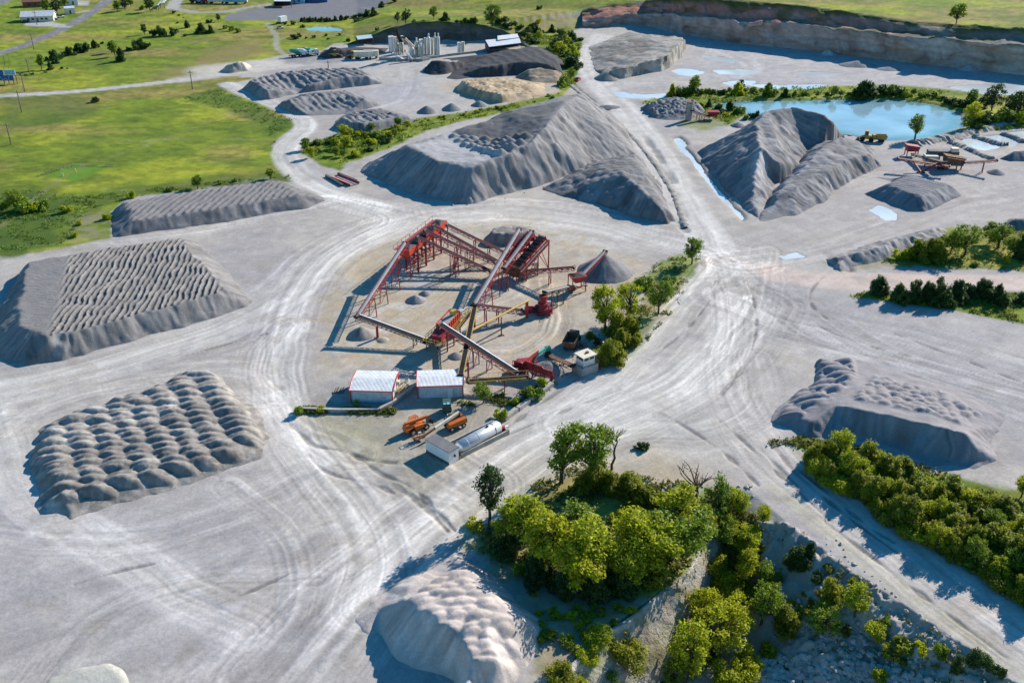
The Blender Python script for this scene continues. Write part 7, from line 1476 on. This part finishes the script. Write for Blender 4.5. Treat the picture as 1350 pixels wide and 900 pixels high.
house('white garden shed right of the white-roofed house', 92.5, 18, 5.5, 4.5, 3.2, .5, 'white', 'white_roof', .8, 1, 'shed', 'garden_shed'); house('red-roofed barn behind the big trees', 48, 8, 14, 9, 3, .3, 'brown_roof', 'brown_roof', 2, 3, 'barn', 'barn', False); house('small white building at the top beside the trees', 93, 6, 9, 6, 3.2, .4, 'white', 'white_roof', 1.4, 2)
def car(label, u, v, rz, m):
    g = HV(u, v); f, s = Vector((math.cos(rz), math.sin(rz), 0)), Vector((-math.sin(rz), math.cos(rz), 0)); q = thing('parked_car', label, 'car', g)
    def o(a, b, z): return g + f * a + s * b + Zv * z
    MB().loft([o(-2.2, -.85, .35), o(2.2, -.85, .35), o(2.2, .85, .35), o(-2.2, .85, .35)], [o(-2.15, -.8, .95), o(2.1, -.8, .85), o(2.1, .8, .85), o(-2.15, .8, .95)]).build('body', M[m], q); MB().loft([o(-1.5, -.78, .95), o(1.0, -.78, .9), o(1.0, .78, .9), o(-1.5, .78, .95)], [o(-1.1, -.65, 1.5), o(.3, -.65, 1.5), o(.3, .65, 1.5), o(-1.1, .65, 1.5)]).build('cabin', M['glass'], q)
    for a in (-1.4, 1.4):
        for b in (-1, 1): MB().tube(o(a, b * .7, .33), o(a, b * .88, .33), .33, n=10).build('wheel', M['tyre'], q)
car('blue car parked right of the white-roofed house', 71.5, 26.5, .3, 'blue'); car('white car parked near the house hedge', 80, 23.5, .6, 'white'); car('dark car under the house carport', 33, 30, .5, 'black'); car('red vehicle at the roadside by the wooded strip', 761.5, 106.5, 1.2, 'bright_red')
GT = 'trailers lined up at the top'
for u, v, L, m, lb in ((259, 4.2, 8, 'black', 'black trailer, leftmost of the row at the top'), (264, 4.2, 6, 'steel', 'dark grey trailer second in the row at the top'), (268.5, 4.2, 7, 'lightblue', 'pale blue trailer in the row at the top'), (274, 4.4, 8, 'maroon', 'dark red trailer in the row at the top'), (286, 4.6, 11, 'silver', 'silver trailer at the right of the row'), (305, 4.8, 9, 'lightblue', 'left pale blue box beyond the lot verge'), (317, 5.2, 9, 'lightblue', 'right pale blue box beyond the lot verge')): box_trailer(lb, u, v, L, 0.05, m, 2.8, group=GT)
slab_roof('white flat canopy building on the asphalt lot', [(362, 10), (384.5, 10), (383.5, 7.2), (361.5, 7.2)], (3.4, 3.4, 3.6, 3.6), name='canopy', cat='canopy', wall=((3, 2), (0, 3))); house('white and blue building at the top of the lot', 389, 3.5, 13, 9, 3.6, .1, 'lightblue', 'white_roof', 1.2, 3, 'building', 'building'); house('blue-grey building cut by the top edge', 415, 2, 17, 8, 3.8, .05, 'blue', 'silver', 1.2, 4, 'building', 'building')
slab_roof('long white canopy slanting at the top beside the road bend', [(212, 11), (222, 1), (226, 1), (217, 11)], (2.6, 2.6, 3, 3), name='canopy', cat='canopy'); slab_roof('short white canopy left of the long slanting one', [(207, 13), (212, 7), (214, 7), (209.5, 13)], (2.2, 2.2, 2.5, 2.5), name='canopy', cat='canopy')
box_trailer('white box truck body at the end of the dirt track', 373, 31, 5, 1.0, 'white', 2.8); car('white van beside the dirt track end', 369, 38, .4, 'white')
# billboards
g = HV(14, 111); q = thing('billboard', 'stacked blue billboards on a steel frame at the left edge', 'billboard', g); k = mpx(g)
h0 = at_top(g, 106.5); h1 = at_top(g, 99.5); h2 = at_top(g, 92.5); W = 21 * k
MB().box(g + Vector((-1.5, 0, (h0 + h1) / 2)), (W, .3, h1 - h0)).build('lower_panel', M['blue'], q); MB().box(g + Vector((W * .12, .1, (h1 + h2) / 2 + .1)), (W * .66, .3, (h2 - h1) * .9)).build('upper_panel', M['lightblue'], q); MB().box(g + Vector((-W * .48, .1, (h1 + h2) / 2)), (W * .36, .3, h2 - h1)).build('upper_panel', M['blue'], q)
m = MB(); zz = (h0 + h1) / 2; pts = [(-.28, .3), (-.24, -.25), (-.1, -.3), (-.04, -.1), (.02, -.1), (.08, -.3), (.2, -.25), (.24, .3)]
for a, b in zip(pts[:-1], pts[1:]): m.beam(g + Vector((-1.5 + a[0] * W, -.2, zz + a[1] * (h1 - h0))), g + Vector((-1.5 + b[0] * W, -.2, zz + b[1] * (h1 - h0))), .25)
m.build('emblem', M['lightblue'], q); m = MB()
for x in (-.4, -.1, .2, .42): m.beam(g + Vector((x * W, .4, 0)), g + Vector((x * W, .4, h2 - .5)), .3)
m.build('post', M['rusty'], q)
# utility poles
def pole(label, u, v, vt):
    g = HV(u, v); h = at_top(g, vt) - g.z; q = thing('utility_pole', label, 'utility pole', g, 'utility poles'); MB().tube(g, g + Zv * h, .24, .16, 8).build('pole', M['wood'], q); MB().beam(g + Vector((-1.2, -.15, h - .8)), g + Vector((1.2, -.15, h - .8)), .16).build('crossarm', M['wood'], q)
    m = MB()
    for x in (-1.1, -.4, .4, 1.1): m.tube(g + Vector((x, -.15, h - .7)), g + Vector((x, -.15, h - .45)), .07, n=6)
    m.build('insulators', M['offwhite'], q); return g + Zv * (h - .5)
tops = [pole(*a) for a in (('utility pole standing alone low in the big meadow', 15, 191, 162), ('utility pole just below the pale access road', 29, 148.5, 119), ('utility pole just above the pale access road', 33, 121.5, 97), ('utility pole right of the billboards', 39, 97.5, 77), ('utility pole beside the paved road below the house', 45, 66, 44))]
q = thing('power_line', 'thin sagging wires strung between the meadow poles', 'power line', tops[0]); m = MB()
for a, b in zip(tops[:-1], tops[1:]):
    for x in (-1.1, 1.1):
        pr_ = None
        for i in range(9):
            t = i / 8; p = a.lerp(b, t) + Vector((x, 0, -2.4 * t * (1 - t) * 1.5))
            if pr_: m.beam(pr_, p, .05)
            pr_ = p
m.build('wires', M['steel'], q)
pole('utility pole on the grass between the access road and the meadow', 254, 118, 93); pole('short pole on the gravel by the far ridged pile', 433, 90, 80); pole('pole by the drive of the white-roofed house', 49, 33, 15)
# fence round the mown plot
q = thing('wire_fence', 'thin fence along the top of the mown rectangle in the meadow', 'fence', P(50, 233)); pts = [V(50, 233), V(75, 224), V(100, 217), V(124, 218.5), V(147, 220)]; m = MB(); w_ = MB()
for a, b in zip(pts[:-1], pts[1:]):
    for k in range(5): p = a.lerp(b, k / 5); MB().beam(p, p + Zv * 1.1, .07).build('fence_post', M['wood'], q)
    w_.beam(a + Zv * 1.1, b + Zv * 1.1, .05); w_.beam(a + Zv * .6, b + Zv * .6, .05)
w_.build('wires', M['steel'], q)
for u, v, lb in ((83.5, 232.5, 'white marker post left in the mown rectangle'), (100, 227, 'white marker post right in the mown rectangle')): g = V(u, v); q = thing('marker_post', lb, 'marker post', g); MB().tube(g, g + Zv * .9, .13).build('post', M['offwhite'], q); MB().tube(g + Zv * .9, g + Zv * 1.02, .18).build('cap', M['offwhite'], q)
# truck scale
a, b = V(437, 236), V(462, 246); d_ = b - a; n_ = Vector((-d_.y, d_.x, 0)).normalized(); q = thing('weighbridge', 'weighbridge deck with red side rails on the entrance road', 'weighbridge', a)
MB().loft([a, b, b + n_ * 3.2, a + n_ * 3.2], [p + Zv * .35 for p in (a, b, b + n_ * 3.2, a + n_ * 3.2)]).build('deck', M['concrete'], q)
for o_ in (-.1, 3.3): MB().beam(a + n_ * o_ + Zv * .5, b + n_ * o_ + Zv * .5, .25, .6).build('side_rail', M['red'], q)
MB().beam(a + n_ * 1.6 + Zv * .37, b + n_ * 1.6 + Zv * .37, .6, .04).build('centre_strip', M['red'], q)
for u0, v0, u1, v1, lb in ((430, 233, 452, 246, 'dark concrete pit wall in front of the weighbridge'), (446, 230, 470, 240, 'dark concrete pit wall behind the weighbridge')): wall_along('pit_wall', lb, [(u0, v0), (u1, v1)], .7, .7, 'steel', 'pit wall')
# concrete silo and red conveyor near the pond
g = HV(908, 158.5); k = mpx(g); h = at_top(g, 136) ; q = thing('concrete_silo', 'lone grey concrete silo with rusty cap by the rock heap', 'silo', g); MB().tube(g, g + Zv * h, 4.0 * k, n=20).build('body', M['concrete'], q); MB().tube(g + Zv * h, g + Zv * (h + .4), 4.1 * k, n=20).build('cap', M['rusty'], q); MB().beam(g + Vector((-4.1 * k, 0, .2)), g + Vector((-4.1 * k, 0, h)), .2).build('ladder', M['steel'], q)
conveyor('rusty red conveyor leaning beside the concrete silo', P(934, 153, 1.2), P(913, 146, 4.2), 1.1, 'rusty', 'maroon', (.3, .6), .7); g = V(939, 157); q = thing('feed_hopper', 'small dark red hopper at the foot of the silo conveyor', 'feed hopper', g)
MB().loft([g + Vector(p) for p in ((-1, -.8, 1), (1, -.8, 1), (1, .8, 1), (-1, .8, 1))], [g + Vector(p) for p in ((-2.4, -1.6, 3), (2.4, -1.6, 3), (2.4, 1.6, 3), (-2.4, 1.6, 3))]).build('hopper', M['maroon'], q)
for x, y in ((-1.2, -.9), (1.2, -.9), (1.2, .9), (-1.2, .9)): MB().beam(g + Vector((x, y, 0)), g + Vector((x, y, 1.6)), .2).build('leg', M['rusty'], q)
# portable crusher at the right
conveyor('rusty belt of the portable crusher reaching left on a V prop', P(1252, 219, 3.0), P(1184, 208.5, 3.8), 1.0, 'rusty', 'maroon', (), .5); conveyor('dark belt of the portable crusher reaching right', P(1272, 214, 2.6), P(1315, 211, 4.4), 1.0, 'rusty', 'maroon', (.6,), .5)
g = V(1214, 228); q = thing('prop_frame', 'V-shaped red prop under the left belt of the portable crusher', 'prop', g)
for u, v, hh in ((1204, 213, 2.9), (1236, 216, 2.7)): MB().beam(g + Zv * .2, P(u, v, hh), .45).build('strut', M['maroon'], q)
MB().box(g + Zv * .15, (2.2, 1.2, .3)).build('foot', M['steel'], q)
g = V(1248, 222); q = thing('portable_crusher', 'rusty portable crushing machine with stacked decks by the settling ponds', 'crusher', g)
def o(a, b, z): return g + Vector((a, b, z))
MB().box(o(0, 0, 1.6), (9, 3, .6), -.1).build('chassis', M['steel'], q); MB().loft([o(-1, -1.6, 1.8), o(4.5, -1.6, 1.8), o(4.5, 1.6, 1.8), o(-1, 1.6, 1.8)], [o(-1.5, -1.6, 4.6), o(4.8, -1.6, 3.6), o(4.8, 1.6, 3.6), o(-1.5, 1.6, 4.6)]).build('screen_box', M['rusty'], q)
MB().box(o(0, 5, 3.6), (9.5, 2.6, 1.6), -.12).build('upper_deck', M['steel'], q); MB().box(o(-4.5, 3, 2.4), (4, 3, 2.2), -.1).build('engine_housing', M['offwhite'], q); MB().box(o(3.2, 4, 4.9), (2.2, 1.6, 1.2), -.1).build('drive_motor', M['offwhite'], q)
for x in (-3.5, -.5, 2.5, 4):
    for y in (-1.3, 5.5): MB().beam(o(x, y, 0), o(x, y, 2.8), .3).build('leg', M['maroon'], q)
for x in (-3, -1.8): MB().tube(o(x, -1.6, .6), o(x, -1.2, .6), .6, n=12).build('wheel', M['tyre'], q)
m = MB(); m.beam(o(-1.5, -2, 4.2), o(4.6, -2, 3.2), .9, .08)
for k in range(6): m.beam(o(-1.5 + 1.2 * k, -2.4, 4.2 - .2 * k), o(-1.5 + 1.2 * k, -2.4, 5.2 - .2 * k), .08)
m.beam(o(-1.5, -2.4, 5.2), o(4.6, -2.4, 4.2), .08); m.build('walkway', M['rusty'], q)
g = V(1200, 205); q = thing('feed_hopper', 'bright dark-red feed hopper left of the portable crusher', 'feed hopper', g)
MB().loft([g + Vector(p) for p in ((-1.5, -1, 1.6), (2, -1, 1.6), (2, 1, 1.6), (-1.5, 1, 1.6))], [g + Vector(p) for p in ((-2.2, -1.4, 3.9), (2.4, -1.4, 3.2), (2.4, 1.4, 3.2), (-2.2, 1.4, 3.9))]).build('hopper', M['maroon'], q)
for x, y in ((-1.6, -1), (2, -1), (2, 1), (-1.6, 1)): MB().beam(g + Vector((x, y, 0)), g + Vector((x, y, 2)), .25).build('leg', M['maroon'], q)
conveyor('feeder belt from the dark-red hopper to the portable crusher', P(1204, 203, 1.8), P(1246, 214, 4.2), 1.2, 'rusty', 'steel', (.5,), .5)
# berms between the settling ponds
for lb, pts, w_, h_ in (('long earth berm between the pond and the settling basins', [(1205, 190), (1245, 183), (1290, 172), (1330, 163), (1400, 152)], 3.5, 1.0), ('earth berm under the left settling basin', [(1252, 188), (1272, 194), (1296, 206), (1308, 210)], 2, .7), ('earth berm between the settling basins', [(1284, 179.5), (1300, 184), (1318, 190), (1329, 191)], 1.8, .7), ('short earth berm at the right edge of the basins', [(1322, 176), (1338, 181), (1352, 188)], 1.8, .7),
                        ('ragged spoil berm between the gravel mountain and the haul road', [(752, 112), (776, 132), (806, 152), (838, 184), (866, 218), (890, 258), (904, 300)], 1.3, .32)):
    ln = smooth_line([pt(p) for p in pts], 4); nrm = []; m = MB(); rr = random.Random(len(lb)); q = thing('earth_berm', lb, 'earth berm', Vector(ln[0]))
    rows_ = []
    for i, p in enumerate(ln):
        a, b = ln[max(0, i - 1)], ln[min(len(ln) - 1, i + 1)]; t = Vector((b[0] - a[0], b[1] - a[1], 0)).normalized(); n2 = Vector((-t.y, t.x, 0)); hh = h_ * rr.uniform(.45, 1.3) * (.3 if i in (0, len(ln) - 1) else 1)
        rows_.append([Vector(p) + n2 * s * w_ * rr.uniform(.7, 1.35) + Zv * z for s, z in ((-.9, -.15), (-.35, hh), (.35, hh), (.9, -.15))])
    for a, b in zip(rows_[:-1], rows_[1:]):
        m.add(a + b, [(k, k + 1, 5 + k, 4 + k) for k in range(3)])
    m.build('berm', M['spoil'], q, True)
# loose rocks in the pit: too many to count
r = np.random.RandomState(4); allv, allf = [], []; ico = [(0, 0, 1), (.89, 0, .45), (.28, .85, .45), (-.72, .53, .45), (-.72, -.53, .45), (.28, -.85, .45), (.72, .53, -.45), (-.28, .85, -.45), (-.89, 0, -.45), (-.28, -.85, -.45), (.72, -.53, -.45), (0, 0, -1)]
icf = [(0, 1, 2), (0, 2, 3), (0, 3, 4), (0, 4, 5), (0, 5, 1), (1, 6, 2), (2, 7, 3), (3, 8, 4), (4, 9, 5), (5, 10, 1), (2, 6, 7), (3, 7, 8), (4, 8, 9), (5, 9, 10), (1, 10, 6), (11, 7, 6), (11, 8, 7), (11, 9, 8), (11, 10, 9), (11, 6, 10)]; icv = np.array(ico)
for poly, n, sz in (([(985, 885), (1010, 868), (1060, 865), (1180, 880), (1250, 905), (975, 910)], 900, (.25, .75)), ([(1020, 800), (1080, 780), (1180, 850), (1240, 890), (1100, 880)], 220, (.15, .55)), ([(1090, 700), (1200, 800), (1300, 880), (1200, 880), (1080, 780)], 160, (.15, .4)), ([(760, 850), (870, 790), (900, 830), (860, 890), (780, 905)], 120, (.15, .5)), ([(840, 640), (1000, 640), (1000, 655), (880, 660)], 30, (.2, .6)), ([(475, 226), (625, 272), (783, 222), (785, 230), (625, 280), (470, 232)], 40, (.2, .5))):
    us, vv = r.uniform(min(p[0] for p in poly), max(p[0] for p in poly), n * 3), r.uniform(min(p[1] for p in poly), max(p[1] for p in poly), n * 3); kk = in_poly(us, vv, poly)
    for u, v in list(zip(us[kk], vv[kk]))[:n]:
        p = HV(u, v); s = sz[0] + (sz[1] - sz[0]) * r.rand() ** 2.5; vx = icv * r.uniform(.7, 1.3, (12, 1)) * (s * r.uniform(.7, 1.2), s * r.uniform(.7, 1.2), s * .7); a = r.uniform(0, 6.28); x = vx[:, 0] * math.cos(a) - vx[:, 1] * math.sin(a); y = vx[:, 0] * math.sin(a) + vx[:, 1] * math.cos(a)
        allf.append(np.array(icf) + 12 * len(allv)); allv.append(np.stack([x + p.x, y + p.y, vx[:, 2] + p.z + s * .2], -1))
tag(link_mesh('rubble', np_mesh('rubble', np.concatenate(allv), np.concatenate(allf), False), M['rock']), 'pale broken rocks strewn over the pit bottom and slopes', 'rubble', kind='stuff')
# scrap on the knoll
for i, (u, v, mm, lb) in enumerate(((765, 655, 'maroon', 'dark red scrap beams in the shade of the knoll cedars'), (778, 649, 'rusty', 'tilted rusty plate above the scrap beams on the knoll'), (651, 690, 'silver', 'pale sheet scrap at the foot of the dark slender tree'), (682, 687, 'rusty', 'rusty pipe lying behind the bright trees'))):
    g = HV(u, v); q = thing('scrap_metal', lb, 'scrap metal', g); m = MB(); rr = random.Random(i)
    for k in range(5): p = g + Vector((rr.uniform(-1.6, 1.6), rr.uniform(-1, 1), .2)); m.beam(p, p + Vector((rr.uniform(-1.5, 1.5), rr.uniform(-1.2, 1.2), rr.uniform(0, .7))), .2)
    m.build('beams', M[mm], q); MB().box(g + Zv * .4, (1.6, 1.0, .12), rr.uniform(0, 3)).build('plate', M['steel' if mm != 'silver' else 'silver'], q)
# ------------------------------------------------------------------ light, sky, camera
SUN_EL, SUN_AZ = math.radians(28), math.atan2(.72, .69)      # azimuth from +Y towards +X
w = bpy.data.worlds.new('World'); scene.world = w; w.use_nodes = True
nt = w.node_tree; bg = nt.nodes['Background']; sky = nt.nodes.new('ShaderNodeTexSky')
sky.sky_type = 'NISHITA'; sky.sun_disc = False; sky.sun_elevation = SUN_EL; sky.sun_rotation = SUN_AZ
sky.air_density = 1.0; sky.dust_density = .1; sky.ozone_density = 2.0
hs = nt.nodes.new('ShaderNodeHueSaturation'); hs.inputs['Saturation'].default_value = 1.42; hs.inputs['Hue'].default_value = .493
nt.links.new(sky.outputs[0], hs.inputs['Color']); nt.links.new(hs.outputs[0], bg.inputs[0]); bg.inputs[1].default_value = .095
sd = bpy.data.lights.new('sun', 'SUN'); sd.energy = 4.6; sd.angle = math.radians(.5); sd.color = (1.0, .915, .80)
so = bpy.data.objects.new('sun', sd); COL.objects.link(so)
so.rotation_euler = (math.pi / 2 - SUN_EL, 0, -SUN_AZ + math.pi); so.location = (150, 150, 200)
so.rotation_euler = Vector((-math.sin(SUN_AZ) * math.cos(SUN_EL), -math.cos(SUN_AZ) * math.cos(SUN_EL), -math.sin(SUN_EL))).to_track_quat('-Z', 'Y').to_euler()
cd = bpy.data.cameras.new('camera'); cd.lens = FOC / 1350 * 36; cd.sensor_width = 36; cd.clip_end = 20000; cd.clip_start = .5
co = bpy.data.objects.new('camera', cd); COL.objects.link(co); co.location = (0, 0, CAM_H); co.rotation_euler = (math.pi / 2 - PITCH, 0, 0)
scene.camera = co
vs = scene.view_settings; vs.view_transform = 'Standard'; vs.look = 'None'; vs.gamma = 1; vs.use_curve_mapping = False; vs.exposure = .77
scene.cycles.max_bounces = 6; scene.cycles.transparent_max_bounces = 4; scene.cycles.diffuse_bounces = 3
